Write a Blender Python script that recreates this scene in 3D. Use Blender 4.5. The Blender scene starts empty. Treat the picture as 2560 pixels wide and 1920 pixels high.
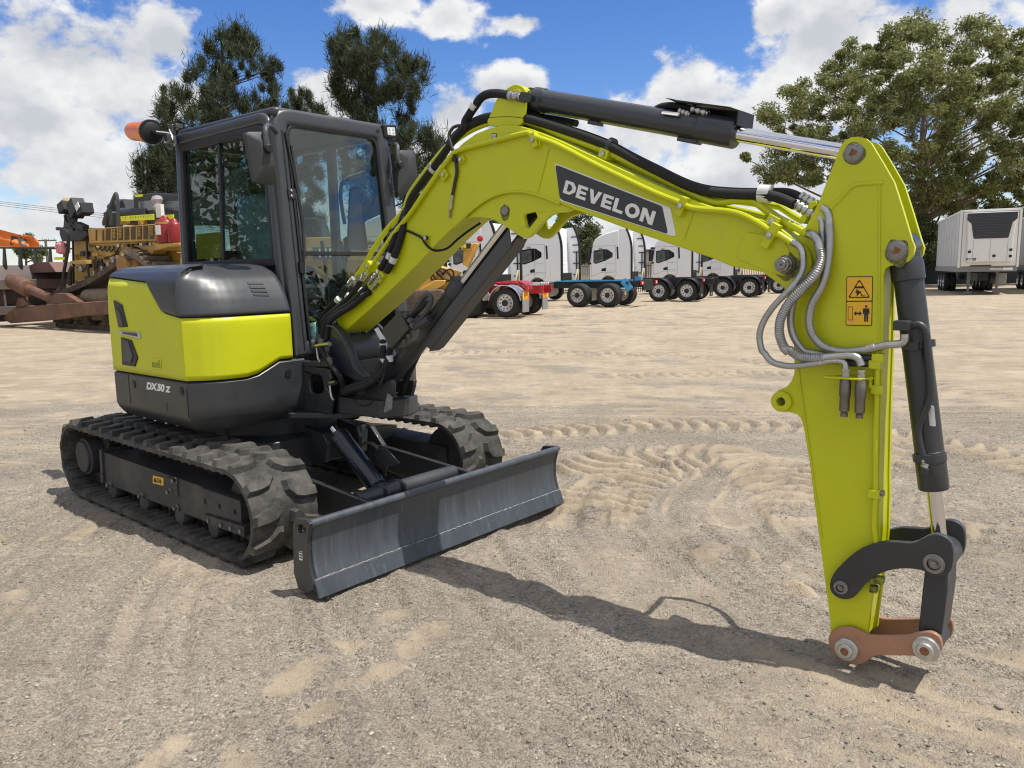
import bpy, bmesh, math, random
import numpy as np
from mathutils import Vector, Matrix
from mathutils.geometry import tessellate_polygon
random.seed(7); RNG = np.random.default_rng(7)
R = math.radians
SC = bpy.context.scene
COL = SC.collection

# ------------------------------------------------------------------ camera (measured from the photo)
F_PX, PITCH, ROLL, CAM_H = 1923.0, R(8.28), R(1.1), 1.546
def ray(q):
    x = (q[0] - 1280) / F_PX; u = (960 - q[1]) / F_PX
    cr, sr = math.cos(ROLL), math.sin(ROLL)
    x, u = x * cr + u * sr, -x * sr + u * cr
    c, s = math.cos(PITCH), math.sin(PITCH)
    return Vector((x, c + u * s, -s + u * c))
CAMP = Vector((0, 0, CAM_H))
def on_ground(q, z=0.0):
    d = ray(q); return CAMP + d * ((z - CAM_H) / d.z)
def at_depth(q, Y):
    d = ray(q); return CAMP + d * (Y / d.y)
# machine frame: x forward, y left, z up
MO = Vector((-1.365, 5.148, 0)); MYAW = R(-40.8)
FW = Vector((math.cos(MYAW), math.sin(MYAW), 0)); LF = Vector((-math.sin(MYAW), math.cos(MYAW), 0))
FR = {'n': (0, 0, 1), 'z1': (230, 230, 2.4756), 'z2': (130, 620, 2.5425), 'z3': (100, 950, 2.765), 'z4': (650, 900, 2.765),
      'z5': (740, 560, 3.318), 'z6': (1050, 180, 2.3042), 'z7': (1700, 300, 2.7657), 'z8': (1850, 800, 3.0167),
      'z9': (1950, 1150, 2.7655), 'b1': (800, 500, 4.1475), 'b2': (1000, 200, 4.1475), 'b3': (1360, 200, 3.6867),
      'b4': (780, 780, 5.53), 'hd': (270, 660, 4.74), 'cb': (640, 260, 4.8786)}
def nat(fr, q):
    a = FR[fr]; return (a[0] + q[0] / a[2], a[1] + q[1] / a[2])
def L(fr, q, y):
    """a measured point of the photo on the machine's lateral plane y -> (x, z)"""
    d = ray(nat(fr, q)); P0 = MO + LF * y
    p = CAMP + d * ((P0 - CAMP).dot(LF) / d.dot(LF)) - MO
    return (p.dot(FW), p.z)
def L3(fr, q, y):
    x, z = L(fr, q, y); return Vector((x, y, z))
def K(fr, q, x):
    """... on the machine's cross plane x -> (y, z)"""
    d = ray(nat(fr, q)); P0 = MO + FW * x
    p = CAMP + d * ((P0 - CAMP).dot(FW) / d.dot(FW)) - MO
    return (p.dot(LF), p.z)

# ------------------------------------------------------------------ materials
MATS = {}
def mat(name, col, rough=0.5, metal=0.0, var=0.12, scale=6.0, bump=0.0, bscale=60.0, coat=0.0, col2=None, mixs=3.0, mixlo=0.45, mixhi=0.6, spec=0.5, emit=None, rvar=0.1, stretch=None):
    if name in MATS: return MATS[name]
    m = bpy.data.materials.new(name); m.use_nodes = True; MATS[name] = m
    nt = m.node_tree; N = nt.nodes; Lk = nt.links
    b = N['Principled BSDF']
    b.inputs['Roughness'].default_value = rough; b.inputs['Metallic'].default_value = metal
    b.inputs['Specular IOR Level'].default_value = spec
    if coat: b.inputs['Coat Weight'].default_value = coat; b.inputs['Coat Roughness'].default_value = 0.08
    tc = N.new('ShaderNodeTexCoord')
    n1 = N.new('ShaderNodeTexNoise'); n1.inputs['Scale'].default_value = scale; n1.inputs['Detail'].default_value = 8; n1.inputs['Roughness'].default_value = 0.65
    vec = tc.outputs['Object']
    if stretch:
        mpn = N.new('ShaderNodeMapping'); mpn.inputs['Scale'].default_value = stretch; Lk.new(vec, mpn.inputs['Vector']); vec = mpn.outputs[0]
    Lk.new(vec, n1.inputs['Vector'])
    mr = N.new('ShaderNodeMapRange'); mr.inputs['From Min'].default_value = 0.3; mr.inputs['From Max'].default_value = 0.7
    mr.inputs['To Min'].default_value = 1 - var; mr.inputs['To Max'].default_value = 1 + var
    Lk.new(n1.outputs['Fac'], mr.inputs['Value'])
    base = None
    if col2 is not None:
        n2 = N.new('ShaderNodeTexNoise'); n2.inputs['Scale'].default_value = mixs; n2.inputs['Detail'].default_value = 10; n2.inputs['Roughness'].default_value = 0.7
        Lk.new(vec, n2.inputs['Vector'])
        m2 = N.new('ShaderNodeMapRange'); m2.inputs['From Min'].default_value = mixlo; m2.inputs['From Max'].default_value = mixhi
        Lk.new(n2.outputs['Fac'], m2.inputs['Value'])
        mx = N.new('ShaderNodeMix'); mx.data_type = 'RGBA'
        mx.inputs['A'].default_value = (*col, 1); mx.inputs['B'].default_value = (*col2, 1)
        Lk.new(m2.outputs['Result'], mx.inputs['Factor']); base = mx.outputs['Result']
    hs = N.new('ShaderNodeHueSaturation')
    if base: Lk.new(base, hs.inputs['Color'])
    else: hs.inputs['Color'].default_value = (*col, 1)
    Lk.new(mr.outputs['Result'], hs.inputs['Value']); Lk.new(hs.outputs['Color'], b.inputs['Base Color'])
    if rvar:
        m3 = N.new('ShaderNodeMapRange'); m3.inputs['From Min'].default_value = 0.3; m3.inputs['From Max'].default_value = 0.7
        m3.inputs['To Min'].default_value = max(0.02, rough - rvar); m3.inputs['To Max'].default_value = min(1, rough + rvar)
        Lk.new(n1.outputs['Fac'], m3.inputs['Value']); Lk.new(m3.outputs['Result'], b.inputs['Roughness'])
    if bump:
        n4 = N.new('ShaderNodeTexNoise'); n4.inputs['Scale'].default_value = bscale; n4.inputs['Detail'].default_value = 4
        Lk.new(tc.outputs['Object'], n4.inputs['Vector'])
        bp = N.new('ShaderNodeBump'); bp.inputs['Strength'].default_value = bump; bp.inputs['Distance'].default_value = 0.01
        Lk.new(n4.outputs['Fac'], bp.inputs['Height']); Lk.new(bp.outputs['Normal'], b.inputs['Normal'])
    if emit: b.inputs['Emission Color'].default_value = (*emit[:3], 1); b.inputs['Emission Strength'].default_value = emit[3]
    return m
def glass_mat(name, tint, ior=1.45, refl=1.0, rough=0.0):
    if name in MATS: return MATS[name]
    m = bpy.data.materials.new(name); m.use_nodes = True; MATS[name] = m
    nt = m.node_tree; N = nt.nodes; N.clear()
    o = N.new('ShaderNodeOutputMaterial'); mx = N.new('ShaderNodeMixShader'); t = N.new('ShaderNodeBsdfTransparent'); g = N.new('ShaderNodeBsdfGlossy')
    lw = N.new('ShaderNodeLayerWeight'); lw.inputs[0].default_value = 0.5; pw = N.new('ShaderNodeMath'); pw.operation = 'POWER'; pw.inputs[1].default_value = 4.5; fr = N.new('ShaderNodeMapRange'); f0 = ((ior - 1) / (ior + 1)) ** 2; fr.inputs['To Min'].default_value = f0; nt.links.new(lw.outputs['Facing'], pw.inputs[0]); nt.links.new(pw.outputs[0], fr.inputs['Value'])
    t.inputs['Color'].default_value = (*tint, 1); g.inputs['Roughness'].default_value = rough; g.inputs['Color'].default_value = (refl, refl, refl, 1)
    nt.links.new(fr.outputs[0], mx.inputs[0]); nt.links.new(t.outputs[0], mx.inputs[1]); nt.links.new(g.outputs[0], mx.inputs[2]); nt.links.new(mx.outputs[0], o.inputs[0])
    return m
LIME = lambda: mat('lime_paint', (0.545, 0.575, 0.008), 0.40, var=0.07, scale=2.5, coat=0.06, spec=0.4, rvar=0.09, col2=(0.50, 0.49, 0.05), mixs=5, mixlo=0.58, mixhi=0.85)
GREY = lambda: mat('charcoal_paint', (0.031, 0.034, 0.038), 0.42, var=0.14, scale=5, coat=0.1, col2=(0.044, 0.045, 0.046), mixs=2.2, mixlo=0.5, mixhi=0.75)
CABG = lambda: mat('cab_grey_paint', (0.042, 0.045, 0.051), 0.40, var=0.08, scale=5, coat=0.15)
BLACK = lambda: mat('black_plastic', (0.012, 0.012, 0.013), 0.5, var=0.15)
HOSE = lambda: mat('black_hose_sleeve', (0.010, 0.010, 0.011), 0.75, var=0.2, scale=30, bump=0.4, bscale=400)
CHROME = lambda: mat('chrome_rod', (0.72, 0.72, 0.73), 0.12, 1.0, var=0.04, scale=9, rvar=0.05)
ZINC = lambda: mat('zinc_fitting', (0.50, 0.50, 0.49), 0.34, 1.0, var=0.2, scale=30)
STEEL = lambda: mat('worn_steel', (0.27, 0.265, 0.255), 0.45, 0.9, var=0.2, scale=40, col2=(0.16, 0.085, 0.045), mixs=34, mixlo=0.57, mixhi=0.68)
SPIRAL = lambda: mat('spiral_guard', (0.42, 0.42, 0.41), 0.40, 0.8, var=0.15, scale=20)
RUBBER = lambda: mat('track_rubber', (0.030, 0.029, 0.028), 0.8, var=0.25, scale=12, bump=0.35, bscale=180, col2=(0.115, 0.105, 0.090), mixs=7, mixlo=0.40, mixhi=0.68)
DUSTY = lambda: mat('dusty_grey_frame', (0.036, 0.037, 0.039), 0.62, var=0.15, scale=8, col2=(0.088, 0.080, 0.068), mixs=4, mixlo=0.48, mixhi=0.7)
COPPER = lambda: mat('bare_primer_copper', (0.40, 0.215, 0.14), 0.42, 0.25, var=0.1, scale=8, col2=(0.30, 0.14, 0.08), mixs=9, mixlo=0.55, mixhi=0.75)
WHITE = lambda: mat('white_print', (0.78, 0.78, 0.76), 0.5, var=0.03)
YELLOWS = lambda: mat('yellow_label', (0.83, 0.46, 0.02), 0.45, var=0.04)

# ------------------------------------------------------------------ mesh builder
def cr_path(pts, n=6, closed=False):
    P = [Vector(p) for p in pts]; out = []; m = len(P)
    if m < 3: return P
    rng = range(m if closed else m - 1)
    for i in rng:
        if closed: a, b, c, d = P[(i - 1) % m], P[i], P[(i + 1) % m], P[(i + 2) % m]
        else: a, b, c, d = P[max(i - 1, 0)], P[i], P[i + 1], P[min(i + 2, m - 1)]
        for k in range(n):
            t = k / n; t2, t3 = t * t, t * t * t
            out.append(0.5 * ((2 * b) + (c - a) * t + (2 * a - 5 * b + 4 * c - d) * t2 + (3 * b - a - 3 * c + d) * t3))
    if not closed: out.append(P[-1])
    return out
def cr2(pts, n=4, closed=False):
    return [(v.x, v.y) for v in cr_path([Vector((p[0], p[1], 0)) for p in pts], n, closed)]
def fillet(pts, r, seg=5):
    """round the corners of a closed 2D outline; r may be a list"""
    out = []; m = len(pts)
    for i in range(m):
        a, b, c = Vector(pts[i - 1][:2]), Vector(pts[i][:2]), Vector(pts[(i + 1) % m][:2])
        rr = r[i] if isinstance(r, (list, tuple)) else r
        u, w = (a - b), (c - b); lu, lw = u.length, w.length
        if rr <= 0 or lu < 1e-6 or lw < 1e-6: out.append((b.x, b.y)); continue
        u /= lu; w /= lw
        ang = math.acos(max(-1, min(1, u.dot(w))))
        if ang > 3.05: out.append((b.x, b.y)); continue
        t = min(rr / math.tan(ang / 2), lu * 0.48, lw * 0.48)
        p0, p1 = b + u * t, b + w * t
        for k in range(seg + 1):
            s = k / seg
            q = p0 * (1 - s) ** 2 + b * 2 * s * (1 - s) + p1 * s * s
            out.append((q.x, q.y))
    return out
class MB:
    def __init__(s): s.v = []; s.f = []; s.g = []
    def add(s, vs, fs):
        o = len(s.v); s.g.append((o, len(s.f))); s.v += [tuple(v) for v in vs]; s.f += [[i + o for i in f] for f in fs]; return s
    def box(s, c, d, M=None):
        c = Vector(c); h = [x / 2 for x in d]; vs = []
        for sx in (-1, 1):
            for sy in (-1, 1):
                for sz in (-1, 1):
                    p = Vector((sx * h[0], sy * h[1], sz * h[2]))
                    if M is not None: p = M @ p
                    vs.append(c + p)
        return s.add(vs, [[0, 1, 3, 2], [4, 6, 7, 5], [0, 4, 5, 1], [2, 3, 7, 6], [0, 2, 6, 4], [1, 5, 7, 3]])
    def bar(s, p0, p1, w, h, up=(0, 0, 1)):
        p0, p1 = Vector(p0), Vector(p1); d = (p1 - p0); l = d.length; d.normalize()
        u = Vector(up); x = d.cross(u)
        if x.length < 1e-5: x = d.cross(Vector((1, 0, 0)))
        x.normalize(); z = x.cross(d)
        M = Matrix((d, x, z)).transposed()
        return s.box((p0 + p1) / 2, (l, w, h), M)
    def cyl(s, p0, p1, r, n=20, r1=None, caps=True):
        return s.rev(p0, (Vector(p1) - Vector(p0)), [(r, 0), ((r if r1 is None else r1), (Vector(p1) - Vector(p0)).length)], n, caps)
    def rev(s, p0, axis, prof, n=24, caps=True):
        """solid of revolution: prof = [(radius, height along the axis)]"""
        p0 = Vector(p0); d = Vector(axis).normalized()
        x = d.orthogonal().normalized(); y = d.cross(x); vs = []; fs = []; m = len(prof)
        for (r, h) in prof:
            for k in range(n):
                a = 2 * math.pi * k / n
                vs.append(p0 + d * h + (x * math.cos(a) + y * math.sin(a)) * max(r, 1e-5))
        for i in range(m - 1):
            for k in range(n):
                k2 = (k + 1) % n
                fs.append([i * n + k, i * n + k2, (i + 1) * n + k2, (i + 1) * n + k])
        if caps: fs.append(list(range(n))[::-1]); fs.append([(m - 1) * n + k for k in range(n)])
        return s.add(vs, fs)
    def tube(s, pts, r, n=10, smooth=6, closed=False, radii=None):
        P = cr_path(pts, smooth, closed) if smooth else [Vector(p) for p in pts]
        m = len(P); vs = []; fs = []; up = None
        for i in range(m):
            a = P[i - 1] if (i > 0 or closed) else P[i]; b = P[(i + 1) % m] if (i < m - 1 or closed) else P[i]
            t = (b - a)
            if t.length < 1e-9: t = Vector((0, 0, 1))
            t.normalize()
            if up is None: up = t.orthogonal().normalized()
            up = (up - t * up.dot(t))
            if up.length < 1e-6: up = t.orthogonal()
            up.normalize(); sd = t.cross(up)
            rr = radii(i / (m - 1), i) if radii else r
            for k in range(n):
                an = 2 * math.pi * k / n; vs.append(P[i] + (up * math.cos(an) + sd * math.sin(an)) * rr)
        for i in range(m if closed else m - 1):
            j = (i + 1) % m
            for k in range(n):
                k2 = (k + 1) % n; fs.append([i * n + k, i * n + k2, j * n + k2, j * n + k])
        if not closed: fs.append(list(range(n))[::-1]); fs.append([(m - 1) * n + k for k in range(n)])
        return s.add(vs, fs)
    def prism(s, out, fn, w0, w1, holes=()):
        """2D outline (with holes) carried by fn(a, b, w) -> point, from w0 to w1"""
        loops = [list(out)] + [list(h) for h in holes]; flat = [p for l in loops for p in l]; n = len(flat)
        vs = [fn(p[0], p[1], w0) for p in flat] + [fn(p[0], p[1], w1) for p in flat]; fs = []
        if holes:
            tri = tessellate_polygon([[Vector((p[0], p[1], 0)) for p in l] for l in loops])
            for t in tri: fs.append(list(t)); fs.append([i + n for i in t][::-1])
        else: fs.append(list(range(n))); fs.append([i + n for i in range(n)][::-1])
        o = 0
        for l in loops:
            m = len(l)
            for k in range(m):
                k2 = (k + 1) % m; fs.append([o + k, o + k2, n + o + k2, n + o + k])
            o += m
        return s.add(vs, fs)
    def side(s, out, y0, y1, holes=()):      # outline in the machine's (x, z)
        return s.prism(out, lambda a, b, w: (a, w, b), y0, y1, holes)
    def front(s, out, x0, x1, holes=()):     # outline in (y, z)
        return s.prism(out, lambda a, b, w: (w, a, b), x0, x1, holes)
    def flat(s, out, z0, z1, holes=()):
        return s.prism(out, lambda a, b, w: (a, b, w), z0, z1, holes)
    def frame(s, path, normal, prof):
        """closed rounded-rectangle frame: profile (inward, along the normal) swept along a closed planar path"""
        P = [Vector(p) for p in path]; m = len(P); nrm = Vector(normal).normalized(); k = len(prof); vs = []; fs = []
        cen = sum(P, Vector()) / m
        for i in range(m):
            t0 = (P[i] - P[i - 1]).normalized(); t1 = (P[(i + 1) % m] - P[i]).normalized()
            a = nrm.cross(t0); b = nrm.cross(t1); bi = (a + b)
            bi.normalize(); c = max(0.3, bi.dot(a)); inn = bi / c
            if inn.dot(cen - P[i]) < 0: inn = -inn
            for (u, w) in prof: vs.append(P[i] + inn * u + nrm * w)
        for i in range(m):
            j = (i + 1) % m
            for q in range(k):
                q2 = (q + 1) % k; fs.append([i * k + q, i * k + q2, j * k + q2, j * k + q])
        return s.add(vs, fs)
    def xf(s, M, start=0):
        for i in range(start, len(s.v)): s.v[i] = tuple(M @ Vector(s.v[i]))
        return s
    def build_each(s, name, m, parent=None, **kw):
        """every piece that was added becomes an object of its own"""
        g = s.g + [(len(s.v), len(s.f))]; o = None
        for (v0, f0), (v1, f1) in zip(g, g[1:]):
            b = MB(); b.v = s.v[v0:v1]; b.f = [[i - v0 for i in f] for f in s.f[f0:f1]]; o = b.build(name, m, parent, **kw)
        return o
    def build(s, name, m, parent=None, bevel=0.0, seg=2, angle=35, label=None, recalc=True):
        me = bpy.data.meshes.new(name); me.from_pydata(s.v, [], s.f)
        if recalc:
            bm = bmesh.new(); bm.from_mesh(me); bmesh.ops.recalc_face_normals(bm, faces=bm.faces[:]); bm.to_mesh(me); bm.free()
        me.materials.append(m)
        me.shade_smooth(); me.set_sharp_from_angle(angle=R(angle))
        o = bpy.data.objects.new(name, me); COL.objects.link(o)
        if parent is not None: o.parent = parent
        if bevel:
            md = o.modifiers.new('bevel', 'BEVEL'); md.width = bevel; md.segments = seg; md.limit_method = 'ANGLE'; md.angle_limit = R(38); md.harden_normals = False
        if label: o['label'] = label
        return o
def empty(name, loc=(0, 0, 0), rz=0.0, label=None, cat=None, group=None, parent=None, kind=None):
    o = bpy.data.objects.new(name, None); COL.objects.link(o); o.location = loc; o.rotation_euler = (0, 0, rz); o.empty_display_size = 0.2
    return tag(o, label, cat, group, kind)
def tag(o, label=None, cat=None, group=None, kind=None):
    if label: o['label'] = label
    if cat: o['category'] = cat
    if group: o['group'] = group
    if kind: o['kind'] = kind
    return o
def copy_tree(o, parent=None):
    c = o.copy(); COL.objects.link(c)
    if parent is not None: c.parent = parent
    for ch in list(o.children): copy_tree(ch, c)
    return c
def text_mb(body, size, fn, bold=0.0, align='LEFT', shear=0.0, depth=0.001):
    """lettering as a flat mesh; fn(a, b, w) maps the text plane into the scene"""
    cu = bpy.data.curves.new('lettering', 'FONT'); cu.body = body; cu.size = size; cu.align_x = align; cu.offset = bold; cu.shear = shear
    o = bpy.data.objects.new('lettering', cu); COL.objects.link(o)
    dg = bpy.context.evaluated_depsgraph_get(); dg.update()
    me = bpy.data.meshes.new_from_object(o.evaluated_get(dg))
    mb = MB(); n = len(me.vertices)
    mb.v = [tuple(fn(v.co.x, v.co.y, depth)) for v in me.vertices]
    mb.f = [list(p.vertices) for p in me.polygons]
    bpy.data.objects.remove(o); bpy.data.curves.remove(cu); bpy.data.meshes.remove(me)
    return mb
def circ(cx, cz, r, n=24, a0=0.0):
    return [(cx + r * math.cos(a0 + 2 * math.pi * k / n), cz + r * math.sin(a0 + 2 * math.pi * k / n)) for k in range(n)]
# ================================================================== THE EXCAVATOR
EX = empty('excavator', MO, MYAW, 'lime green and charcoal compact excavator with arm reaching down to the gravel', 'excavator')
YC = 0.05                                        # centre plane of boom and arm
lat = lambda fr, pts, y: [L(fr, p, y) for p in pts]

# ---------------- tracks
TZ, TR, TX0, TX1 = 0.272, 0.262, -1.518, 0.598
def belt_pt(s):
    """outer belt line by arc length from the top rear -> (x, z, nx, nz)"""
    Ls = TX1 - TX0; Lc = math.pi * TR; T = 2 * Ls + 2 * Lc; s %= T
    if s < Ls: return (TX0 + s, TZ + TR, 0, 1)
    s -= Ls
    if s < Lc:
        a = math.pi / 2 - s / TR; return (TX1 + TR * math.cos(a), TZ + TR * math.sin(a), math.cos(a), math.sin(a))
    s -= Lc
    if s < Ls: return (TX1 - s, TZ - TR, 0, -1)
    s -= Ls; a = -math.pi / 2 - s / TR
    return (TX0 + TR * math.cos(a), TZ + TR * math.sin(a), math.cos(a), math.sin(a))
TT = 2 * (TX1 - TX0) + 2 * math.pi * TR
def belt_off(s, h):
    x, z, nx, nz = belt_pt(s); return x + nx * h, z + nz * h
def make_track(sg):
    yo, yi = 0.98 * sg, 0.58 * sg
    N = 150; mb = MB(); sec = [(yo, -0.004), (yo, -0.03), (yo - 0.03 * sg, -0.036), (yi + 0.03 * sg, -0.036), (yi, -0.03), (yi, -0.004)]
    vs = []; fs = []; k = len(sec)
    for i in range(N):
        for (y, h) in sec:
            x, z = belt_off(i * TT / N, h); vs.append((x, y, z))
    for i in range(N):
        j = (i + 1) % N
        for q in range(k): fs.append([i * k + q, i * k + (q + 1) % k, j * k + (q + 1) % k, j * k + q])
    mb.add(vs, fs)
    belt = mb.build('rubber_track', RUBBER(), EX)
    lugs = MB(); P = TT / 35
    shp = [(0.0, 0.0), (0.050, 0.0), (0.078, 0.095), (0.122, 0.140), (0.118, 0.172), (0.062, 0.176), (0.016, 0.135), (0.004, 0.085)]
    cx = sum(p[0] for p in shp) / len(shp); cy = sum(p[1] for p in shp) / len(shp)
    for row in (0, 1):
        for i in range(35):
            s0 = (i + 0.5 * row) * P + 0.02; vs = []
            for (h, sc) in ((-0.006, 1.14), (0.028, 0.88)):
                for (a, b) in shp:
                    aa = cx + (a - cx) * sc; bb = max(-0.004, cy + (b - cy) * (sc if sc > 1 else 0.9))
                    x, z = belt_off(s0 - aa, h)
                    y = yo - sg * bb if row == 0 else yi + sg * bb
                    vs.append((x, y, z))
            m = len(shp); fs = [[m + q for q in range(m)], list(range(m))[::-1]]
            for q in range(m): fs.append([q, (q + 1) % m, m + (q + 1) % m, m + q])
            lugs.add(vs, fs)
    lugs.build('tread_lug', RUBBER(), belt, angle=14)['kind'] = 'stuff'
    ins = MB()                                       # ribs of the inner face with the iron core pads
    for i in range(66):
        s0 = i * TT / 66; x0, z0 = belt_off(s0 - 0.02, -0.036); x1, z1 = belt_off(s0 + 0.02, -0.036)
        for (ya, yb) in ((yo - 0.02 * sg, yo - 0.14 * sg), (yi + 0.02 * sg, yi + 0.14 * sg)):
            x2, z2 = belt_off(s0 + 0.012, -0.048); x3, z3 = belt_off(s0 - 0.012, -0.048)
            vs = [(x0, ya, z0), (x1, ya, z1), (x2, ya, z2), (x3, ya, z3), (x0, yb, z0), (x1, yb, z1), (x2, yb, z2), (x3, yb, z3)]
            ins.add(vs, [[0, 1, 2, 3], [7, 6, 5, 4], [0, 4, 5, 1], [1, 5, 6, 2], [2, 6, 7, 3], [3, 7, 4, 0]])
        x0, z0 = belt_off(s0, -0.04); ins.box((x0, (yo + yi) / 2, z0), (0.03, 0.05, 0.05))
    ins.build('inner_rib', RUBBER(), belt)['kind'] = 'stuff'
    # frame
    y0 = 0.905 * sg; fr = MB()
    o = lat('z3', [(415, 492), (880, 655), (1100, 730), (1385, 830), (1405, 1078), (1165, 985), (432, 706)], -0.905)
    fr.side(o, y0, 0.66 * sg)
    o2 = lat('z3', [(1105, 742), (1385, 838), (1392, 985), (1110, 905)], -0.915)
    fr.side(fillet(o2, 0.02), 0.915 * sg, 0.86 * sg, [circ(*L('z3', c, -0.915), 0.017, 14) for c in ((1142, 840), (1242, 875), (1348, 912))])
    o3 = lat('z3', [(1130, 930), (1408, 1015), (1412, 1085), (1160, 992)], -0.93)
    fr.side(o3, 0.93 * sg, 0.87 * sg)
    o4 = lat('z3', [(872, 668), (940, 690), (952, 806), (880, 782)], -0.915)
    fr.side(fillet(o4, 0.015), 0.913 * sg, 0.88 * sg)
    o5 = lat('z3', [(403, 484), (418, 480), (432, 712), (416, 708)], -0.925)
    fr.side(o5, 0.92 * sg, 0.66 * sg)
    f = fr.build('track_frame', DUSTY(), EX, bevel=0.006)
    bl = MB()
    for c in ((468, 727), (687, 803), (932, 888), (1166, 973), (1254, 1002), (1322, 1024), (1388, 1046), (922, 697), (884, 775)):
        x, z = L('z3', c, -0.93); bl.rev((x, y0, z), (0, sg, 0), [(0.021, 0), (0.021, 0.012), (0.013, 0.014), (0.013, 0.034)], 8)
    bl.build('frame_bolt', STEEL(), f)
    for c in ((498, 765), (716, 850), (962, 940), (1196, 1024)):
        x, z = L('z3', c, -0.90); m = MB(); m.rev((x, 0.90 * sg, z + 0.0), (0, -sg, 0), [(0.055, 0), (0.062, 0.012), (0.062, 0.07), (0.05, 0.09), (0.05, 0.16), (0.062, 0.17), (0.062, 0.24)], 24)
        m.build('track_roller', DUSTY(), EX)
    m = MB(); m.rev((TX0, 0.93 * sg, TZ + 0.01), (0, -sg, 0), [(0.001, 0), (0.108, 0.0), (0.116, 0.008), (0.116, 0.02), (0.132, 0.024), (0.132, 0.16), (0.17, 0.18), (0.17, 0.22), (0.10, 0.24), (0.10, 0.34)], 36)
    m.build('drive_motor', DUSTY(), EX, bevel=0.004)
    m = MB()
    for k in range(11):
        a = 2 * math.pi * k / 11; m.box((TX0 + 0.2 * math.cos(a), 0.78 * sg, TZ + 0.2 * math.sin(a)), (0.045, 0.05, 0.05), Matrix.Rotation(-a, 3, 'Y'))
    m.rev((TX0, 0.755 * sg, TZ), (0, sg, 0), [(0.195, 0), (0.195, 0.05)], 30)
    m.build('sprocket', DUSTY(), EX)
    m = MB(); m.rev((TX1 - 0.02, 0.87 * sg, TZ), (0, -sg, 0), [(0.05, 0), (0.06, 0.02), (0.19, 0.03), (0.205, 0.05), (0.205, 0.08), (0.215, 0.085), (0.215, 0.12), (0.205, 0.125), (0.205, 0.16), (0.06, 0.18)], 36)
    m.build('idler_wheel', DUSTY(), EX)
    m = MB(); m.rev((-0.55, 0.80 * sg, 0.44), (0, -sg, 0), [(0.045, 0), (0.045, 0.12)], 18); m.build('carrier_roller', DUSTY(), EX)
    return f
TF = make_track(-1); make_track(1)
m = MB(); o = lat('z3', [(781, 660), (854, 678), (853, 731), (780, 712)], -0.9065); m.side(o, -0.9055, -0.9075); lb = m.build('warning_label', YELLOWS(), TF)
m = MB(); xs = [p[0] for p in o]; zs = [p[1] for p in o]; X0, X1, Z0, Z1 = min(xs), max(xs), min(zs), max(zs)
w_, h_ = X1 - X0, Z1 - Z0
for a, b, c, d in ((.12, .2, .4, .26), (.47, .2, .52, .8), (.58, .3, .64, .8), (.7, .2, .76, .75), (.58, .5, .9, .56)):
    m.side([(X0 + w_ * a, Z0 + h_ * b), (X0 + w_ * c, Z0 + h_ * b), (X0 + w_ * c, Z0 + h_ * d), (X0 + w_ * a, Z0 + h_ * d)], -0.9076, -0.909)
m.side([(X0 + w_ * .1, Z0 + h_ * .28), (X0 + w_ * .42, Z0 + h_ * .28), (X0 + w_ * .26, Z0 + h_ * .8)], -0.9076, -0.909)
m.build('pictogram', BLACK(), lb)

# centre of the undercarriage
m = MB()
m.flat(fillet([(-1.05, -0.42), (0.12, -0.42), (0.12, 0.42), (-1.05, 0.42)], 0.12), 0.30, 0.50)
for sg in (-1, 1):
    for xx in (-1.0, 0.0): m.bar((xx, 0.36 * sg, 0.40), (xx + (0.1 if xx < -.5 else -0.1), 0.72 * sg, 0.34), 0.2, 0.16)
    m.side([(-1.1, 0.22), (0.12, 0.22), (0.30, 0.30), (0.12, 0.48), (-1.1, 0.48)], 0.44 * sg, 0.40 * sg)
m.cyl((-0.46, 0, 0.48), (-0.46, 0, 0.66), 0.44, 48)
for yy in (-0.10, 0.16): m.side([(0.05, 0.28), (0.27, 0.34), (0.30, 0.47), (0.26, 0.53), (0.05, 0.56)], yy, yy + 0.03)
m.build('undercarriage_frame', GREY(), EX, bevel=0.008)

# ---------------- dozer blade
BW = 0.98; prof_f = cr2([(1.366, 0.375), (1.342, 0.31), (1.333, 0.235), (1.340, 0.16), (1.362, 0.095)], 5)
m = MB(); pts = prof_f + [(p[0] - 0.022, p[1]) for p in prof_f[::-1]]
m.side(pts, -BW + 0.012, BW - 0.012)
m.cyl((1.352, -BW + 0.012, 0.376), (1.352, BW - 0.012, 0.376), 0.021, 16)
m.side([(1.30, 0.16), (1.322, 0.16), (1.345, 0.10), (1.25, 0.10), (1.25, 0.12)], -BW + 0.012, BW - 0.012)
BLD = m.build('dozer_blade', mat('blade_paint', (0.056, 0.065, 0.078), 0.46, var=0.22, scale=14, coat=0.05, col2=(0.15, 0.155, 0.158), mixs=30, mixlo=0.55, mixhi=0.85, stretch=(1, 1.6, 0.10)), EX, bevel=0.004)
m = MB(); m.side([(1.358, 0.104), (1.372, 0.100), (1.404, 0.016), (1.386, 0.010)], -BW + 0.006, BW - 0.006); m.build('cutting_edge', mat('cutting_edge_paint', (0.048, 0.056, 0.068), 0.48, var=0.2, scale=14, col2=(0.16, 0.16, 0.155), mixs=30, mixlo=0.55, mixhi=0.8, stretch=(1, 1.4, 0.2)), BLD, bevel=0.003)
m = MB()                                          # scuffed weld bead along the edge
pp = []
for i in range(160):
    y = -BW + 0.02 + i * (2 * BW - 0.04) / 159; pp.append((1.371 + random.uniform(-.0008, .0008), y, 0.1035 + random.uniform(-.0025, .0025)))
m.tube(pp, 0.0038, 6, smooth=0, radii=lambda t, i: 0.0012 + 0.0016 * abs(math.sin(i * 2.3)) * abs(math.sin(i * 0.31))); m.build('weld_seam', mat('bare_weld', (0.36, 0.36, 0.33), 0.5, 0.3, var=0.6, scale=40), BLD)
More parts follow.
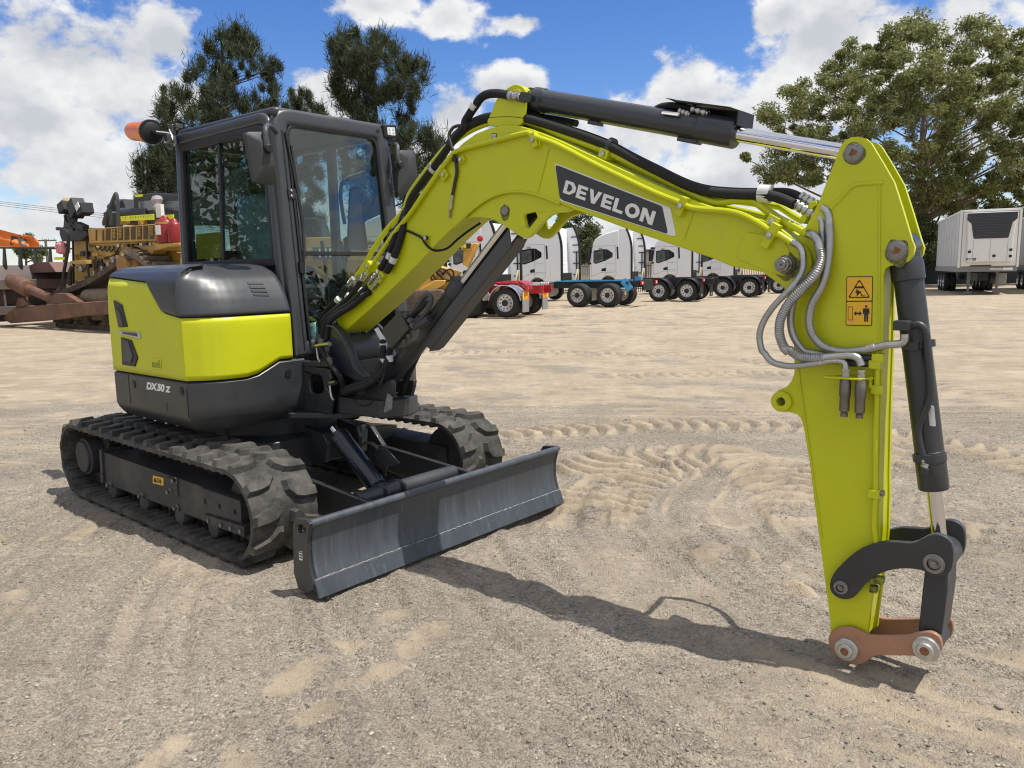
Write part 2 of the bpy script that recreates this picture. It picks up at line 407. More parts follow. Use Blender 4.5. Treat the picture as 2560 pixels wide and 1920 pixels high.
for sg in (-1, 1):
    m = MB(); o = [(1.205, 0.10), (1.222, 0.35), (1.245, 0.385), (1.345, 0.398), (1.372, 0.385)] + prof_f[1:] + [(1.372, 0.085), (1.366, 0.055), (1.30, 0.02), (1.235, 0.03)]
    hole = fillet([(1.262, 0.318), (1.268, 0.362), (1.335, 0.366), (1.330, 0.330)], 0.014)
    m.side(o, sg * BW, sg * (BW - 0.03), [hole])
    m.build('blade_side_plate', GREY(), BLD, bevel=0.005)
m = MB(); o = lat('z4', [(268, 1320), (290, 1322), (293, 1386), (271, 1382)], -0.982); m.side(o, -0.9805, -0.982); lbl = m.build('maker_label', WHITE(), BLD)
m = MB()
for k in range(3): z0 = o[2][1] + 0.008 + k * 0.014; m.side([(o[0][0] + .004, z0), (o[1][0] - .003, z0), (o[1][0] - .003, z0 + .007), (o[0][0] + .004, z0 + .007)], -0.9822, -0.983)
m.build('print_line', BLACK(), lbl)
# push arms, cross tube, lift cylinder
m = MB()
for sg in (-1, 1):
    o = [(0.10, 0.21), (0.10, 0.34), (0.25, 0.36), (1.15, 0.30), (1.31, 0.27), (1.31, 0.10), (1.0, 0.10)]
    m.side(o, sg * 0.42, sg * 0.385)
    m.side([(1.0, 0.12), (1.31, 0.08), (1.31, 0.32), (1.20, 0.29)], sg * 0.30, sg * 0.285)
m.cyl((0.955, -0.39, 0.275), (0.955, 0.39, 0.275), 0.052, 28)
for y0 in (-0.215, -0.085): m.side(fillet([(0.86, 0.27), (0.87, 0.315), (0.94, 0.335), (1.02, 0.32), (1.04, 0.27)], 0.02), y0, y0 + 0.02)
m.build('push_frame', GREY(), EX, bevel=0.006)
def hcyl(name, p0, p1, split, r, rod_r, parent, m_b, cap=0.085, capr=1.12, eye=0.0, n=32, eyeax=(0, 1, 0), rodname='piston_rod'):
    """hydraulic cylinder: barrel from p0, chrome rod to p1"""
    p0, p1 = Vector(p0), Vector(p1); d = p1 - p0; l = d.length; s = l * split
    m = MB(); m.rev(p0, d, [(r * 0.55, 0), (r * 0.98, 0.006), (r, 0.014), (r, s - cap - 0.012), (r * 1.03, s - cap - 0.010), (r * 1.03, s - cap - 0.002), (r * capr, s - cap + 0.004), (r * capr, s - 0.006), (r * capr * 0.95, s), (rod_r * 1.15, s + 0.001)], n)
    if eye: m.cyl(p0 - Vector(eyeax) * eye - d.normalized() * 0.02, p0 + Vector(eyeax) * eye - d.normalized() * 0.02, r * 0.95, 24)
    b = m.build(name, m_b, parent, bevel=0.002)
    m = MB(); m.cyl(p0 + d.normalized() * (s - 0.01), p1, rod_r, 24); m.build(rodname, CHROME(), b)
    return b
top = L3('z4', (505, 470), -0.14); bot = L3('z4', (815, 880), -0.14)
NAVY = mat('navy_cylinder', (0.010, 0.014, 0.024), 0.28, var=0.1, coat=0.3)
BC = hcyl('blade_cylinder', bot, top, 0.88, 0.060, 0.024, EX, NAVY, cap=0.05, capr=1.04, eye=0.03)
m = MB(); c = L3('z4', (880, 665), 0.0)
q = [L3('z4', p, -0.03) for p in ((802, 612), (868, 600), (972, 712), (876, 742))]; q2 = [L3('z4', p, 0.0) for p in ((800, 660), (872, 776))]
nn = (q[1] - q[0]).cross(q[3] - q[0]).normalized() * 0.008
m.add(q + [v - nn for v in q], [[0, 1, 2, 3], [7, 6, 5, 4], [0, 4, 5, 1], [1, 5, 6, 2], [2, 6, 7, 3], [3, 7, 4, 0]])
q3 = [q[0], q[3], q[3] + Vector((-0.02, 0.0, -0.06)), q[0] + Vector((-0.02, 0, -0.05))]
m.add(q3 + [v + Vector((0, .01, 0)) for v in q3], [[0, 1, 2, 3], [7, 6, 5, 4], [0, 4, 5, 1], [1, 5, 6, 2], [2, 6, 7, 3], [3, 7, 4, 0]])
m.build('hose_cover', GREY(), BC, bevel=0.002)
m = MB()
for p in ((828, 636), (867, 679)):
    v = L3('z4', p, -0.03); m.rev(v - nn, nn, [(0.011, 0), (0.011, 0.016), (0.007, 0.02)], 6)
m.build_each('cover_bolt', ZINC(), BC)
for k in range(2):
    m = MB(); m.tube([L3('z4', p, 0.02 + 0.03 * k) for p in ((690, 610), (715, 583), (760, 574), (800, 596), (822, 640), (845, 720))], 0.011, 10)
    m.build('cylinder_hose', mat('olive_hose', (0.10, 0.085, 0.055), 0.5), BC)

# ---------------- upper body: skirt, engine cover
def body_outline():
    P = [(0.205, -0.17), (0.205, -0.255), (0.205, -0.35), (0.205, -0.50), (0.205, -0.58), (0.200, -0.645), (0.188, -0.705), (0.168, -0.755), (0.135, -0.81), (0.066, -0.884)]
    for k in range(1, 22): P.append((0.066 - k * 0.0471, -0.886))
    a0 = math.asin(0.886)
    for k in range(0, 25): a = math.pi + a0 - (2 * a0) * k / 24; P.append((-0.46 + math.cos(a), math.sin(a)))
    for k in range(1, 11): P.append((-0.923 + k * 0.0985, 0.886))
    P += [(0.112, 0.86), (0.15, 0.825), (0.180, 0.76), (0.198, 0.69), (0.205, 0.60), (0.205, 0.45), (0.205, 0.30)]
    return [Vector((p[0], p[1])) for p in P]
BO = body_outline(); NB = len(BO)
BN = []
for i in range(NB):
    a, b = BO[max(i - 1, 0)], BO[min(i + 1, NB - 1)]; t = (b - a).normalized(); BN.append(Vector((-t.y, t.x)) if False else Vector((t.y, -t.x)))
    if BN[-1].dot(BO[i] - Vector((-0.46, 0))) < 0: BN[-1] = -BN[-1]
def lerp_tab(tab, z):
    for (z0, v0), (z1, v1) in zip(tab, tab[1:]):
        if z <= z1: return v0 + (v1 - v0) * max(0, min(1, (z - z0) / (z1 - z0)))
    return tab[-1][1]
FT = [(0.64, .085), (0.66, .06), (0.70, .02), (0.74, 0), (1.28, 0), (1.31, .004), (1.36, .016), (1.42, .040), (1.48, .075), (1.54, .125), (1.58, .185), (1.61, .26), (1.625, .36)]
ST = [(0.64, .075), (0.66, .05), (0.70, .015), (0.74, 0), (1.33, 0), (1.40, .004), (1.48, .008), (1.54, .018), (1.58, .045), (1.61, .10), (1.625, .19)]
def BP(i, z, off=0.0):
    n = BN[i]; wf = max(0, n.x) ** 1.3
    d = lerp_tab(ST, z) * (1 - wf) + lerp_tab(FT, z) * wf - off
    p = BO[i] - n * d; return (p.x, p.y, z)
def zsk(i):                                      # top line of the skirt
    p = BO[i]
    if p.x > 0.2 and p.y > -0.53 and p.y < 0: return 0.948 + 0.085 * max(0, min(1, (p.y + 0.515) / 0.085))
    return 0.948
def zyg(i):                                      # yellow / charcoal boundary
    p = BO[i]
    if p.y > 0.1 and p.x > -0.9: return 1.55
    if p.x >= 0.06: return 1.322 + 0.0 * p.y
    if p.x > -0.16: return 1.322 + (0.06 - p.x) / 0.22 * 0.030
    if p.x > -0.36: return 1.352 + (-0.16 - p.x) / 0.20 * 0.175
    return 1.527 + min(0.03, (-0.36 - p.x) * 0.06)
def strip(name, idx, zlo, zhi, nz, m, parent, off=0.0, thick=0.012, refine=4):
    """skin of the body between two height lines"""
    cols = []
    for a in range(len(idx) - 1):
        for k in range(refine): cols.append((idx[a], idx[a + 1], k / refine))
    cols.append((idx[-1], idx[-1], 0.0)); mb = MB(); vs = []
    for (i, j, t) in cols:
        z0 = zlo(i) * (1 - t) + zlo(j) * t; z1 = zhi(i) * (1 - t) + zhi(j) * t
        for k in range(nz + 1):
            z = z0 + (z1 - z0) * k / nz; a = Vector(BP(i, z, off)); b = Vector(BP(j, z, off)); vs.append(a * (1 - t) + b * t)
    nc = len(cols); fs = []
    for c in range(nc - 1):
        for k in range(nz): fs.append([c * (nz + 1) + k, (c + 1) * (nz + 1) + k, (c + 1) * (nz + 1) + k + 1, c * (nz + 1) + k + 1])
    mb.add(vs, fs); o = mb.build(name, m, parent, angle=24)
    md = o.modifiers.new('thickness', 'SOLIDIFY'); md.thickness = thick; md.offset = 0
    return o
ALL = list(range(NB)); COV = [i for i in ALL if not (BO[i].y > 0.0 and BO[i].x > -0.93) and not (BO[i].x > 0.2 and BO[i].y > -0.25)]
m = MB(); vs = []; zl = [0.645, 0.655, 0.68, 0.71, 0.74, 0.80, 0.88, 0.935, 0.944]
for i in ALL:
    for k, z in enumerate(zl):
        zt = z if k < 5 else 0.74 + (zsk(i) - 0.004 - 0.74) * (z - 0.74) / (0.944 - 0.74)
        x, y, _ = BP(i, z); off = 0.010 if k == len(zl) - 1 else 0
        vs.append((x - BN[i].x * off, y - BN[i].y * off, zt))
nz = len(zl); fs = []
for i in range(NB - 1):
    for k in range(nz - 1): fs.append([i * nz + k, (i + 1) * nz + k, (i + 1) * nz + k + 1, i * nz + k + 1])
fs.append([i * nz for i in range(NB)]); fs.append([i * nz + nz - 1 for i in range(NB)][::-1])
m.add(vs, fs); SK = m.build('counterweight_skirt', GREY(), EX, angle=28)
strip('inner_liner', COV, lambda i: zsk(i) - 0.03, lambda i: 1.60, 14, BLACK(), SK, off=-0.022, refine=2)
YEL = strip('engine_cover', COV, lambda i: zsk(i) + 0.006, lambda i: zyg(i) - 0.005, 12, LIME(), EX, off=-0.004)
m = MB(); cvs = strip('hood_cap', COV, lambda i: zyg(i) + 0.005, lambda i: 1.625, 18, CABG(), EX, off=0.004)
m = MB(); m.add([BP(i, 1.624, 0.004) for i in COV], [list(range(len(COV)))]); m.build('hood_top', CABG(), cvs)
# louvres of the cap, door latch, rear grilles, badge
def front_pt(y, z, off=0.004): return Vector((0.205 - lerp_tab(FT, z) + off, y, z))
m = MB()
for k in range(4):
    q = [(952 + k * 12, 1178 + k * 23), (1048 + k * 12, 1180 + k * 23), (1054 + k * 12, 1192 + k * 23), (958 + k * 12, 1190 + k * 23)]
    vs = []
    for p in q:
        x = 0.12
        for _ in range(12):
            y, z = K('z1', p, x); x = 0.205 - lerp_tab(FT, z)
        vs.append(Vector((x + 0.016, y, z)))
    m.add(vs + [v - Vector((0.02, 0, 0.012)) for v in vs], [[0, 1, 2, 3], [7, 6, 5, 4], [0, 4, 5, 1], [1, 5, 6, 2], [2, 6, 7, 3], [3, 7, 4, 0]])
m.build_each('vent_slot', BLACK(), cvs)
def on_side(fr, pts, y=-0.886): return lat(fr, pts, y)
m = MB(); o = fillet(on_side('hd', [(512, 1108), (640, 1125), (640, 1250), (512, 1240)]), 0.012); ih = fillet(on_side('hd', [(530, 1160), (634, 1172), (634, 1232), (530, 1222)]), 0.008)
m.side(o, -0.892, -0.884, [ih]); m.build('door_latch', LIME(), YEL, bevel=0.002)
m = MB(); m.side(ih, -0.8885, -0.884); k_ = on_side('hd', [(608, 1136), (622, 1138), (622, 1166), (608, 1164)]); m.side(k_, -0.8935, -0.890)
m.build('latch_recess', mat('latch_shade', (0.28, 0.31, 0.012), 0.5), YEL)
def curved(fr, pts, off, name, m_, parent, thick=0.014):
    """a patch lying on the curved tail, its corners measured on the photo"""
    vs = []
    for p in pts:
        d = ray(nat(fr, p)); o = CAMP - MO; o3 = Vector((o.dot(FW), o.dot(LF), CAM_H)); d3 = Vector((d.dot(FW), d.dot(LF), d.z))
        c = o3 - Vector((-0.46, 0, 0)); a = d3.x ** 2 + d3.y ** 2; b = 2 * (c.x * d3.x + c.y * d3.y); rr = 1.0 + off; cc = c.x ** 2 + c.y ** 2 - rr * rr
        disc = b * b - 4 * a * cc; t = (-b - math.sqrt(disc)) / (2 * a) if disc > 0 else -b / (2 * a)
        v = o3 + d3 * t
        if v.y < -0.886 - off: v = o3 + d3 * ((-0.886 - off - o3.y) / d3.y)
        vs.append(v)
    cen = sum(vs, Vector()) / len(vs); inn = (Vector((-0.46, 0, cen.z)) - cen).normalized() * thick
    n = len(vs); mb = MB(); fs = [list(range(n)), [n + i for i in range(n)][::-1]] + [[i, (i + 1) % n, n + (i + 1) % n, n + i] for i in range(n)]
    mb.add(vs + [v + inn for v in vs], fs); return mb.build(name, m_, parent, bevel=0.003)
G1 = curved('hd', [(58, 430), (150, 485), (185, 600), (222, 745), (120, 752)], 0.010, 'rear_grille', mat('grille_dark', (0.02, 0.022, 0.025), 0.5), YEL)
curved('hd', [(88, 530), (128, 560), (178, 735), (120, 742)], 0.016, 'grille_mesh', GREY(), G1)
G2 = curved('hd', [(150, 868), (270, 905), (345, 1110), (312, 1215), (165, 1195)], 0.010, 'rear_grille', mat('grille_dark', (0, 0, 0)), YEL)
curved('hd', [(165, 880), (232, 915), (292, 1100), (262, 1165), (175, 1150)], 0.016, 'grille_mesh', GREY(), G2)
BG = curved('hd', [(112, 795), (350, 806), (370, 885), (250, 862), (115, 830)], 0.016, 'name_badge', mat('badge_silver', (0.55, 0.55, 0.54), 0.25, 0.8), YEL)
curved('hd', [(165, 806), (330, 815), (345, 862), (255, 846), (165, 828)], 0.020, 'badge_field', GREY(), BG)
# DX 50z lettering on the skirt
A_ = L('hd', (452, 1478), -0.889); B_ = L('hd', (728, 1520), -0.889); C_ = L('hd', (458, 1400), -0.889)
def plate_fn(A, B, C, wid, hei, y, sgn=-1):
    ux, uz = (B[0] - A[0]) / wid, (B[1] - A[1]) / wid; vx, vz = (C[0] - A[0]) / hei, (C[1] - A[1]) / hei
    return lambda a, b, w: (A[0] + ux * a + vx * b, y + sgn * w, A[1] + uz * a + vz * b)
fn = plate_fn(A_, B_, C_, 3.42, 0.73, -0.8862)
BOLDM = WHITE()
text_mb('DX', 1.0, fn, 0.06).build('model_lettering', BOLDM, SK, recalc=False)
text_mb('50', 1.0, lambda a, b, w: fn(a + 1.62, b, w), 0.06).build('model_lettering', BOLDM, SK, recalc=False)
text_mb('Z', 0.8, lambda a, b, w: fn(a + 2.88, b, w), 0.06).build('model_lettering', BOLDM, SK, recalc=False)
m = MB()
for p in ((308, 1425), (870, 1505)):
    x, z = L('hd', p, -0.887); m.rev((x, -0.884, z), (0, -1, 0), [(0.026, 0), (0.026, 0.005), (0.02, 0.007)], 20)
m.build_each('plug', BLACK(), SK)
m = MB(); x, z = L('z3', (878, 205), -0.887); m.rev((x, -0.884, z), (0, -1, 0), [(0.014, 0), (0.014, 0.003)], 16); m.side([(x - 0.006, z), (x + 0.006, z), (x + 0.003, z + 0.045), (x - 0.003, z + 0.045)], -0.884, -0.8875); m.build('key_hole', BLACK(), SK)
m = MB(); x, z = L('z2', (492, 910), -0.887); m.box((x, -0.885, 0.84), (0.006, 0.006, 0.19)); x2, _ = L('z2', (858, 960), -0.887); m.box((x2, -0.885, 0.82), (0.004, 0.005, 0.17)); m.build_each('panel_seam', BLACK(), SK)
m = MB(); y, z = K('z2', (1503, 795), 0.21); m.rev((0.206, y, z), (1, 0, 0), [(0.024, 0), (0.024, 0.006)], 18); m.build_each('plug', BLACK(), SK)

# ---------------- slew frame nose and boom swing post
m = MB()
m.flat(fillet([(-0.2, -0.19), (0.22, -0.19), (0.50, -0.10), (0.56, 0.05), (0.50, 0.20), (0.22, 0.32), (-0.2, 0.32)], 0.04), 0.975, 1.012)
m.flat(fillet([(-0.3, -0.30), (0.20, -0.30), (0.48, -0.12), (0.54, 0.05), (0.48, 0.22), (0.20, 0.36), (-0.3, 0.36)], 0.04), 0.655, 0.69)
h1 = [L('z4', p, -0.175) for p in ((335, 160), (365, 110), (420, 92), (520, 110), (530, 270), (440, 275), (365, 245))]
m.side([(-0.05, 0.69), (0.46, 0.69), (0.50, 0.80), (0.44, 0.86), (0.50, 0.92), (0.48, 0.975), (-0.05, 0.975)], -0.185, -0.16, [fillet([(0.26, 0.80), (0.27, 0.93), (0.40, 0.94), (0.42, 0.82)], 0.05)])
m.side([(-0.05, 0.69), (0.46, 0.69), (0.50, 0.80), (0.44, 0.86), (0.50, 0.92), (0.48, 0.975), (-0.05, 0.975)], 0.24, 0.265)
m.box((0.08, 0.04, 0.83), (0.06, 0.42, 0.28))
m.build('slew_frame', GREY(), EX, bevel=0.006)
SWX, SWY = 0.52, 0.05
m = MB()                                          # swing post casting
m.flat(fillet([(0.36, -0.10), (0.50, -0.14), (0.86, -0.10), (0.93, 0.05), (0.86, 0.20), (0.50, 0.24), (0.36, 0.20)], 0.05), 0.695, 0.80)
m.cyl((SWX, SWY, 0.69), (SWX, SWY, 1.02), 0.085, 28)
for y0 in (-0.115,):
    o = lat('b4', [(690, 1290), (760, 1060), (830, 1010), (960, 1000), (1040, 950), (1095, 930), (1120, 990), (1110, 1110), (1035, 1390), (720, 1440)], -0.06)
    m.side(o, -0.06, -0.03); m.side([(p[0] - 0.05, min(p[1], 0.90)) for p in o], 0.15, 0.18)
m.build('swing_post', GREY(), EX, bevel=0.008)
for y0 in (-0.115, 0.195):                        # curved cheeks that carry the boom foot
    m = MB(); o = cr2(lat('b4', [(250, 180), (330, 190), (430, 290), (510, 440), (570, 600), (620, 740), (700, 830), (790, 890), (700, 960), (560, 930), (430, 860), (330, 760), (270, 640), (235, 500), (225, 320)], -0.115), 3, True)
    m.side(o, y0, y0 + 0.022); m.build('boom_cheek', mat('cheek_navy', (0.028, 0.034, 0.046), 0.38, coat=0.2), EX, bevel=0.005)
m = MB(); o = cr2(lat('b4', [(250, 180), (330, 190), (430, 290), (510, 440), (570, 600), (620, 740), (700, 830), (790, 890)], -0.115), 3)
m.side(o + [(p[0] - 0.012, p[1] - 0.012) for p in o[::-1]], -0.14, -0.085); m.build('cheek_flange', GREY(), EX, bevel=0.003)
m = MB(); c0 = L3('b4', (430, 560), -0.10); m.cyl(c0, c0 + Vector((0, 0.31, 0)), 0.10, 26); m.build('boom_foot_pin', GREY(), EX)
m = MB(); q = L('b4', (700, 800), 0.0); m.box((q[0] - 0.02, 0.05, q[1] + 0.02), (0.11, 0.24, 0.10)); m.build('hose_guide', mat('cheek_navy', (0, 0, 0)), EX, bevel=0.008)
for pts, nm in (([(60, 470), (130, 455), (250, 445)], 'pin_lock'), ([(240, 990), (330, 975)], 'pin_lock')):
    m = MB(); v = [L3('b4', p, -0.19) for p in pts]; m.tube(v, 0.014, 12, smooth=0); v0 = v[0]
    m.tube([v0, v0 + Vector((0.005, 0, -0.03)), v0 + Vector((0.012, 0, -0.075)), v0 + Vector((0.035, 0, -0.10))], 0.007, 8)
    m.build(nm, ZINC(), EX)
m = MB(); v = [L3('b4', p, 0.08) for p in ((770, 560), (815, 600), (825, 690), (810, 760))]; m.tube(v, 0.012, 10)
m.build('guide_bar', ZINC(), EX)
for k in range(4):
    m = MB(); m.tube([L3('b4', p, 0.02 + 0.035 * k) for p in ((590 + 40 * k, 560), (600 + 50 * k, 590), (640 + 45 * k, 690), (640 + 50 * k, 760))], 0.013, 10)
    m.build('centre_hose', HOSE(), EX)
m = MB(); q = [K('b4', p, 0.93) for p in ((1080, 1130), (1130, 1180), (1120, 1340), (1030, 1395))]
m.front(q, 0.90, 0.925); m.build('plastic_wrap', mat('plastic_wrap', (0.2, 0.2, 0.2), 0.25, var=0.4, scale=30, bump=1.0, bscale=25), EX, bevel=0.004)
# ---------------- boom
BY0, BY1 = -0.055, 0.155
up = lat('b1', [(235, 1385), (190, 1300), (160, 1215), (240, 1140), (340, 1060)], BY0) + \
     lat('b1', [(480, 890), (600, 740), (690, 600), (760, 450)], BY0) + \
     lat('b2', [(110, 1395), (200, 1240), (300, 1085), (430, 925), (560, 745), (650, 655), (780, 560), (900, 510), (1060, 470), (1220, 472), (1340, 503), (1500, 562)], BY0) + \
     lat('b3', [(147, 556), (560, 748), (1000, 952), (1400, 1118), (1600, 1182), (1860, 1252), (2010, 1285), (2140, 1335)], BY0)
PV = L('z7', (740, 1000), BY0)                    # arm pivot
tip = []
r_t = math.dist(L('z7', (905, 950), BY0), PV)
for k in range(9): a = R(62 - k * 19); tip.append((PV[0] + r_t * math.cos(a), PV[1] + r_t * math.sin(a)))
lo_box = lat('b3', [(1500, 1475)], BY0)
low_r = lat('n', [(1905, 680), (1828, 666), (1785.6, 647), (1597.5, 583.5), (1480, 539.5), (1432, 523)], BY0)
arch = lat('b2', [(1659, 1275), (1500, 1215), (1400, 1178), (1300, 1158), (1200, 1150), (1100, 1158), (1000, 1185), (900, 1235), (800, 1300), (700, 1390), (560, 1520), (420, 1655)], BY0)
low_l = lat('b1', [(1000, 680), (600, 1060)], BY0)
m = MB(); m.side(up + tip + low_r + arch + low_l, BY0, BY1)
BOOM = m.build('boom', LIME(), EX, bevel=0.004, seg=2)
lug = lat('b2', [(690, 1440), (760, 1425), (830, 1422), (950, 1440), (1060, 1497), (1180, 1578), (1265, 1632), (1310, 1640), (1350, 1620), (1400, 1570), (1480, 1470), (1560, 1402), (1640, 1374), (1720, 1372), (1790, 1340), (1640, 1250), (1400, 1160), (1200, 1130), (1000, 1165), (800, 1280)], BY0 + .012)
hole = fillet(lat('b2', [(1275, 1392), (1405, 1365), (1428, 1425), (1335, 1542), (1308, 1528)], BY0 + .012), 0.012)
pinb = L('b2', (1090, 1357), BY0 + .012)
for y0 in (BY0 + 0.012, BY1 - 0.036):
    m = MB(); m.side(lug, y0, y0 + 0.024, [hole]); m.build('cylinder_lug', LIME(), BOOM, bevel=0.003)
m = MB(); m.side([(p[0], p[1]) for p in lat('b2', [(1275, 1392), (1405, 1365), (1428, 1425), (1335, 1542)], 0.05)], 0.03, 0.07); m.build('hole_infill', BLACK(), BOOM)  # black block filling the view through the lug hole
m = MB(); m.rev((pinb[0], BY0 + 0.012, pinb[1]), (0, -1, 0), [(0.025, 0), (0.025, 0.010), (0.021, 0.013), (0.019, 0.009), (0.012, 0.008)], 24); m.build('pin_head', STEEL(), BOOM)
# arch lip (weld edge) and panel weld lines
m = MB(); m.tube([(p[0], BY0 - 0.001, p[1]) for p in lat('b2', [(1659, 1283), (1400, 1186), (1200, 1158), (1000, 1193), (800, 1308), (560, 1526)], BY0)], 0.006, 8); m.build('weld_rim', LIME(), BOOM)
m = MB()
for a, b in (((1550, 700), (1430, 1165)),): m.bar(L3('b2', a, BY0), L3('b2', b, BY0), 0.004, 0.010, (0, 1, 0))
m.bar(L3('b3', (1380, 1215), BY0), L3('b3', (1290, 1470), BY0), 0.004, 0.010, (0, 1, 0))
m.tube([L3('b3', p, BY0) for p in ((1830, 1474), (1860, 1430), (1890, 1400), (2000, 1412), (2140, 1440))], 0.004, 6); m.build('weld_line', LIME(), BOOM)
m = MB(); m.side(fillet(lat('z7', [(400, 900), (455, 778), (700, 810), (760, 900), (740, 1085), (640, 1060), (400, 960)], BY0), 0.02), BY0 - 0.0035, BY0 + 0.002); m.build('boss_plate', LIME(), BOOM, bevel=0.002)
# pivot nut at the boom tip
m = MB(); m.rev((PV[0], BY0, PV[1]), (0, -1, 0), [(0.037, 0), (0.037, 0.014), (0.033, 0.018), (0.033, 0.034), (0.030, 0.036)], 28); m.rev((PV[0], BY0 - 0.034, PV[1]), (0, -1, 0), [(0.029, 0), (0.029, 0.022)], 8); m.rev((PV[0], BY0 - 0.056, PV[1]), (0, -1, 0), [(0.018, 0), (0.018, 0.006), (0.003, 0.006), (0.003, 0.001)], 20)
m.build('pivot_nut', STEEL(), BOOM, bevel=0.002)
# ear that carries the arm cylinder
eye = L('b2', (1262, 172), 0.0)
ear = lat('b2', [(960, 480), (1000, 330), (1030, 250), (1065, 190), (1120, 135), (1180, 82), (1245, 56), (1310, 76), (1348, 128), (1340, 250), (1325, 420), (1250, 490)], 0.0)
for y0 in (-0.035, 0.11):
    m = MB(); m.side(cr2(ear, 3, True), y0, y0 + 0.022); m.build('cylinder_ear', LIME(), BOOM, bevel=0.004)
m = MB(); m.side(lat('b2', [(1150, 110), (1240, 56), (1330, 90), (1340, 120), (1240, 92), (1190, 130)], 0.0), -0.014, 0.112); m.cyl((eye[0], -0.04, eye[1]), (eye[0], 0.14, eye[1]), 0.03, 20); m.build('ear_bridge', LIME(), BOOM, bevel=0.003)
# the makers' name panel
def P3(q, y=BY0): return L('b3', q, y)
Lr = MB(); Lr.side(fillet([P3(p) for p in ((98, 762), (1168, 1180), (1222, 1448), (1142, 1425), (160, 1115), (150, 1090))], [0.012, 0.02, 0.012, 0.004, 0.02, 0.01]), BY0 - 0.0005, BY0 - 0.0024)
PAN = Lr.build('name_panel', WHITE(), BOOM)
m = MB(); m.side(fillet([P3(p) for p in ((106, 778), (1092, 1164), (1148, 1422), (190, 1115), (150, 1090))], [0.01, 0.02, 0.010, 0.012, 0.012]), BY0 - 0.0024, BY0 - 0.0034); m.build('panel_field', mat('panel_charcoal', (0.030, 0.035, 0.042), 0.4), PAN)
LET = {'D': (0.95, [[(0, 0), (.56, 0), (.95, .34), (.95, .70), (.66, 1), (0, 1)], [(.27, .22), (.27, .78), (.48, .78), (.66, .60), (.66, .44), (.50, .22)]]),
       'E': (0.80, [[(0, 0), (.80, 0), (.80, .22), (.27, .22), (.27, .39), (.74, .39), (.74, .60), (.27, .60), (.27, .78), (.80, .78), (.80, 1), (0, 1)]]),
       'V': (1.0, [[(.36, 0), (.64, 0), (1.0, 1), (.70, 1), (.50, .36), (.30, 1), (0, 1)]]),
       'L': (0.76, [[(0, 0), (.76, 0), (.76, .22), (.27, .22), (.27, 1), (0, 1)]]),
       'O': (1.06, [[(.53 + .53 * math.cos(2 * math.pi * k / 28), .5 + .52 * math.sin(2 * math.pi * k / 28)) for k in range(28)], [(.53 + .25 * math.cos(-2 * math.pi * k / 28), .5 + .27 * math.sin(-2 * math.pi * k / 28)) for k in range(28)]]),
       'N': (0.96, [[(0, 0), (.27, 0), (.27, .58), (.66, 0), (.96, 0), (.96, 1), (.69, 1), (.69, .42), (.30, 1), (0, 1)]])}
def letters(word, fn, gap=0.13):
    m = MB(); x = 0
    for ch in word:
        w, loops = LET[ch]; m.prism([(p[0] + x, p[1]) for p in loops[0]], fn, 0.0, 0.0012, [[(p[0] + x, p[1]) for p in h] for h in loops[1:]]); x += w + gap
    return m
WID = sum(LET[c][0] for c in 'DEVELON') + 0.13 * 6
fnD = plate_fn(P3((178, 1038)), P3((1000, 1340)), P3((208, 922)), WID, 1.0, BY0 - 0.0034)
letters('DEVELON', fnD).build('name_lettering', WHITE(), PAN)
m = MB(); m.side(fillet(lat('b2', [(952, 555), (1003, 550), (1008, 612), (955, 622)], BY0), 0.004), BY0 - 0.0004, BY0 - 0.0016); IL = m.build('info_label', BLACK(), BOOM)
m = MB(); m.side(lat('b2', [(959, 563), (998, 559), (1001, 606), (961, 614)], BY0), BY0 - 0.0016, BY0 - 0.0022); m.side(lat('b2', [(962, 655), (1008, 650), (1008, 656), (962, 663)], BY0), BY0 - 0.001, BY0 - 0.0022); m.build('label_field', WHITE(), IL)
m = MB(); c = L('b2', (980, 588), BY0); m.side(circ(*c, 0.010, 20), BY0 - 0.0022, BY0 - 0.0028, [circ(*c, 0.0075, 20)[::-1]]); m.side(circ(*c, 0.003, 10), BY0 - 0.0022, BY0 - 0.0028); m.build('label_mark', BLACK(), IL)

# steel pipes with their clamps
def pipe(name, segs, r, m_=None, parent=None, n=10):
    pts = []
    for fr, q, y in segs: pts += [L3(fr, p, y if not isinstance(y, list) else y[i]) for i, p in enumerate(q)]
    m = MB(); m.tube(pts, r, n); return m.build(name, m_ or LIME(), parent or BOOM)
pipe('oil_pipe', [('b1', [(490, 770), (560, 650), (660, 500), (780, 330)], -0.068), ('b2', [(95, 1400), (250, 1170), (420, 930), (520, 800), (575, 745), (700, 700), (1000, 622), (1290, 552), (1350, 556), (1440, 600)], -0.074), ('b3', [(130, 600), (500, 792), (1000, 1030), (1240, 1125), (1330, 1168), (1420, 1188), (1700, 1212), (1850, 1255), (1990, 1330), (2140, 1425)], -0.072), ('z7', [(680, 790), (770, 848)], -0.072)], 0.0125)
pipe('oil_pipe', [('b1', [(380, 790), (450, 690), (560, 500), (700, 300), (860, 120)], 0.0), ('b2', [(120, 1150), (420, 760), (560, 640), (760, 510), (1000, 430), (1250, 425), (1450, 470)], 0.0), ('b3', [(140, 500), (560, 655), (1000, 862), (1300, 1010), (1500, 1105), (1620, 1128), (1780, 1110), (1930, 1122), (2050, 1200), (2140, 1260)], [0.0] * 10), ('z7', [(700, 690), (790, 735), (880, 785)], [-0.02, -0.03, -0.04])], 0.015)
pipe('oil_pipe', [('b2', [(1250, 445), (1450, 500)], 0.045), ('b3', [(140, 525), (560, 690), (1000, 905), (1400, 1085), (1650, 1165), (1900, 1225), (2100, 1275)], 0.05), ('z7', [(600, 655), (700, 700), (800, 745)], 0.05)], 0.013)
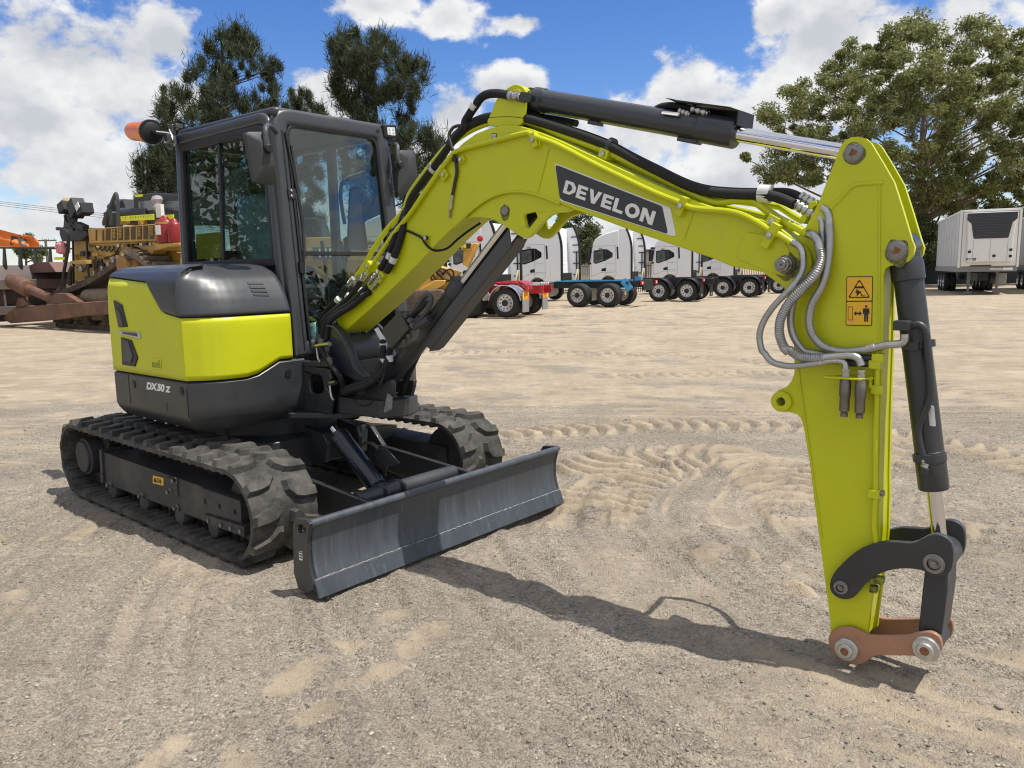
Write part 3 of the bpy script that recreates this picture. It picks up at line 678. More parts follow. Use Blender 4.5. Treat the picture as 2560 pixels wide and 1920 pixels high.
pipe('oil_pipe', [('b3', [(900, 780), (1250, 950), (1560, 1075), (1800, 1120), (2050, 1150), (2150, 1165)], 0.10), ('z7', [(690, 600), (780, 660), (850, 700)], 0.10)], 0.014)
def clamp(fr, p, y, d=(0.05, 0.03, 0.04), ang=0.0, bolt=True):
    c = L3(fr, p, y); m = MB(); m.box(c, d, Matrix.Rotation(-ang, 3, 'Y')); o = m.build('pipe_clamp', LIME(), BOOM, bevel=0.003)
    if bolt:
        m = MB(); m.rev(c + Vector((0, -d[1] / 2, 0)), (0, -1, 0), [(0.012, 0), (0.012, 0.010), (0.008, 0.012)], 8); m.build('clamp_bolt', ZINC(), o)
for a in (('b2', (1400, 625), -0.07, (0.035, 0.035, 0.07), 0.3), ('b3', (1275, 1165), -0.07, (0.03, 0.035, 0.08), -0.4), ('z7', (630, 800), -0.07, (0.035, 0.035, 0.10), -0.5), ('b3', (600, 690), 0.02, (0.05, 0.10, 0.045), -0.4), ('b3', (2150, 1310), -0.01, (0.05, 0.10, 0.045), -0.5)): clamp(*a)
for a in (('b2', (650, 830), -0.06, (0.04, 0.03, 0.03), 0.6), ('b2', (470, 985), -0.06, (0.05, 0.03, 0.05), 0.6), ('b1', (1110, 395), -0.062, (0.03, 0.02, 0.03), 0.0), ('b1', (640, 800), -0.065, (0.07, 0.03, 0.04), 0.8), ('b1', (545, 690), -0.05, (0.06, 0.08, 0.04), 0.9)): clamp(*a)

# hoses on the boom
def hose(pts, r, m_=None, name='hydraulic_hose', parent=None, n=12):
    v = [L3(fr, p, y) for fr, p, y in pts]; m = MB(); m.tube(v, r, n); return m.build(name, m_ or HOSE(), parent or BOOM)
def fitting(a, b, r, parent=None, nuts=3, m_=None):
    a, b = Vector(a), Vector(b); m = MB(); d = (b - a); l = d.length
    prof = []
    for k in range(nuts): prof += [(r * 1.25, l * k / nuts), (r * 1.25, l * (k + 0.55) / nuts), (r * 0.85, l * (k + 0.6) / nuts), (r * 0.85, l * (k + 0.95) / nuts)]
    m.rev(a, d, prof, 12); return m.build('hose_fitting', m_ or ZINC(), parent or BOOM)
def band(fr, p, y, r, d, w=0.03, m_=None):
    c = L3(fr, p, y); d = Vector(d).normalized(); m = MB(); m.cyl(c - d * w / 2, c + d * w / 2, r, 14); m.build('hose_tag', m_ or mat('white_tape', (0.66, 0.66, 0.63), 0.5, var=0.15, scale=40), BOOM)
main = [('b2', (60, 1420)), ('b2', (110, 1230)), ('b2', (240, 1040)), ('b2', (420, 800)), ('b2', (560, 610)), ('b2', (690, 490)), ('b2', (800, 430)), ('b2', (920, 392)), ('b2', (1080, 378)), ('b2', (1260, 385)), ('b2', (1450, 435)), ('b3', (140, 440)), ('b3', (400, 525)), ('b3', (620, 612)), ('b3', (840, 730)), ('b3', (1050, 835)), ('b3', (1250, 935)), ('b3', (1400, 995)), ('b3', (1560, 1030)), ('b3', (1800, 1048)), ('b3', (2030, 1052))]
y_m = -0.015
hose([('b1', (690, 745), -0.085), ('b1', (745, 640), -0.085), ('b1', (800, 500), -0.08), ('b1', (850, 350), -0.07), ('b1', (880, 200), -0.05)] + [(f, (p[0] + 4, p[1] + 6), y_m) for f, p in main] + [('z7', (700, 545), -0.02), ('z7', (790, 585), -0.03)], 0.0205)
hose([('b1', (625, 715), -0.075), ('b1', (690, 610), -0.075), ('b1', (760, 440), -0.065), ('b1', (830, 260), -0.05), ('b1', (890, 110), -0.03)] + [(f, (p[0] - 8, p[1] - 12), y_m + 0.04) for f, p in main] + [('z7', (740, 505), 0.03), ('z7', (840, 545), 0.02)], 0.0195)
hose([('b2', (850, 470), 0.06), ('b2', (960, 385), 0.06), ('b2', (1080, 330), 0.05), ('b2', (1200, 312), 0.05), ('b2', (1300, 325), 0.05), ('b2', (1380, 370), 0.04), ('b2', (1480, 420), 0.03)], 0.017)
hose([('b2', (700, 500), -0.03), ('b2', (675, 440), -0.03), ('b2', (725, 350), -0.03), ('b2', (780, 268), -0.03), ('b2', (840, 185), -0.03), ('b2', (920, 145), -0.03), ('b2', (1040, 142), -0.035), ('b2', (1145, 165), -0.04)], 0.0215)
fitting(L3('b2', (1140, 165), -0.045), L3('b2', (1260, 178), -0.05), 0.019, nuts=2); m = MB(); m.bar(L3('b2', (1250, 178), -0.05), L3('b2', (1360, 185), -0.03), 0.03, 0.045); m.build_each('port_block', GREY(), BOOM, bevel=0.004)
band('b2', (770, 275), -0.03, 0.0235, L3('b2', (840, 185), -0.03) - L3('b2', (725, 350), -0.03), 0.03)
for p, y in (((360, 925), -0.0),): band('b2', p, y, 0.040, L3('b2', (420, 800), 0) - L3('b2', (240, 1040), 0), 0.022, ZINC())
band('b3', (620, 608), 0.0, 0.036, L3('b3', (840, 730), 0) - L3('b3', (400, 525), 0), 0.022, GREY())
band('b3', (2040, 1050), 0.0, 0.036, L3('b3', (2100, 1060), 0) - L3('b3', (1900, 1050), 0), 0.045)
for p, y, d0, d1 in (((725, 580), -0.075, (690, 610), (760, 440)), ((760, 620), -0.085, (745, 640), (800, 500))): band('b1', p, y, 0.0225, L3('b1', d1, y) - L3('b1', d0, y), 0.035)
# lower fittings and the hoses down to the swing post
for (a, b, y, tail) in (((480, 760), (430, 830), -0.03, [(420, 850), (330, 980), (200, 1110), (60, 1230), (10, 1400)]), ((345, 810), (290, 880), 0.03, [(280, 900), (180, 1030), (70, 1150), (-20, 1300), (-30, 1450)]),
                        ((605, 745), (505, 870), -0.06, [(490, 900), (430, 960), (330, 1060), (170, 1170), (60, 1280), (20, 1450)]), ((650, 790), (535, 930), -0.07, [(520, 950), (450, 1000), (330, 1100), (200, 1180), (100, 1270), (60, 1450)]),
                        ((420, 780), (360, 880), 0.0, [(350, 900), (250, 1050), (130, 1160), (20, 1270), (0, 1420)])):
    fitting(L3('b1', a, y), L3('b1', b, y), 0.0125, nuts=4)
    w = [('b1', p, y - 0.012 * i) for i, p in enumerate(tail)] + [('b4', (110, 420), -0.15 + y * 0.4), ('b4', (160, 560), -0.16 + y * 0.4), ('b4', (270, 740), -0.16 + y * 0.4), ('b4', (390, 900), -0.15 + y * 0.4), ('b4', (430, 1060), -0.14), ('b4', (400, 1180), -0.10)]
    hose(w, 0.0175)
for p, d0, d1, y in (((435, 945), (490, 900), (430, 960), -0.065), ((460, 992), (520, 950), (450, 1000), -0.075), ((295, 1000), (420, 850), (330, 980), -0.035), ((185, 1035), (280, 900), (180, 1030), 0.0)): band('b1', p, y, 0.0195, L3('b1', d1, y) - L3('b1', d0, y), 0.03)
hose([('b2', (660, 472), -0.04), ('b2', (600, 474), -0.05), ('b2', (545, 500), -0.06), ('b2', (508, 570), -0.07), ('b2', (525, 660), -0.075), ('b2', (560, 770), -0.075), ('b2', (575, 840), -0.07), ('b2', (588, 950), -0.066), ('b2', (565, 1080), -0.066), ('b2', (543, 1195), -0.066)], 0.0085, mat('drain_hose', (0.03, 0.03, 0.032), 0.5), 'drain_hose')
fitting(L3('b2', (543, 1195), -0.066), L3('b2', (525, 1345), -0.066), 0.008, nuts=4); m = MB(); m.rev(L3('b2', (572, 832), -0.07), L3('b2', (574, 800), -0.07) - L3('b2', (572, 832), -0.07), [(0.016, -0.008), (0.016, 0.012)], 14); m.build('grommet', BLACK(), BOOM)
m = MB(); m.cyl(L3('b2', (520, 1345), -0.064), L3('b2', (515, 1430), -0.064), 0.006, 8); m.build('drain_valve', STEEL(), BOOM)
hose([('b1', (870, 305), -0.065), ('b1', (980, 352), -0.065), ('b1', (1055, 395), -0.068), ('b1', (1090, 450), -0.07), ('b1', (1140, 500), -0.06), ('b1', (1210, 525), -0.03), ('b1', (1320, 500), 0.0), ('b1', (1430, 405), 0.03), ('b1', (1540, 320), 0.05), ('b1', (1660, 240), 0.06)], 0.0065, name='sensor_cable')
hose([('b1', (780, 300), -0.02), ('b1', (700, 330), 0.02), ('b1', (640, 380), 0.03), ('b1', (600, 440), 0.03), ('b1', (580, 480), 0.03)], 0.0065, name='sensor_cable')
m = MB(); m.rev(L3('b1', (1110, 395), -0.066), (0, -1, 0), [(0.014, 0), (0.014, 0.008), (0.006, 0.01)], 12); m.build('cable_clip', BLACK(), BOOM)

# ---------------- boom cylinder with its guard
c_lo = L('b4', (1010, 1010), 0.05); bc0 = (c_lo[0], YC, c_lo[1]); bc1 = (pinb[0], YC, pinb[1])
ax = (Vector(bc1) - Vector(bc0)).normalized(); nrm = Vector((ax.z, 0, -ax.x))    # nrm: to the lower front side
sp = (L('b1', (1475, 720), YC)[0] - bc0[0]) / (bc1[0] - bc0[0])
BCY = hcyl('boom_cylinder', bc0, bc1, sp, 0.052, 0.026, EX, GREY(), cap=0.10, capr=1.16, eye=0.06)
g0, g1 = L('z5', (1080, 880), -0.03), L('z5', (1800, 70), -0.03)
def along(t, off, y): return Vector(bc0) + ax * t + nrm * off + Vector((0, y - YC, 0))
lenc = (Vector(bc1) - Vector(bc0)).length; t0, t1 = 0.33 * lenc, 0.955 * lenc
m = MB()
for (ya, yb, o0, o1) in ((0.0, 0.008, 0.052, 0.128), (0.10, 0.108, 0.052, 0.128), (0.008, 0.10, 0.120, 0.128)):
    q = [along(t0, o0, ya), along(t1, o0, ya), along(t1 - 0.05, o1, ya), along(t0 + 0.03, o1, ya)]; q2 = [v + Vector((0, yb - ya, 0)) for v in q]
    m.add(q + q2, [[0, 1, 2, 3], [7, 6, 5, 4], [0, 4, 5, 1], [1, 5, 6, 2], [2, 6, 7, 3], [3, 7, 4, 0]])
m.build('cylinder_guard', mat('guard_grey', (0.066, 0.067, 0.070), 0.5, var=0.1), BCY, bevel=0.004)
m = MB(); m.bar(along(0.10, 0.0, YC), along(0.40 * lenc, 0.0, YC), 0.10, 0.09, (0, 1, 0)); m.build('cylinder_base', GREY(), BCY, bevel=0.02)
# valve box hung on it
q = lat('z5', [(705, 880), (850, 722), (932, 872), (785, 1042)], -0.10)
m = MB(); m.side(fillet(q, 0.006), -0.10, 0.02); m.build('valve_cover', GREY(), BCY, bevel=0.005)
m = MB(); q = lat('z5', [(790, 1030), (930, 865), (1010, 850), (985, 960), (880, 1030)], -0.085); m.side(q, -0.07, 0.01)
m.build('valve_block', mat('valve_grey', (0.09, 0.088, 0.085), 0.5), BCY, bevel=0.005)
m = MB()
for p in ((938, 930), (902, 975), (905, 760), (945, 800), (965, 840)): v = L3('z5', p, -0.075); m.rev(v, (0.5, -1, -0.3), [(0.016, -0.02), (0.016, 0.006), (0.009, 0.007), (0.009, 0.012)], 12)
m.build_each('valve_port', mat('valve_port_grey', (0.12, 0.12, 0.12), 0.4, 0.6), BCY)
for k, pts in enumerate(([(940, 760), (1000, 690), (1060, 610), (1110, 590), (1120, 650), (1075, 740), (1030, 790)], [(960, 780), (1040, 700), (1085, 640), (1100, 700), (1050, 790)])):
    hose([('z5', p, -0.05 + 0.04 * k) for p in pts], 0.0135, mat('grey_pipe', (0.05, 0.055, 0.06), 0.35), 'valve_pipe', BCY)
m = MB(); v0 = L3('z5', (1110, 790), -0.05); m.cyl(v0, L3('z5', (1000, 860), -0.05), 0.028, 16); m.build('valve_body', GREY(), BCY, bevel=0.003)
hose([('b4', (1600, 390), 0.12), ('b4', (1480, 560), 0.12), ('b4', (1390, 740), 0.12), ('b4', (1300, 950), 0.12), ('b4', (1240, 1120), 0.12), ('b4', (1160, 1150), 0.12), ('b4', (1080, 1080), 0.12)], 0.019, parent=BCY)
fitting(L3('b4', (1640, 350), 0.12), L3('b4', (1480, 560), 0.12), 0.016, BCY, 4)
for k in range(3): hose([('b4', (1150 + 40 * k, 820 - 20 * k), 0.3), ('b4', (1200 + 35 * k, 860), 0.3), ('b4', (1180 + 40 * k, 960), 0.3), ('b4', (1130 + 45 * k, 1010), 0.28)], 0.012, parent=BCY)
# hoses crossing in front of the swing post
hose([('b4', (980, 400), 0.0), ('b4', (985, 560), -0.03), ('b4', (960, 700), -0.06), ('b4', (880, 860), -0.10), ('b4', (720, 980), -0.14), ('b4', (540, 1040), -0.15), ('b4', (440, 1080), -0.14)], 0.020)
hose([('b4', (1090, 500), 0.0), ('b4', (1050, 620), -0.03), ('b4', (1000, 780), -0.07), ('b4', (880, 920), -0.11), ('b4', (720, 1030), -0.15), ('b4', (560, 1080), -0.16), ('b4', (450, 1120), -0.15)], 0.020)
hose([('b4', (1050, 720), -0.02), ('b4', (980, 900), -0.14), ('b4', (900, 1120), -0.16), ('b4', (800, 1270), -0.17), ('b4', (680, 1290), -0.17), ('b4', (560, 1200), -0.16)], 0.0055, name='sensor_cable')
for p, y in (((985, 470), -0.01), ((1075, 640), -0.03), ((990, 680), -0.05)): band('b4', p, y, 0.022, (0.1, -0.1, 1), 0.035)
m = MB(); q = [L3('b4', p, 0.0) for p in ((860, 240), (900, 215), (1000, 380), (965, 410))]; m.add(q + [v + Vector((0, .01, 0)) for v in q], [[0, 1, 2, 3], [7, 6, 5, 4], [0, 4, 5, 1], [1, 5, 6, 2], [2, 6, 7, 3], [3, 7, 4, 0]]); m.build('label_strip', WHITE(), BCY)
m = MB(); y_, z_ = K('b4', (1180, 980), 0.22)
m.front([K('b4', p, 0.215) for p in ((1130, 985), (1325, 945), (1325, 1060), (1130, 1080))], 0.206, 0.212); m.build('warning_label', YELLOWS(), SK)

# ---------------- arm
AY0, AY1 = -0.027, 0.127
a_top = lat('z7', [(1110, 182), (1138, 142), (1185, 119), (1235, 115), (1285, 128), (1320, 160), (1350, 210), (1400, 292), (1480, 432), (1540, 620), (1600, 820), (1622, 880), (1612, 932), (1580, 975), (1520, 1000), (1450, 1008), (1418, 1028), (1408, 1075), (1406, 1250)], AY0)
a_r = lat('z8', [(1078, 120), (1075, 240), (1066, 500), (1060, 700), (1050, 1200)], AY0) + lat('z9', [(688, 300), (680, 560), (655, 800), (628, 1000), (600, 1240), (540, 1270)], AY0)
a_l = lat('z9', [(350, 1230), (347, 1100), (290, 680), (205, 0)], AY0) + lat('z8', [(570, 1380), (530, 1100), (497, 900), (480, 805), (463, 745), (428, 710), (380, 695), (310, 690), (265, 655), (248, 605), (258, 560), (300, 524), (350, 505), (390, 460), (410, 400), (410, 240)], AY0) + lat('z7', [(776, 1430), (765, 1290), (740, 1235), (705, 1100), (720, 900), (860, 760), (960, 570)], AY0)
eyeh = L('z8', (320, 612), AY0)
m = MB()
for y0 in (AY0, AY1 - 0.022): m.side(a_top + a_r + a_l, y0, y0 + 0.022, [circ(*eyeh, 0.018, 20)[::-1]])
ins = lat('z7', [(930, 700), (1060, 640), (1180, 600), (1330, 640), (1395, 1060), (1393, 1250)], AY0) + lat('z8', [(1064, 240), (1048, 700), (1038, 1200)], AY0) + lat('z9', [(676, 300), (668, 560), (645, 800), (615, 1000), (590, 1225)], AY0) + lat('z9', [(362, 1200), (300, 680), (217, 0)], AY0) + lat('z8', [(540, 1100), (490, 800), (440, 700), (425, 400)], AY0) + lat('z7', [(790, 1430), (760, 1230), (740, 1000)], AY0)
m.side(ins, AY0 + 0.018, AY1 - 0.018)
ARM = m.build('arm', LIME(), EX, bevel=0.003)
m = MB(); m.rev((eyeh[0], AY0 - 0.018, eyeh[1]), (0, 1, 0), [(0.018, 0), (0.038, 0), (0.041, 0.004), (0.041, 0.186), (0.038, 0.19), (0.018, 0.19), (0.018, 0)], 28, caps=False); m.build('lifting_eye', LIME(), ARM, bevel=0.002)
# stiffening rib of the arm head, weld flanges
m = MB(); m.tube([L3('z7', p, AY0) for p in ((1040, 612), (1110, 545), (1180, 470), (1235, 445), (1320, 438), (1402, 432))], 0.0075, 8); m.bar(L3('z7', (1385, 445), AY0), L3('z7', (1378, 1600), AY0), 0.004, 0.010, (0, 1, 0))
m.bar(L3('z8', (440, 360), AY0), L3('z8', (500, 790), AY0), 0.004, 0.012, (0, 1, 0)); m.bar(L3('z8', (500, 790), AY0), L3('z8', (620, 1640), AY0), 0.004, 0.012, (0, 1, 0)); m.build('weld_line', LIME(), ARM)
def pinhead(fr, p, y, r, parent, deep=0.012, m_=None, name='pin_head'):
    x, z = L(fr, p, y); m = MB(); m.rev((x, y, z), (0, -1, 0), [(r * 1.12, 0), (r * 1.12, deep * 0.5), (r * 1.0, deep * 0.5), (r, deep), (r * 0.9, deep * 1.15), (0.004, deep * 1.15), (0.003, deep * 0.6)], 28); o = m.build(name, m_ or STEEL(), parent); m = MB(); m.side(cr2([(x + r * (0.42 + 0.12 * math.sin(k * 2.1)) * math.cos(k * math.pi / 6), z + r * (0.42 + 0.12 * math.cos(k * 1.7)) * math.sin(k * math.pi / 6)) for k in range(12)], 2, True), y - deep * 1.15, y - deep * 1.15 - 0.0006); m.build('rust_patch', mat('rust_spot', (0.22, 0.10, 0.04), 0.8, var=0.4, scale=60), o); return o
def smear(fr, p, y, r, parent, sd, sq=(1, 1)):
    x, z = L(fr, p, y); rs = random.Random(sd); m = MB(); o = []; w = [rs.uniform(-.5, .5) for _ in range(6)]
    for k in range(48): a = 2 * math.pi * k / 48; q = r * (1 + 0.13 * sum(w[j] * math.sin((j + 1) * a + w[j] * 9) for j in range(6))); o.append((x + q * math.cos(a) * sq[0], z + q * math.sin(a) * sq[1] - 0.004))
    m.side(o, y - 0.0003, y - 0.0008); m.build('grease_smear', mat('grease', (0.21, 0.215, 0.02), 0.55, var=0.5, scale=60, col2=(0.06, 0.055, 0.02), mixs=40, mixlo=0.45, mixhi=0.6), parent)
smear('z7', (1206, 229), AY0, 0.039, ARM, 1); smear('z7', (1505, 906), AY0, 0.041, ARM, 2, (1, 1.12)); smear('z7', (740, 1010), BY0, 0.048, BOOM, 3, (1, 1.1)); smear('b2', (1092, 1372), BY0 + .012, 0.031, BOOM, 4, (.9, 1.25))
pinhead('z7', (1206, 229), AY0, 0.0305, ARM); pinhead('z7', (1505, 903), AY0, 0.0315, ARM)
tp = L('z7', (1206, 229), AY0); mp = L('z7', (1505, 903), AY0)
for q_ in (tp, mp): m = MB(); m.cyl((q_[0], AY0 + 0.01, q_[1]), (q_[0], AY1 - 0.01, q_[1]), 0.03, 20); m.build('pin', STEEL(), ARM)
# long pipe on the arm
pipe('oil_pipe', [('z8', [(1040, 300), (1030, 520), (1022, 900), (1020, 1290)], AY0 - 0.012), ('z9', [(658, 240), (650, 450), (665, 560), (670, 640)], AY0 - 0.012)], 0.010, parent=ARM)
pipe('oil_pipe', [('z8', [(1052, 270), (1044, 700), (1035, 1290)], AY0 + 0.02), ('z9', [(675, 240), (672, 420), (682, 560)], AY0 + 0.012)], 0.009, parent=ARM)
m = MB()
for fr, p in (('z8', (1035, 525)), ('z9', (650, 232)), ('z8', (1045, 285)), ('z8', (1022, 335))): c = L3(fr, p, AY0 - 0.012); m.box(c, (0.04, 0.035, 0.032))
m.build_each('pipe_clamp', LIME(), ARM, bevel=0.003)
m = MB(); c = L3('z9', (697, 228), AY0); m.rev(c, (1, 0, 0), [(0.012, -0.01), (0.012, 0.012)], 8); m.build('clamp_bolt', STEEL(), ARM)
m = MB()
for p, w in (((650, 830), 0.02), ((690, 830), 0.022), ((650, 890), 0.02)): c = L3('z9', p, AY0 - 0.005); m.box(c, (w * 1.3, 0.03, w * 1.3))
m.build_each('grease_block', mat('grease_block_olive', (0.25, 0.27, 0.02), 0.5, col2=(0.03, 0.03, 0.02), mixs=30), ARM, bevel=0.003)
# warning label with the two pictograms
WL = fillet(lat('z7', [(1152, 1082), (1335, 1080), (1328, 1424), (1146, 1421)], AY0), 0.006)
m = MB(); m.side(WL, AY0 - 0.0004, AY0 - 0.0016); WLB = m.build('warning_label', BLACK(), ARM)
m = MB()
for q in ([(1157, 1088), (1330, 1086), (1327, 1248), (1154, 1250)], [(1154, 1258), (1327, 1256), (1323, 1418), (1151, 1415)]): m.side(fillet(lat('z7', q, AY0), 0.004), AY0 - 0.0016, AY0 - 0.0024)
m.build('label_field', YELLOWS(), WLB)
m = MB(); yy0, yy1 = AY0 - 0.0024, AY0 - 0.0032
def pz(*p): return lat('z7', p, AY0)
m.side(fillet(pz((1242, 1098), (1318, 1230), (1162, 1230)), 0.006), yy0, yy1, [fillet(pz((1242, 1112), (1307, 1223), (1174, 1223)), 0.005)[::-1]])
m.side(pz((1212, 1150), (1272, 1150), (1272, 1164), (1212, 1164)), yy0, yy1)
m.side(circ(*L('z7', (1226, 1178), AY0), 0.0035, 14), yy0, yy1)
for w in ([(1212, 1188), (1226, 1184), (1240, 1205), (1232, 1208)], [(1234, 1180), (1250, 1184), (1262, 1212), (1286, 1214), (1286, 1219), (1258, 1219), (1246, 1194)], [(1226, 1186), (1238, 1180), (1246, 1192), (1228, 1216), (1220, 1214), (1232, 1194)]): m.side(pz(*w), yy0, yy1)
o = pz((1163, 1290), (1198, 1290), (1196, 1385), (1162, 1384)); i_ = pz((1166, 1294), (1195, 1294), (1193, 1381), (1165, 1380)); m.side(o, yy0, yy1, [i_[::-1]])
m.side(pz((1203, 1337), (1220, 1320), (1220, 1331), (1242, 1331), (1242, 1320), (1259, 1337), (1242, 1354), (1242, 1343), (1220, 1343), (1220, 1354)), yy0, yy1)
m.side(circ(*L('z7', (1289, 1289), AY0), 0.0042, 16), yy0, yy1)
m.side(pz((1268, 1302), (1310, 1302), (1312, 1342), (1305, 1342), (1303, 1318), (1302, 1394), (1291, 1394), (1290, 1350), (1287, 1350), (1286, 1394), (1275, 1394), (1275, 1318), (1272, 1342), (1265, 1342)), yy0, yy1)
m.build('pictogram', BLACK(), WLB)

# arm cylinder above the boom
e0 = L('b3', (-60, 186), YC); e1 = (tp[0], tp[1])
A0 = Vector((e0[0], YC, e0[1])); A1 = Vector((e1[0], YC, e1[1])); spl = (L('b3', (1775, 500), YC)[0] - A0.x) / (A1.x - A0.x)
ACY = hcyl('arm_cylinder', A0, A1, spl, 0.0535, 0.030, EX, NAVY if False else mat('arm_cylinder_paint', (0.030, 0.034, 0.042), 0.33, var=0.08, coat=0.2), cap=0.165, capr=1.12, eye=0.04)
axa = (A1 - A0).normalized(); na = Vector((-axa.z, 0, axa.x))
m = MB(); m.rev(A1 - axa * 0.035, axa, [(0.033, -0.03), (0.04, 0), (0.04, 0.02)], 20); m.build('rod_collar', BLACK(), ACY)
m = MB(); m.rev(A0 + axa * 0.02, axa, [(0.05, -0.05), (0.060, -0.03), (0.060, 0.02), (0.056, 0.03)], 28)
for p, w in (((475, 400), 0.05), ((1340, 562), 0.08)): c = L3('b3', p, YC); m.bar(c - axa * w / 2 * 1.2, c + axa * w / 2 * 1.2, 0.05, 0.018)
m.build_each('cylinder_stop', mat('arm_cylinder_paint', (0, 0, 0)), ACY, bevel=0.003)
m = MB(); c0 = L3('b3', (1090, 290), YC); q = []
for (p, lift) in (((1090, 285), 0), ((1245, 300), 0), ((1228, 328), 1), ((1080, 308), 1)):
    q.append(L3('b3', p, -0.006 - 0.006 * lift))
m.add(q + [v + Vector((0, 0.01, -0.002)) for v in q], [[0, 1, 2, 3], [7, 6, 5, 4], [0, 4, 5, 1], [1, 5, 6, 2], [2, 6, 7, 3], [3, 7, 4, 0]]); m.build('number_sticker', WHITE(), ACY)
m = MB()                                          # hose guard on top
top_l = [(1155, 178), (1760, 262), (1845, 295), (1825, 420), (1780, 420), (1700, 300), (1250, 218)]
q0 = lat('b3', [(1240, 195), (1760, 262), (1845, 292), (1828, 430), (1815, 430), (1830, 300), (1755, 275), (1240, 215)], YC)
m.side(q0, 0.0, 0.15); q1 = lat('b3', [(1160, 178), (1250, 192), (1250, 215)], YC); m.side(q1, 0.0, 0.15)
q2 = lat('b3', [(1250, 215), (1755, 275), (1830, 300), (1815, 400), (1500, 330)], YC + 0.09); m.side(q2, YC + 0.09, YC + 0.10)
m.build('hose_guard', BLACK(), ACY, bevel=0.002)
for k, pts in enumerate(([(1000, 290), (1080, 245), (1180, 235), (1300, 255), (1420, 280)], [(1050, 300), (1150, 255), (1260, 280), (1380, 300)])): hose([('b3', p, YC + 0.03 * k) for p in pts], 0.014, parent=ACY)
fitting(L3('b3', (1370, 265), YC - 0.02), L3('b3', (1520, 310), YC - 0.02), 0.014, ACY, 3); fitting(L3('b3', (1250, 285), YC - 0.03), L3('b3', (1350, 320), YC - 0.03), 0.012, ACY, 3)
hose([('b3', (-140, 330), 0.09), ('b3', (0, 345), 0.09), ('b3', (150, 370), 0.09), ('b3', (300, 400), 0.08)], 0.017, parent=ACY)

# bucket cylinder down the front of the arm
u0 = L('z7', (1560, 930), YC)
b_top = Vector((mp[0] + 0.005, YC, mp[1])); lk = L('z9', (1068, 716), -0.06); b_bot = Vector((lk[0], YC, lk[1]))
spb = (b_top.z - L('z8', (1450, 1275), YC)[1]) / (b_top.z - b_bot.z)
UCY = hcyl('bucket_cylinder', b_top, b_bot, spb, 0.049, 0.026, EX, GREY(), cap=0.13, capr=1.05, eye=0.045)
axu = (b_bot - b_top).normalized()
m = MB(); m.rev(b_top + axu * 0.045, axu, [(0.04, -0.04), (0.056, 0.0), (0.056, 0.06), (0.052, 0.064)], 28); m.build('cylinder_head', GREY(), UCY)
def onu(t, dx, dy): return b_top + axu * t + Vector((axu.z * -1, 0, axu.x)) * dx + Vector((0, dy, 0))
hose([('z8', (1290, 40), -0.01), ('z8', (1350, 35), -0.01), ('z8', (1395, 80), -0.008), ('z8', (1412, 200), -0.005), ('z8', (1438, 500), -0.005), ('z8', (1425, 610), -0.007), ('z8', (1370, 740), -0.010), ('z8', (1345, 830), -0.010), ('z8', (1355, 920), -0.010), ('z8', (1380, 1040), -0.008)], 0.013, GREY(), 'oil_pipe', UCY)
m = MB(); m.box(L3('z8', (1225, 40), -0.03), (0.05, 0.05, 0.035)); m.box(L3('z8', (1395, 1140), -0.01), (0.025, 0.02, 0.025)); m.build_each('port_block', GREY(), UCY, bevel=0.003)
for p in ((1345, 185), (1430, 1035)): c = L3('z8', p, YC); m = MB(); m.rev(c - axu * 0.012, axu, [(0.056, 0), (0.056, 0.024)], 28); m.box(L3('z8', (p[0] - 50, p[1] + 8), -0.006), (0.05, 0.03, 0.028)); m.build('pipe_band', GREY(), UCY)
fitting(L3('z8', (1385, 1050), -0.008), L3('z8', (1400, 1120), -0.008), 0.011, UCY, 2)
m = MB(); q = [L3('z8', p, 0.0) for p in ((1438, 652), (1464, 650), (1478, 800), (1452, 802))]; m.add(q + [v + Vector((-.02, 0.012, 0)) for v in q], [[0, 1, 2, 3], [7, 6, 5, 4], [0, 4, 5, 1], [1, 5, 6, 2], [2, 6, 7, 3], [3, 7, 4, 0]]); m.build('number_sticker', WHITE(), UCY)

# linkage
HY = -0.062
hl = cr2(lat('z9', [(345, 850), (368, 790), (430, 718), (520, 640), (620, 590), (740, 563), (900, 575), (970, 552), (1030, 521), (1080, 513), (1140, 530), (1185, 575), (1199, 650), (1190, 740), (1160, 788), (1110, 807), (1050, 802), (1000, 772), (930, 755), (840, 752), (760, 763), (680, 792), (620, 832), (560, 892), (525, 935), (485, 960), (430, 963), (378, 940), (348, 900)], HY), 2, True)
p1_, p2_ = L('z9', (432, 880), HY), L('z9', (1068, 716), HY)
m = MB(); m.side(hl, HY, HY + 0.026); RL = m.build('rocker_link', GREY(), EX, bevel=0.003)
m = MB(); m.side(hl, 0.136, 0.162); m.build('rocker_link', GREY(), EX, bevel=0.003)
m = MB(); m.cyl((p2_[0], HY + 0.02, p2_[1]), (p2_[0], 0.14, p2_[1]), 0.052, 26); m.cyl((p1_[0], HY + 0.02, p1_[1]), (p1_[0], 0.14, p1_[1]), 0.03, 20); m.build_each('link_spacer', GREY(), RL)
def nutted(fr, p, y, r, parent):
    x, z = L(fr, p, y); m = MB(); m.rev((x, y, z), (0, -1, 0), [(r * 1.2, 0), (r * 1.15, 0.006), (r, 0.008), (r, 0.012), (r * 0.72, 0.012), (r * 0.62, 0.004)], 28); m.rev((x, y - 0.002, z), (0, -1, 0), [(r * 0.42, 0), (r * 0.42, 0.012)], 6); m.build('link_pin', STEEL(), parent)
nutted('z9', (422, 880), HY, 0.023, RL); nutted('z9', (1066, 716), HY, 0.031, RL)
m = MB(); q = lat('z9', [(1000, 770), (1162, 770), (1160, 900), (1118, 1215), (955, 1190), (985, 900)], -0.02); m.side(q, -0.022, 0.122)
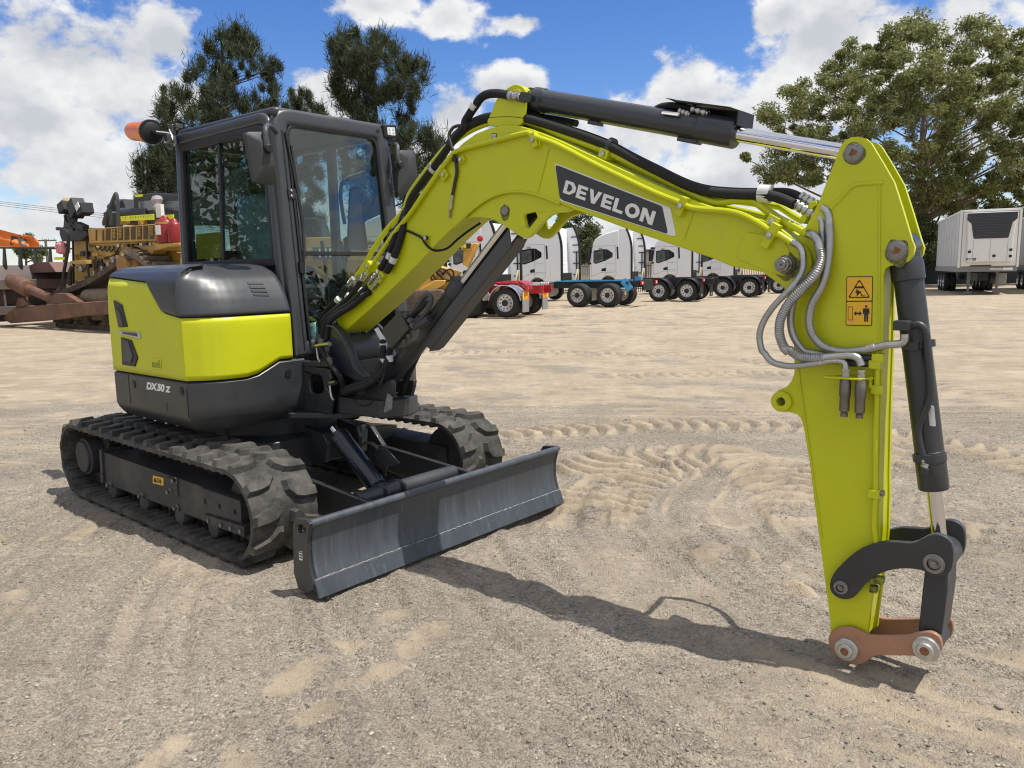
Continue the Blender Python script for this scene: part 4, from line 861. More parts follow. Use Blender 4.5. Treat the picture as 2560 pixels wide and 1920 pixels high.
m.cyl((L('z9', (1020, 1285), -0.04)[0], -0.03, L('z9', (1020, 1285), -0.04)[1]), (L('z9', (1020, 1285), -0.04)[0], 0.13, L('z9', (1020, 1285), -0.04)[1]), 0.042, 24)
m.build('bucket_link', mat('link_grey', (0.036, 0.040, 0.046), 0.42), EX, bevel=0.006)
CY = -0.052
cp = cr2(lat('z9', [(333, 1240), (355, 1190), (415, 1158), (490, 1157), (545, 1178), (600, 1208), (660, 1218), (870, 1218), (930, 1203), (985, 1189), (1045, 1190), (1098, 1220), (1118, 1270), (1115, 1330), (1085, 1368), (1040, 1376), (940, 1355), (700, 1353), (640, 1366), (595, 1400), (555, 1416), (510, 1417), (450, 1400), (395, 1370), (352, 1320)], CY), 2, True)
m = MB(); m.side(cp, CY, CY + 0.020); SP = m.build('side_link', COPPER(), EX, bevel=0.003)
m = MB(); m.side(cp, 0.132, 0.152); m.build('side_link', COPPER(), EX, bevel=0.003)
for p, r in (((462, 1306), 0.045), ((1012, 1302), 0.047)):
    x, z = L('z9', p, CY); m = MB(); m.rev((x, CY, z), (0, -1, 0), [(r, 0), (r, 0.010), (r * 0.92, 0.014), (r * 0.78, 0.014), (r * 0.62, 0.015), (r * 0.62, 0.026), (r * 0.55, 0.030), (0.001, 0.030)], 32); m.build('side_link_pin', mat('pin_silver', (0.55, 0.55, 0.53), 0.4, 0.85, var=0.2, scale=30), SP)
    m = MB(); m.rev((x, CY - 0.030, z), (0, -1, 0), [(r * 0.34, 0), (r * 0.33, 0.0012)], 18); m.build('rusty_pin_end', mat('rust_spot', (0.22, 0.10, 0.04), 0.8, var=0.4, scale=60), SP)
    m = MB(); m.cyl((x, CY + 0.01, z), (x, 0.14, z), 0.028, 18); m.build('side_link_shaft', STEEL(), SP)

# spiral guarded hoses looping from boom to arm
def spiral(pts, r, n=9, pitch=0.0085):
    v = cr_path([L3(fr, p, y) for fr, p, y in pts], 24); ln = sum((v[i + 1] - v[i]).length for i in range(len(v) - 1)); k = int(ln / pitch) * 2
    acc = [0]; 
    for i in range(len(v) - 1): acc.append(acc[-1] + (v[i + 1] - v[i]).length)
    out = []; j = 0
    for i in range(k + 1):
        s = ln * i / k
        while j < len(acc) - 2 and acc[j + 1] < s: j += 1
        t = (s - acc[j]) / max(1e-9, acc[j + 1] - acc[j]); out.append(v[j].lerp(v[j + 1], t))
    m = MB(); m.tube(out, r, n, smooth=0, radii=lambda t, i: r * (1.06 if i % 2 else 0.90)); return m.build('guarded_hose', SPIRAL(), EX, angle=60), out
def metal_end(pts, r, m_=None):
    m = MB(); m.tube([L3(fr, p, y) for fr, p, y in pts], r, 12); m.build('hose_elbow', m_ or ZINC(), EX)
ya = -0.09
spiral([('z7', (852, 960), -0.08), ('z7', (850, 1020), -0.085), ('z7', (822, 1090), -0.10), ('z7', (745, 1185), -0.12), ('z7', (650, 1285), -0.13), ('z7', (580, 1390), -0.13), ('z7', (550, 1490), -0.13), ('z7', (565, 1590), -0.13), ('z8', (185, 250), -0.13), ('z8', (240, 315), -0.13), ('z8', (340, 345), -0.125), ('z8', (450, 345), -0.115), ('z8', (600, 322), -0.10)], 0.0125)
metal_end([('z7', (778, 845), -0.072), ('z7', (815, 865), -0.075), ('z7', (845, 905), -0.08), ('z7', (852, 965), -0.08)], 0.013)
metal_end([('z8', (595, 322), -0.10), ('z8', (680, 308), -0.095), ('z8', (750, 308), -0.09), ('z8', (790, 325), -0.088), ('z8', (797, 370), -0.088)], 0.0125)
spiral([('z7', (965, 890), -0.075), ('z7', (972, 970), -0.08), ('z7', (930, 1075), -0.10), ('z7', (840, 1175), -0.115), ('z7', (750, 1270), -0.12), ('z7', (695, 1380), -0.12), ('z7', (690, 1490), -0.12), ('z7', (730, 1590), -0.12), ('z8', (370, 225), -0.115), ('z8', (460, 278), -0.11), ('z8', (600, 287), -0.10), ('z8', (640, 280), -0.10)], 0.018)
metal_end([('z7', (885, 785), -0.04), ('z7', (925, 800), -0.06), ('z7', (955, 840), -0.07), ('z7', (965, 895), -0.075)], 0.0165)
metal_end([('z8', (635, 280), -0.10), ('z8', (740, 270), -0.095), ('z8', (830, 268), -0.092), ('z8', (890, 290), -0.09), ('z8', (914, 345), -0.09)], 0.014)
spiral([('z7', (1032, 720), -0.035), ('z7', (1035, 830), -0.045), ('z7', (1020, 1000), -0.06), ('z7', (985, 1140), -0.07), ('z7', (915, 1270), -0.075), ('z7', (893, 1390), -0.075), ('z7', (920, 1490), -0.07), ('z7', (1000, 1570), -0.065), ('z7', (1120, 1600), -0.06), ('z7', (1260, 1590), -0.055), ('z7', (1350, 1572), -0.05)], 0.0158)
metal_end([('z7', (985, 608), -0.02), ('z7', (1010, 625), -0.025), ('z7', (1028, 665), -0.03), ('z7', (1032, 725), -0.035)], 0.0155)
metal_end([('z7', (1345, 1574), -0.05), ('z7', (1430, 1555), -0.048), ('z7', (1510, 1548), -0.045), ('z7', (1548, 1530), -0.045), ('z7', (1552, 1480), -0.045)], 0.0145)
spiral([('z7', (985, 770), -0.02), ('z7', (985, 880), -0.03), ('z7', (950, 1010), -0.05), ('z7', (870, 1110), -0.06), ('z7', (800, 1210), -0.07), ('z7', (765, 1350), -0.07), ('z7', (780, 1480), -0.065), ('z7', (850, 1590), -0.06), ('z8', (560, 250), -0.055), ('z8', (800, 285), -0.045)], 0.015)
metal_end([('z7', (945, 655), -0.01), ('z7', (970, 680), -0.015), ('z7', (985, 720), -0.02), ('z7', (986, 775), -0.02)], 0.0145)
metal_end([('z8', (780, 285), -0.045), ('z8', (900, 285), -0.042), ('z8', (1000, 285), -0.04)], 0.012, GREY())
metal_end([('z8', (800, 325), -0.05), ('z8', (900, 328), -0.045), ('z8', (985, 330), -0.042)], 0.012, GREY())
for a, b, y in (((835, 530), (960, 600), 0.02), ((795, 580), (930, 660), -0.01)): fitting(L3('z7', a, y), L3('z7', b, y), 0.0165, EX, 4)
m = MB(); m.side(lat('z7', [(830, 690), (910, 560), (950, 560), (955, 590), (930, 600), (860, 720)], -0.01), -0.02, 0.09); m.build('bulkhead_bracket', LIME(), BOOM, bevel=0.002)
# quick couplers
m = MB(); z_ = L('z8', (810, 436), -0.09)[1]; xa, xb = L('z8', (640, 440), -0.09)[0], L('z8', (985, 430), -0.09)[0]
m.flat(fillet([(xa, -0.115), (xb - 0.03, -0.115), (xb, -0.06), (xb, AY0), (xa + 0.06, AY0), (xa, -0.09)], 0.008), z_ - 0.003, z_ + 0.003); m.box(L3('z8', (990, 465), -0.045), (0.008, 0.04, 0.04)); CB = m.build('coupler_bracket', LIME(), ARM, bevel=0.001)
for px_ in (797, 914):
    x0 = L('z8', (px_, 436), -0.09)[0]; m = MB()
    m.rev((x0, -0.09, z_ - 0.145), (0, 0, 1), [(0.013, 0), (0.013, 0.012), (0.0105, 0.015), (0.018, 0.022), (0.018, 0.074), (0.0205, 0.078), (0.0205, 0.124), (0.0185, 0.128), (0.0185, 0.145)], 18); m.build('quick_coupler', mat('coupler_steel', (0.22, 0.20, 0.18), 0.5, 0.8, var=0.2, scale=30), CB)
    m = MB(); m.rev((x0, -0.09, z_ + 0.003), (0, 0, 1), [(0.014, 0), (0.014, 0.012), (0.011, 0.013), (0.011, 0.02), (0.014, 0.021), (0.014, 0.03)], 6); m.build('coupler_nut', ZINC(), CB)
# far side twin
m = MB(); m.flat([(xb - 0.06, AY1), (xb + 0.0, AY1), (xb + 0.0, AY1 + 0.08), (xb - 0.06, AY1 + 0.08)], z_ + 0.012, z_ + 0.018); CB2 = m.build('coupler_bracket', LIME(), ARM)
m = MB(); m.rev((xb - 0.02, AY1 + 0.05, z_ - 0.09), (0, 0, 1), [(0.009, 0), (0.012, 0.01), (0.012, 0.05), (0.0135, 0.055), (0.0135, 0.10), (0.014, 0.11), (0.014, 0.14)], 16); m.build('quick_coupler', mat('coupler_steel', (0, 0, 0)), CB2)
fx = [(PV[0] + 0.08, 0.14, PV[1] + 0.05), (PV[0] + 0.02, 0.25, PV[1] - 0.08), (PV[0] - 0.08, 0.33, PV[1] - 0.30), (PV[0] - 0.02, 0.33, PV[1] - 0.52), (PV[0] + 0.12, 0.27, PV[1] - 0.55), (xb - 0.02, AY1 + 0.05, z_ + 0.05)]
m = MB(); m.tube(fx, 0.015, 10); m.build('guarded_hose', SPIRAL(), EX)
# ---------------- cab
CYR0, CYR1, CYL = -0.245, -0.20, 0.755            # right side (bottom / top), left side
CXB0, CXB1 = -1.15, -1.13
CAB = MB()
CAB.flat(fillet([(-1.20, -0.245), (0.165, -0.245), (0.185, -0.22), (0.185, 0.74), (-1.20, 0.76)], 0.02), 0.955, 1.06)
CAB = CAB.build('cab', mat('cab_floor_dark', (0.02, 0.021, 0.023), 0.6), EX, bevel=0.006)
def cab_r(x, z, off=0.0):                         # point on the right wall
    t = (z - 1.04) / 1.5; return Vector((x, CYR0 + (CYR1 - CYR0) * t - off, z))
def cab_f(y, z, off=0.0):                         # point on the front wall
    t = (z - 1.04) / 1.5; return Vector((0.185 - 0.145 * t + off, y, z))
NR = Vector((0, -1, -0.03)).normalized(); NF = Vector((1, 0, 0.097)).normalized()
def rrect(a, b, r, seg=6): return fillet(a, r, seg)
def rbox(w, d, r=0.02, u0=0.0, w0=0.0):
    return [(p[0] + u0, p[1] + w0) for p in fillet([(0, 0), (w, 0), (w, d), (0, d)], r, 3)]
# front frame
fo = fillet([(-0.235, 1.035), (0.745, 1.035), (0.725, 2.592), (-0.205, 2.592)], [0.02, 0.02, 0.14, 0.14], 8)
m = MB(); m.frame([cab_f(a, b) for a, b in fo], NF, rbox(0.105, 0.085, 0.028, 0, -0.06)); m.build('front_pillar_frame', CABG(), CAB, angle=50)
m = MB(); fi = fillet([(-0.115, 1.06), (0.645, 1.06), (0.625, 2.50), (-0.105, 2.50)], [0.01, 0.01, 0.09, 0.09], 8)
m.frame([cab_f(a, b, 0.008) for a, b in fi], NF, rbox(0.022, 0.02, 0.004, -0.006, -0.012)); m.bar(cab_f(-0.11, 1.69, 0.006), cab_f(0.64, 1.69, 0.006), 0.022, 0.028, NF); m.build('window_seal', BLACK(), CAB, angle=40)
GL = glass_mat('cab_glass', (0.66, 0.75, 0.74), 1.6)
GLF = glass_mat('windscreen_glass', (0.84, 0.90, 0.89), 1.62)
m = MB(); m.prism(fillet([(-0.115, 1.69), (0.645, 1.69), (0.625, 2.50), (-0.105, 2.50)], [0.01, 0.01, 0.08, 0.08], 6), lambda a, b, w: cab_f(a, b, -0.004 - w), 0, 0.005); WS = m.build('windscreen', GLF, CAB)
m = MB(); m.prism([(-0.115, 1.06), (0.645, 1.06), (0.64, 1.685), (-0.112, 1.685)], lambda a, b, w: cab_f(a, b, -0.004 - w), 0, 0.005); m.build('lower_window', GLF, CAB)
# right wall
so = fillet([(-1.19, 1.035), (0.165, 1.035), (0.02, 2.572), (-1.195, 2.572)], [0.02, 0.02, 0.13, 0.03], 8)
m = MB(); m.frame([cab_r(a, b) for a, b in so], NR, rbox(0.075, 0.07, 0.024, 0, -0.055)); m.build('side_pillar_frame', CABG(), CAB, angle=50)
m = MB(); m.frame([cab_r(a, b, -0.006) for a, b in fillet([(-1.145, 1.61), (0.06, 1.61), (-0.025, 2.50), (-1.15, 2.50)], [0.03, 0.05, 0.09, 0.02], 6)], NR, rbox(0.055, 0.03, 0.006, 0, -0.012))
m.build('window_seal', BLACK(), CAB, angle=40)
m = MB(); m.prism([(-1.135, 1.62), (0.05, 1.62), (-0.03, 2.495), (-1.14, 2.495)], lambda a, b, w: cab_r(a, b, -0.016 - w), 0, 0.005); SWN = m.build('side_window', GL, CAB)
m = MB(); m.bar(cab_r(-0.62, 1.64, -0.010), cab_r(-0.61, 2.49, -0.010), 0.03, 0.016, NR); m.bar(cab_r(-1.07, 1.655, -0.012), cab_r(0.03, 1.655, -0.012), 0.03, 0.016, (0, 0, 1)); m.build('sliding_rail', BLACK(), SWN)
m = MB(); m.prism([(-1.19, 1.04), (0.155, 1.04), (0.10, 1.61), (-1.19, 1.61)], lambda a, b, w: cab_r(a, b, -0.02 - w), 0, 0.02)
m.prism(fillet([(-0.30, 1.10), (0.06, 1.10), (0.03, 1.56), (-0.22, 1.56)], 0.03), lambda a, b, w: cab_r(a, b, -0.014 - w), 0, 0.01); m.build('side_panel', CABG(), CAB, bevel=0.003)
# left wall with the door, rear wall, roof
m = MB(); NL = Vector((0, 1, 0)); m.frame([(a, CYL, b) for a, b in fillet([(-1.19, 1.035), (0.165, 1.035), (0.03, 2.572), (-1.195, 2.572)], [0.02, 0.02, 0.13, 0.03], 8)], NL, rbox(0.075, 0.07, 0.024, 0, -0.06)); m.box((-0.62, CYL - 0.02, 1.8), (0.06, 0.05, 1.5)); m.build('door_frame', CABG(), CAB, angle=50)
m = MB(); m.side([(-1.14, 1.40), (0.10, 1.40), (0.0, 2.51), (-1.14, 2.51)], CYL - 0.03, CYL - 0.025); m.build('door_window', GL, CAB)
m = MB(); m.side([(-1.12, 1.05), (0.14, 1.05), (0.11, 1.40), (-1.12, 1.40)], CYL - 0.035, CYL - 0.02); m.build('door_panel', mat('cab_floor_dark', (0, 0, 0)), CAB)
m = MB(); m.frame([(-1.20, a, b) for a, b in fillet([(-0.24, 1.05), (0.75, 1.05), (0.74, 2.57), (-0.20, 2.57)], 0.05)], (-1, 0, 0), rbox(0.09, 0.06, 0.02, 0, -0.05)); m.build('rear_frame', CABG(), CAB, angle=50)
m = MB(); m.front([(-0.16, 1.75), (0.67, 1.75), (0.67, 2.46), (-0.13, 2.46)], -1.19, -1.185); m.build('rear_window', GL, CAB)
m = MB(); m.front([(-0.22, 1.05), (0.74, 1.05), (0.74, 1.75), (-0.22, 1.75)], -1.195, -1.175); m.build('rear_panel', mat('cab_floor_dark', (0, 0, 0)), CAB)
m = MB(); m.prism(fillet([(-1.215, -0.185), (0.03, -0.185), (0.05, -0.16), (0.05, 0.70), (0.03, 0.735), (-1.215, 0.735)], 0.05), lambda a, b, w: (a, b, w - 0.012 * (a + 0.5)), 2.548, 2.602); m.build('roof', CABG(), CAB, bevel=0.02, seg=3)
m = MB(); m.flat([(-1.08, -0.15), (0.0, -0.15), (0.0, 0.68), (-1.08, 0.68)], 2.532, 2.542); m.build('headlining', mat('headlining', (0.14, 0.14, 0.135), 0.85), CAB)
m = MB()
for p in ((1128, 128), (1762, 245)): y, z = K('z1', p, 0.055); m.rev((0.05, y, z), (1, 0, 0), [(0.018, 0), (0.018, 0.016), (0.009, 0.018)], 14)
m.build_each('roof_plug', BLACK(), CAB)
# wiper, pillar hinge and strip
m = MB(); m.tube([cab_f(-0.13, 2.44, 0.032), cab_f(-0.105, 2.2, 0.034), cab_f(-0.085, 1.9, 0.034), cab_f(-0.10, 1.66, 0.034), cab_f(-0.112, 1.56, 0.03)], 0.008, 8); m.bar(cab_f(-0.098, 2.36, 0.026), cab_f(-0.072, 1.86, 0.022), 0.012, 0.02, NF); m.box(cab_f(-0.125, 1.60, 0.03), (0.03, 0.035, 0.07)); m.build('wiper', BLACK(), CAB)
m = MB(); c = cab_f(-0.135, 2.06, 0.032); m.box(c, (0.012, 0.05, 0.06)); 
m.build('pillar_bracket', GREY(), CAB, bevel=0.002)
m = MB()
for dz in (-0.015, 0.018): m.rev(c + Vector((0.006, -0.006, dz)), (1, 0, 0.1), [(0.008, 0), (0.008, 0.005), (0.002, 0.008)], 10)
m.build_each('bracket_screw', ZINC(), CAB)
m = MB(); m.bar(cab_f(-0.165, 1.08, 0.026), cab_f(-0.150, 2.45, 0.026), 0.008, 0.006, NF); m.bar(cab_f(-0.120, 1.08, 0.026), cab_f(-0.118, 2.40, 0.026), 0.014, 0.010, NF); m.build_each('pillar_strip', BLACK(), CAB)
# mirrors
def mirror(x, outline, fr, arm_pts, knob, deep, nm='mirror'):
    q = [K(fr, p, x) for p in outline]; m = MB()
    o = fillet(q, 0.02); cy = sum(p[0] for p in o) / len(o); cz = sum(p[1] for p in o) / len(o); n = len(o)
    vs = [(x - 0.02, p[0], p[1]) for p in o] + [(x + 0.015, p[0], p[1]) for p in o] + [(x + deep, cy + (p[0] - cy) * 0.45 + 0.015, cz + (p[1] - cz) * 0.5 + 0.02) for p in o]
    fs = [list(range(n))[::-1], [2 * n + i for i in range(n)]]
    for l in (0, 1):
        for i in range(n): fs.append([l * n + i, l * n + (i + 1) % n, (l + 1) * n + (i + 1) % n, (l + 1) * n + i])
    m.add(vs, fs); mo = m.build(nm, mat('mirror_shell', (0.035, 0.036, 0.038), 0.55, var=0.1), CAB, bevel=0.004, angle=50)
    m = MB(); m.prism([(cy + (p[0] - cy) * 0.92, cz + (p[1] - cz) * 0.94) for p in o], lambda a, b, w: (x - 0.0202 - w, a, b), 0, 0.003); m.build('mirror_glass', CHROME(), mo)
    m = MB(); m.tube([Vector((xx, *K(fr, p, xx))) for p, xx in arm_pts], 0.0155, 12); m.build('mirror_arm', mat('mirror_arm_grey', (0.06, 0.063, 0.068), 0.4), mo)
    kp = Vector((x + deep, *K(fr, knob, x + deep))); m = MB(); m.rev(kp - Vector((0.03, 0, 0)), (1, 0, 0), [(0.034, 0), (0.034, 0.02), (0.026, 0.03), (0.026, 0.055), (0.020, 0.062)], 18); m.build('mirror_knob', BLACK(), mo)
    return mo
mirror(0.20, [(942, 262), (958, 248), (1062, 248), (1078, 262), (1146, 545), (1138, 572), (1010, 566), (998, 552)], 'z1', [((1140, 250), 0.10), ((1118, 222), 0.14), ((1090, 208), 0.20), ((1075, 230), 0.25), ((1074, 290), 0.26), ((1078, 345), 0.26)], (1085, 352), 0.055)
mirror(0.14, [(1885, 372), (1905, 360), (1975, 362), (1990, 375), (2008, 545), (1995, 630), (1895, 640), (1885, 620)], 'z1', [((1855, 375), 0.08), ((1872, 330), 0.12), ((1890, 335), 0.17), ((1890, 390), 0.19), ((1895, 440), 0.19)], (1900, 452), 0.05)
# work lamp
xL = 0.08; q = [K('z1', p, xL) for p in ((1806, 200), (1885, 202), (1890, 285), (1812, 280))]
m = MB(); m.front(fillet(q, 0.012), xL - 0.05, xL); WLp = m.build('work_lamp', BLACK(), CAB, bevel=0.006)
m = MB(); qi = [K('z1', p, xL) for p in ((1825, 218), (1872, 220), (1876, 270), (1830, 265))]; m.front(fillet(qi, 0.006), xL, xL + 0.003); m.build('lamp_lens', mat('lamp_lens', (0.82, 0.83, 0.82), 0.15, var=0.1, scale=60, bump=0.5, bscale=120), WLp)
m = MB()
for p in ((1838, 232), (1862, 232), (1840, 254), (1864, 255)): y, z = K('z1', p, xL); m.rev((xL + 0.003, y, z), (1, 0, 0), [(0.0085, 0), (0.0085, 0.002), (0.005, 0.002)], 14)
m.build_each('led_reflector', CHROME(), WLp)
m = MB(); y, z = K('z1', (1845, 300), xL - 0.02); m.box((xL - 0.03, y, z), (0.03, 0.05, 0.05)); m.tube([Vector((0.05, *K('z1', p, 0.05))) for p in ((1790, 275), (1785, 320), (1820, 345), (1850, 320))], 0.006, 8); m.build('lamp_bracket', BLACK(), WLp, bevel=0.003)
# beacon
ax0, ax1 = L3('z1', (372, 248), -0.36), L3('z1', (238, 243), -0.36); d = (ax1 - ax0).normalized(); ln = (ax1 - ax0).length
rb = (L('z1', (300, 182), -0.36)[1] - L('z1', (300, 308), -0.36)[1]) / 2
m = MB(); m.rev(ax0, d, [(rb * 1.2, 0), (rb * 1.24, 0.008), (rb * 1.24, 0.020), (rb * 1.04, 0.024), (rb * 1.04, 0.034)], 32); m.rev(ax0, -d, [(rb * 1.0, 0), (rb * 0.7, 0.01), (rb * 0.25, 0.014), (rb * 0.2, 0.05)], 24); BCN = m.build('beacon', BLACK(), CAB)
m = MB(); m.rev(ax0 + d * 0.026, d, [(rb * 1.06, 0), (rb * 1.08, 0.01), (rb * 1.06, ln * 0.28), (rb * 0.97, ln * 0.31), (rb * 0.95, ln * 0.74), (rb * 0.86, ln * 0.82), (rb * 0.3, ln * 0.84), (0.001, ln * 0.84)], 32)
am = bpy.data.materials.new('amber_lens'); am.use_nodes = True; b_ = am.node_tree.nodes['Principled BSDF']; b_.inputs['Base Color'].default_value = (0.86, 0.21, 0.004, 1); b_.inputs['Roughness'].default_value = 0.22; b_.inputs['Transmission Weight'].default_value = 0.0; b_.inputs['IOR'].default_value = 1.4
wv = am.node_tree.nodes.new('ShaderNodeTexNoise'); wv.inputs['Scale'].default_value = 70; bp_ = am.node_tree.nodes.new('ShaderNodeBump'); bp_.inputs['Strength'].default_value = 0.5; bp_.inputs['Distance'].default_value = 0.004; am.node_tree.links.new(wv.outputs[0], bp_.inputs['Height']); am.node_tree.links.new(bp_.outputs[0], b_.inputs['Normal'])
m.build('beacon_lens', am, BCN)
m = MB(); m.rev(ax0 + d * 0.045, d, [(rb * 0.5, 0), (rb * 0.5, ln * 0.3), (rb * 0.25, ln * 0.45)], 16); m.build('beacon_reflector', mat('beacon_core', (0.75, 0.25, 0.05), 0.25, 0.6), BCN)
m = MB(); b0 = ax0 - d * 0.05; b1 = L3('z1', (500, 262), -0.24); m.tube([b0, (b0 + b1) / 2, b1], 0.013, 10); m.box(b1, (0.05, 0.03, 0.13)); m.box(L3('z1', (525, 215), -0.215), (0.08, 0.05, 0.03)); m.box(L3('z1', (470, 285), -0.30), (0.05, 0.03, 0.05))
m.tube([L3('z1', p, -0.30) for p in ((440, 260), (448, 310), (470, 345), (495, 350), (510, 330))], 0.007, 8); m.build('beacon_bracket', mat('bracket_grey', (0.10, 0.105, 0.11), 0.4, 0.5), BCN, bevel=0.003)
m = MB(); m.bar(L3('z1', (478, 235), -0.26), L3('z1', (500, 300), -0.26), 0.012, 0.02); m.bar(L3('z1', (508, 270), -0.252), L3('z1', (512, 325), -0.252), 0.01, 0.02); m.build_each('latch_plate', ZINC(), BCN)
# inside
m = MB(); m.prism(cr2([(-0.30, 1.62), (-0.32, 1.70), (0.0, 1.74), (0.0, 1.74)], 1) and fillet([(0.06, 1.42), (0.50, 1.42), (0.49, 1.98), (0.43, 2.12), (0.13, 2.12), (0.07, 1.98)], 0.08, 6), lambda a, b, w: (-0.80 - 0.16 * (b - 1.42) + w, a, b), 0, 0.13)
m.prism(fillet([(-0.82, 0.05), (-0.30, 0.05), (-0.26, 0.28), (-0.30, 0.51), (-0.82, 0.51)], 0.06), lambda a, b, w: (a, b, w), 1.36, 1.49); SEAT = m.build('driver_seat', mat('seat_fabric', (0.03, 0.032, 0.036), 0.7), CAB, bevel=0.03, seg=3)
PLW = mat('seat_plastic', (0.30, 0.42, 0.44), 0.2, var=0.35, scale=12, bump=1.0, bscale=14)
m = MB(); m.prism(fillet([(0.05, 1.40), (0.51, 1.40), (0.50, 1.99), (0.44, 2.14), (0.12, 2.14), (0.06, 1.99)], 0.08, 6), lambda a, b, w: (-0.80 - 0.16 * (b - 1.42) + w, a, b), -0.03, 0.145); SB = m.build('plastic_seat_cover', PLW, SEAT, bevel=0.03, seg=3)
sx = lambda b: -0.80 - 0.16 * (b - 1.42) + 0.147
letters('DEVELON', lambda a, b, w: (sx(1.9 + b * 0.035) + w, 0.13 + a * 0.30 / WID, 1.9 + b * 0.035)).build('seat_lettering', mat('seat_print', (0.45, 0.5, 0.5), 0.5), SB)
m = MB(); m.box((-0.70, 0.28, 1.20), (0.6, 0.5, 0.3)); m.box((-0.55, -0.03, 1.42), (0.5, 0.14, 0.22)); m.box((-0.55, 0.60, 1.42), (0.5, 0.14, 0.22)); m.build_each('seat_console', BLACK(), CAB, bevel=0.02)
for y in (-0.02, 0.58):
    m = MB(); m.tube([(-0.34, y, 1.50), (-0.32, y, 1.60), (-0.30, y + 0.01, 1.70)], 0.012, 8); m.rev((-0.30, y + 0.01, 1.68), (0.1, 0, 1), [(0.02, 0), (0.03, 0.03), (0.026, 0.10), (0.03, 0.13), (0.01, 0.15)], 14); m.build('joystick', BLACK(), CAB)
m = MB(); m.tube([(-0.02, 0.36, 1.12), (-0.02, 0.36, 1.5), (-0.06, 0.36, 1.78)], 0.012, 8); m.tube([(-0.02, 0.20, 1.12), (-0.02, 0.20, 1.5), (-0.06, 0.20, 1.78)], 0.012, 8); m.box((-0.05, 0.28, 1.16), (0.22, 0.4, 0.03)); m.build_each('travel_lever', BLACK(), CAB)
m = MB(); m.box((0.02, -0.06, 1.74), (0.04, 0.14, 0.16)); m.build('monitor', BLACK(), CAB, bevel=0.01)
m = MB(); m.tube([(-0.02, 0.62, 2.28), (-0.03, 0.52, 2.25), (-0.04, 0.40, 2.20), (-0.05, 0.37, 2.10), (-0.05, 0.385, 1.95), (-0.05, 0.395, 1.90)], 0.013, 10); m.build('door_handle', BLACK(), CAB)
m = MB(); m.prism(fillet([(0.42, 1.72), (0.60, 1.72), (0.55, 2.16), (0.47, 2.16)], 0.03), lambda a, b, w: (-0.06 - w, a, b), 0, 0.02); m.build('inner_mirror', mat('mirror_shell', (0, 0, 0)), CAB)
PW = mat('plastic_film', (0.42, 0.50, 0.50), 0.25, var=0.4, scale=9, bump=1.0, bscale=12)
m = MB()
fv = []; nx_, nz_ = 14, 14
for i in range(nx_ + 1):
    for k in range(nz_ + 1):
        y = -0.05 + 0.60 * i / nx_; z = 1.20 + 0.42 * k / nz_ * (1 - 0.35 * i / nx_); fv.append((-0.18 + 0.05 * math.sin(i * 1.1 + k * 0.5) - 0.2 * k / nz_, y, z))
m.add(fv, [[i * (nz_ + 1) + k, (i + 1) * (nz_ + 1) + k, (i + 1) * (nz_ + 1) + k + 1, i * (nz_ + 1) + k + 1] for i in range(nx_) for k in range(nz_)])
pf = m.build('plastic_film', glass_mat('thin_plastic', (0.68, 0.76, 0.76), 1.9, 0.9, 0.08), CAB, recalc=False)
m = MB(); m.tube([(0.10, -0.02, 1.07), (0.11, 0.0, 1.16), (0.10, -0.02, 1.24)], 0.045, 10, radii=lambda t, i: 0.05 * (0.5 + 0.5 * math.sin(3 * t + 0.4)) + 0.01); m.build('wrapped_bag', mat('bag_film', (0.32, 0.52, 0.55), 0.25, var=0.3, scale=30, bump=1, bscale=30), CAB)
m = MB(); m.prism(fillet([(-1.02, 1.68), (-0.66, 1.68), (-0.66, 1.86), (-1.02, 1.86)], 0.01), lambda a, b, w: cab_r(a, b, -0.024 - w), 0, 0.002); m.build('window_sticker', mat('sticker_yellow', (0.52, 0.42, 0.02), 0.5), SWN)
# ================================================================== GROUND
def vnoise(x, y, seed):
    """smooth value noise on arrays"""
    xi = np.floor(x).astype(np.int64); yi = np.floor(y).astype(np.int64); xf = x - xi; yf = y - yi
    def hsh(a, b):
        h = (a * 374761393 + b * 668265263 + seed * 974634721) & 0xffffffff; h = ((h ^ (h >> 13)) * 1274126177) & 0xffffffff
        return ((h ^ (h >> 16)) & 0xffff) / 65535.0
    u = xf * xf * (3 - 2 * xf); v = yf * yf * (3 - 2 * yf)
    return (hsh(xi, yi) * (1 - u) + hsh(xi + 1, yi) * u) * (1 - v) + (hsh(xi, yi + 1) * (1 - u) + hsh(xi + 1, yi + 1) * u) * v
def fbm(x, y, seed, o=4):
    s = 0; a = 0.5; t = 0
    for k in range(o): s = s + a * vnoise(x, y, seed + k); t += a; x = x * 2.03; y = y * 2.03; a *= 0.5
    return s / t
def sstep(a, b, x): t = np.clip((x - a) / (b - a), 0, 1); return t * t * (3 - 2 * t)
AC = on_ground((1540, 1330))                      # centre of the turning marks
def gp(*pts): return [tuple(on_ground((1200 + p[0] * 1.0709, 960 + p[1] * 1.0709))[:2]) for p in pts]
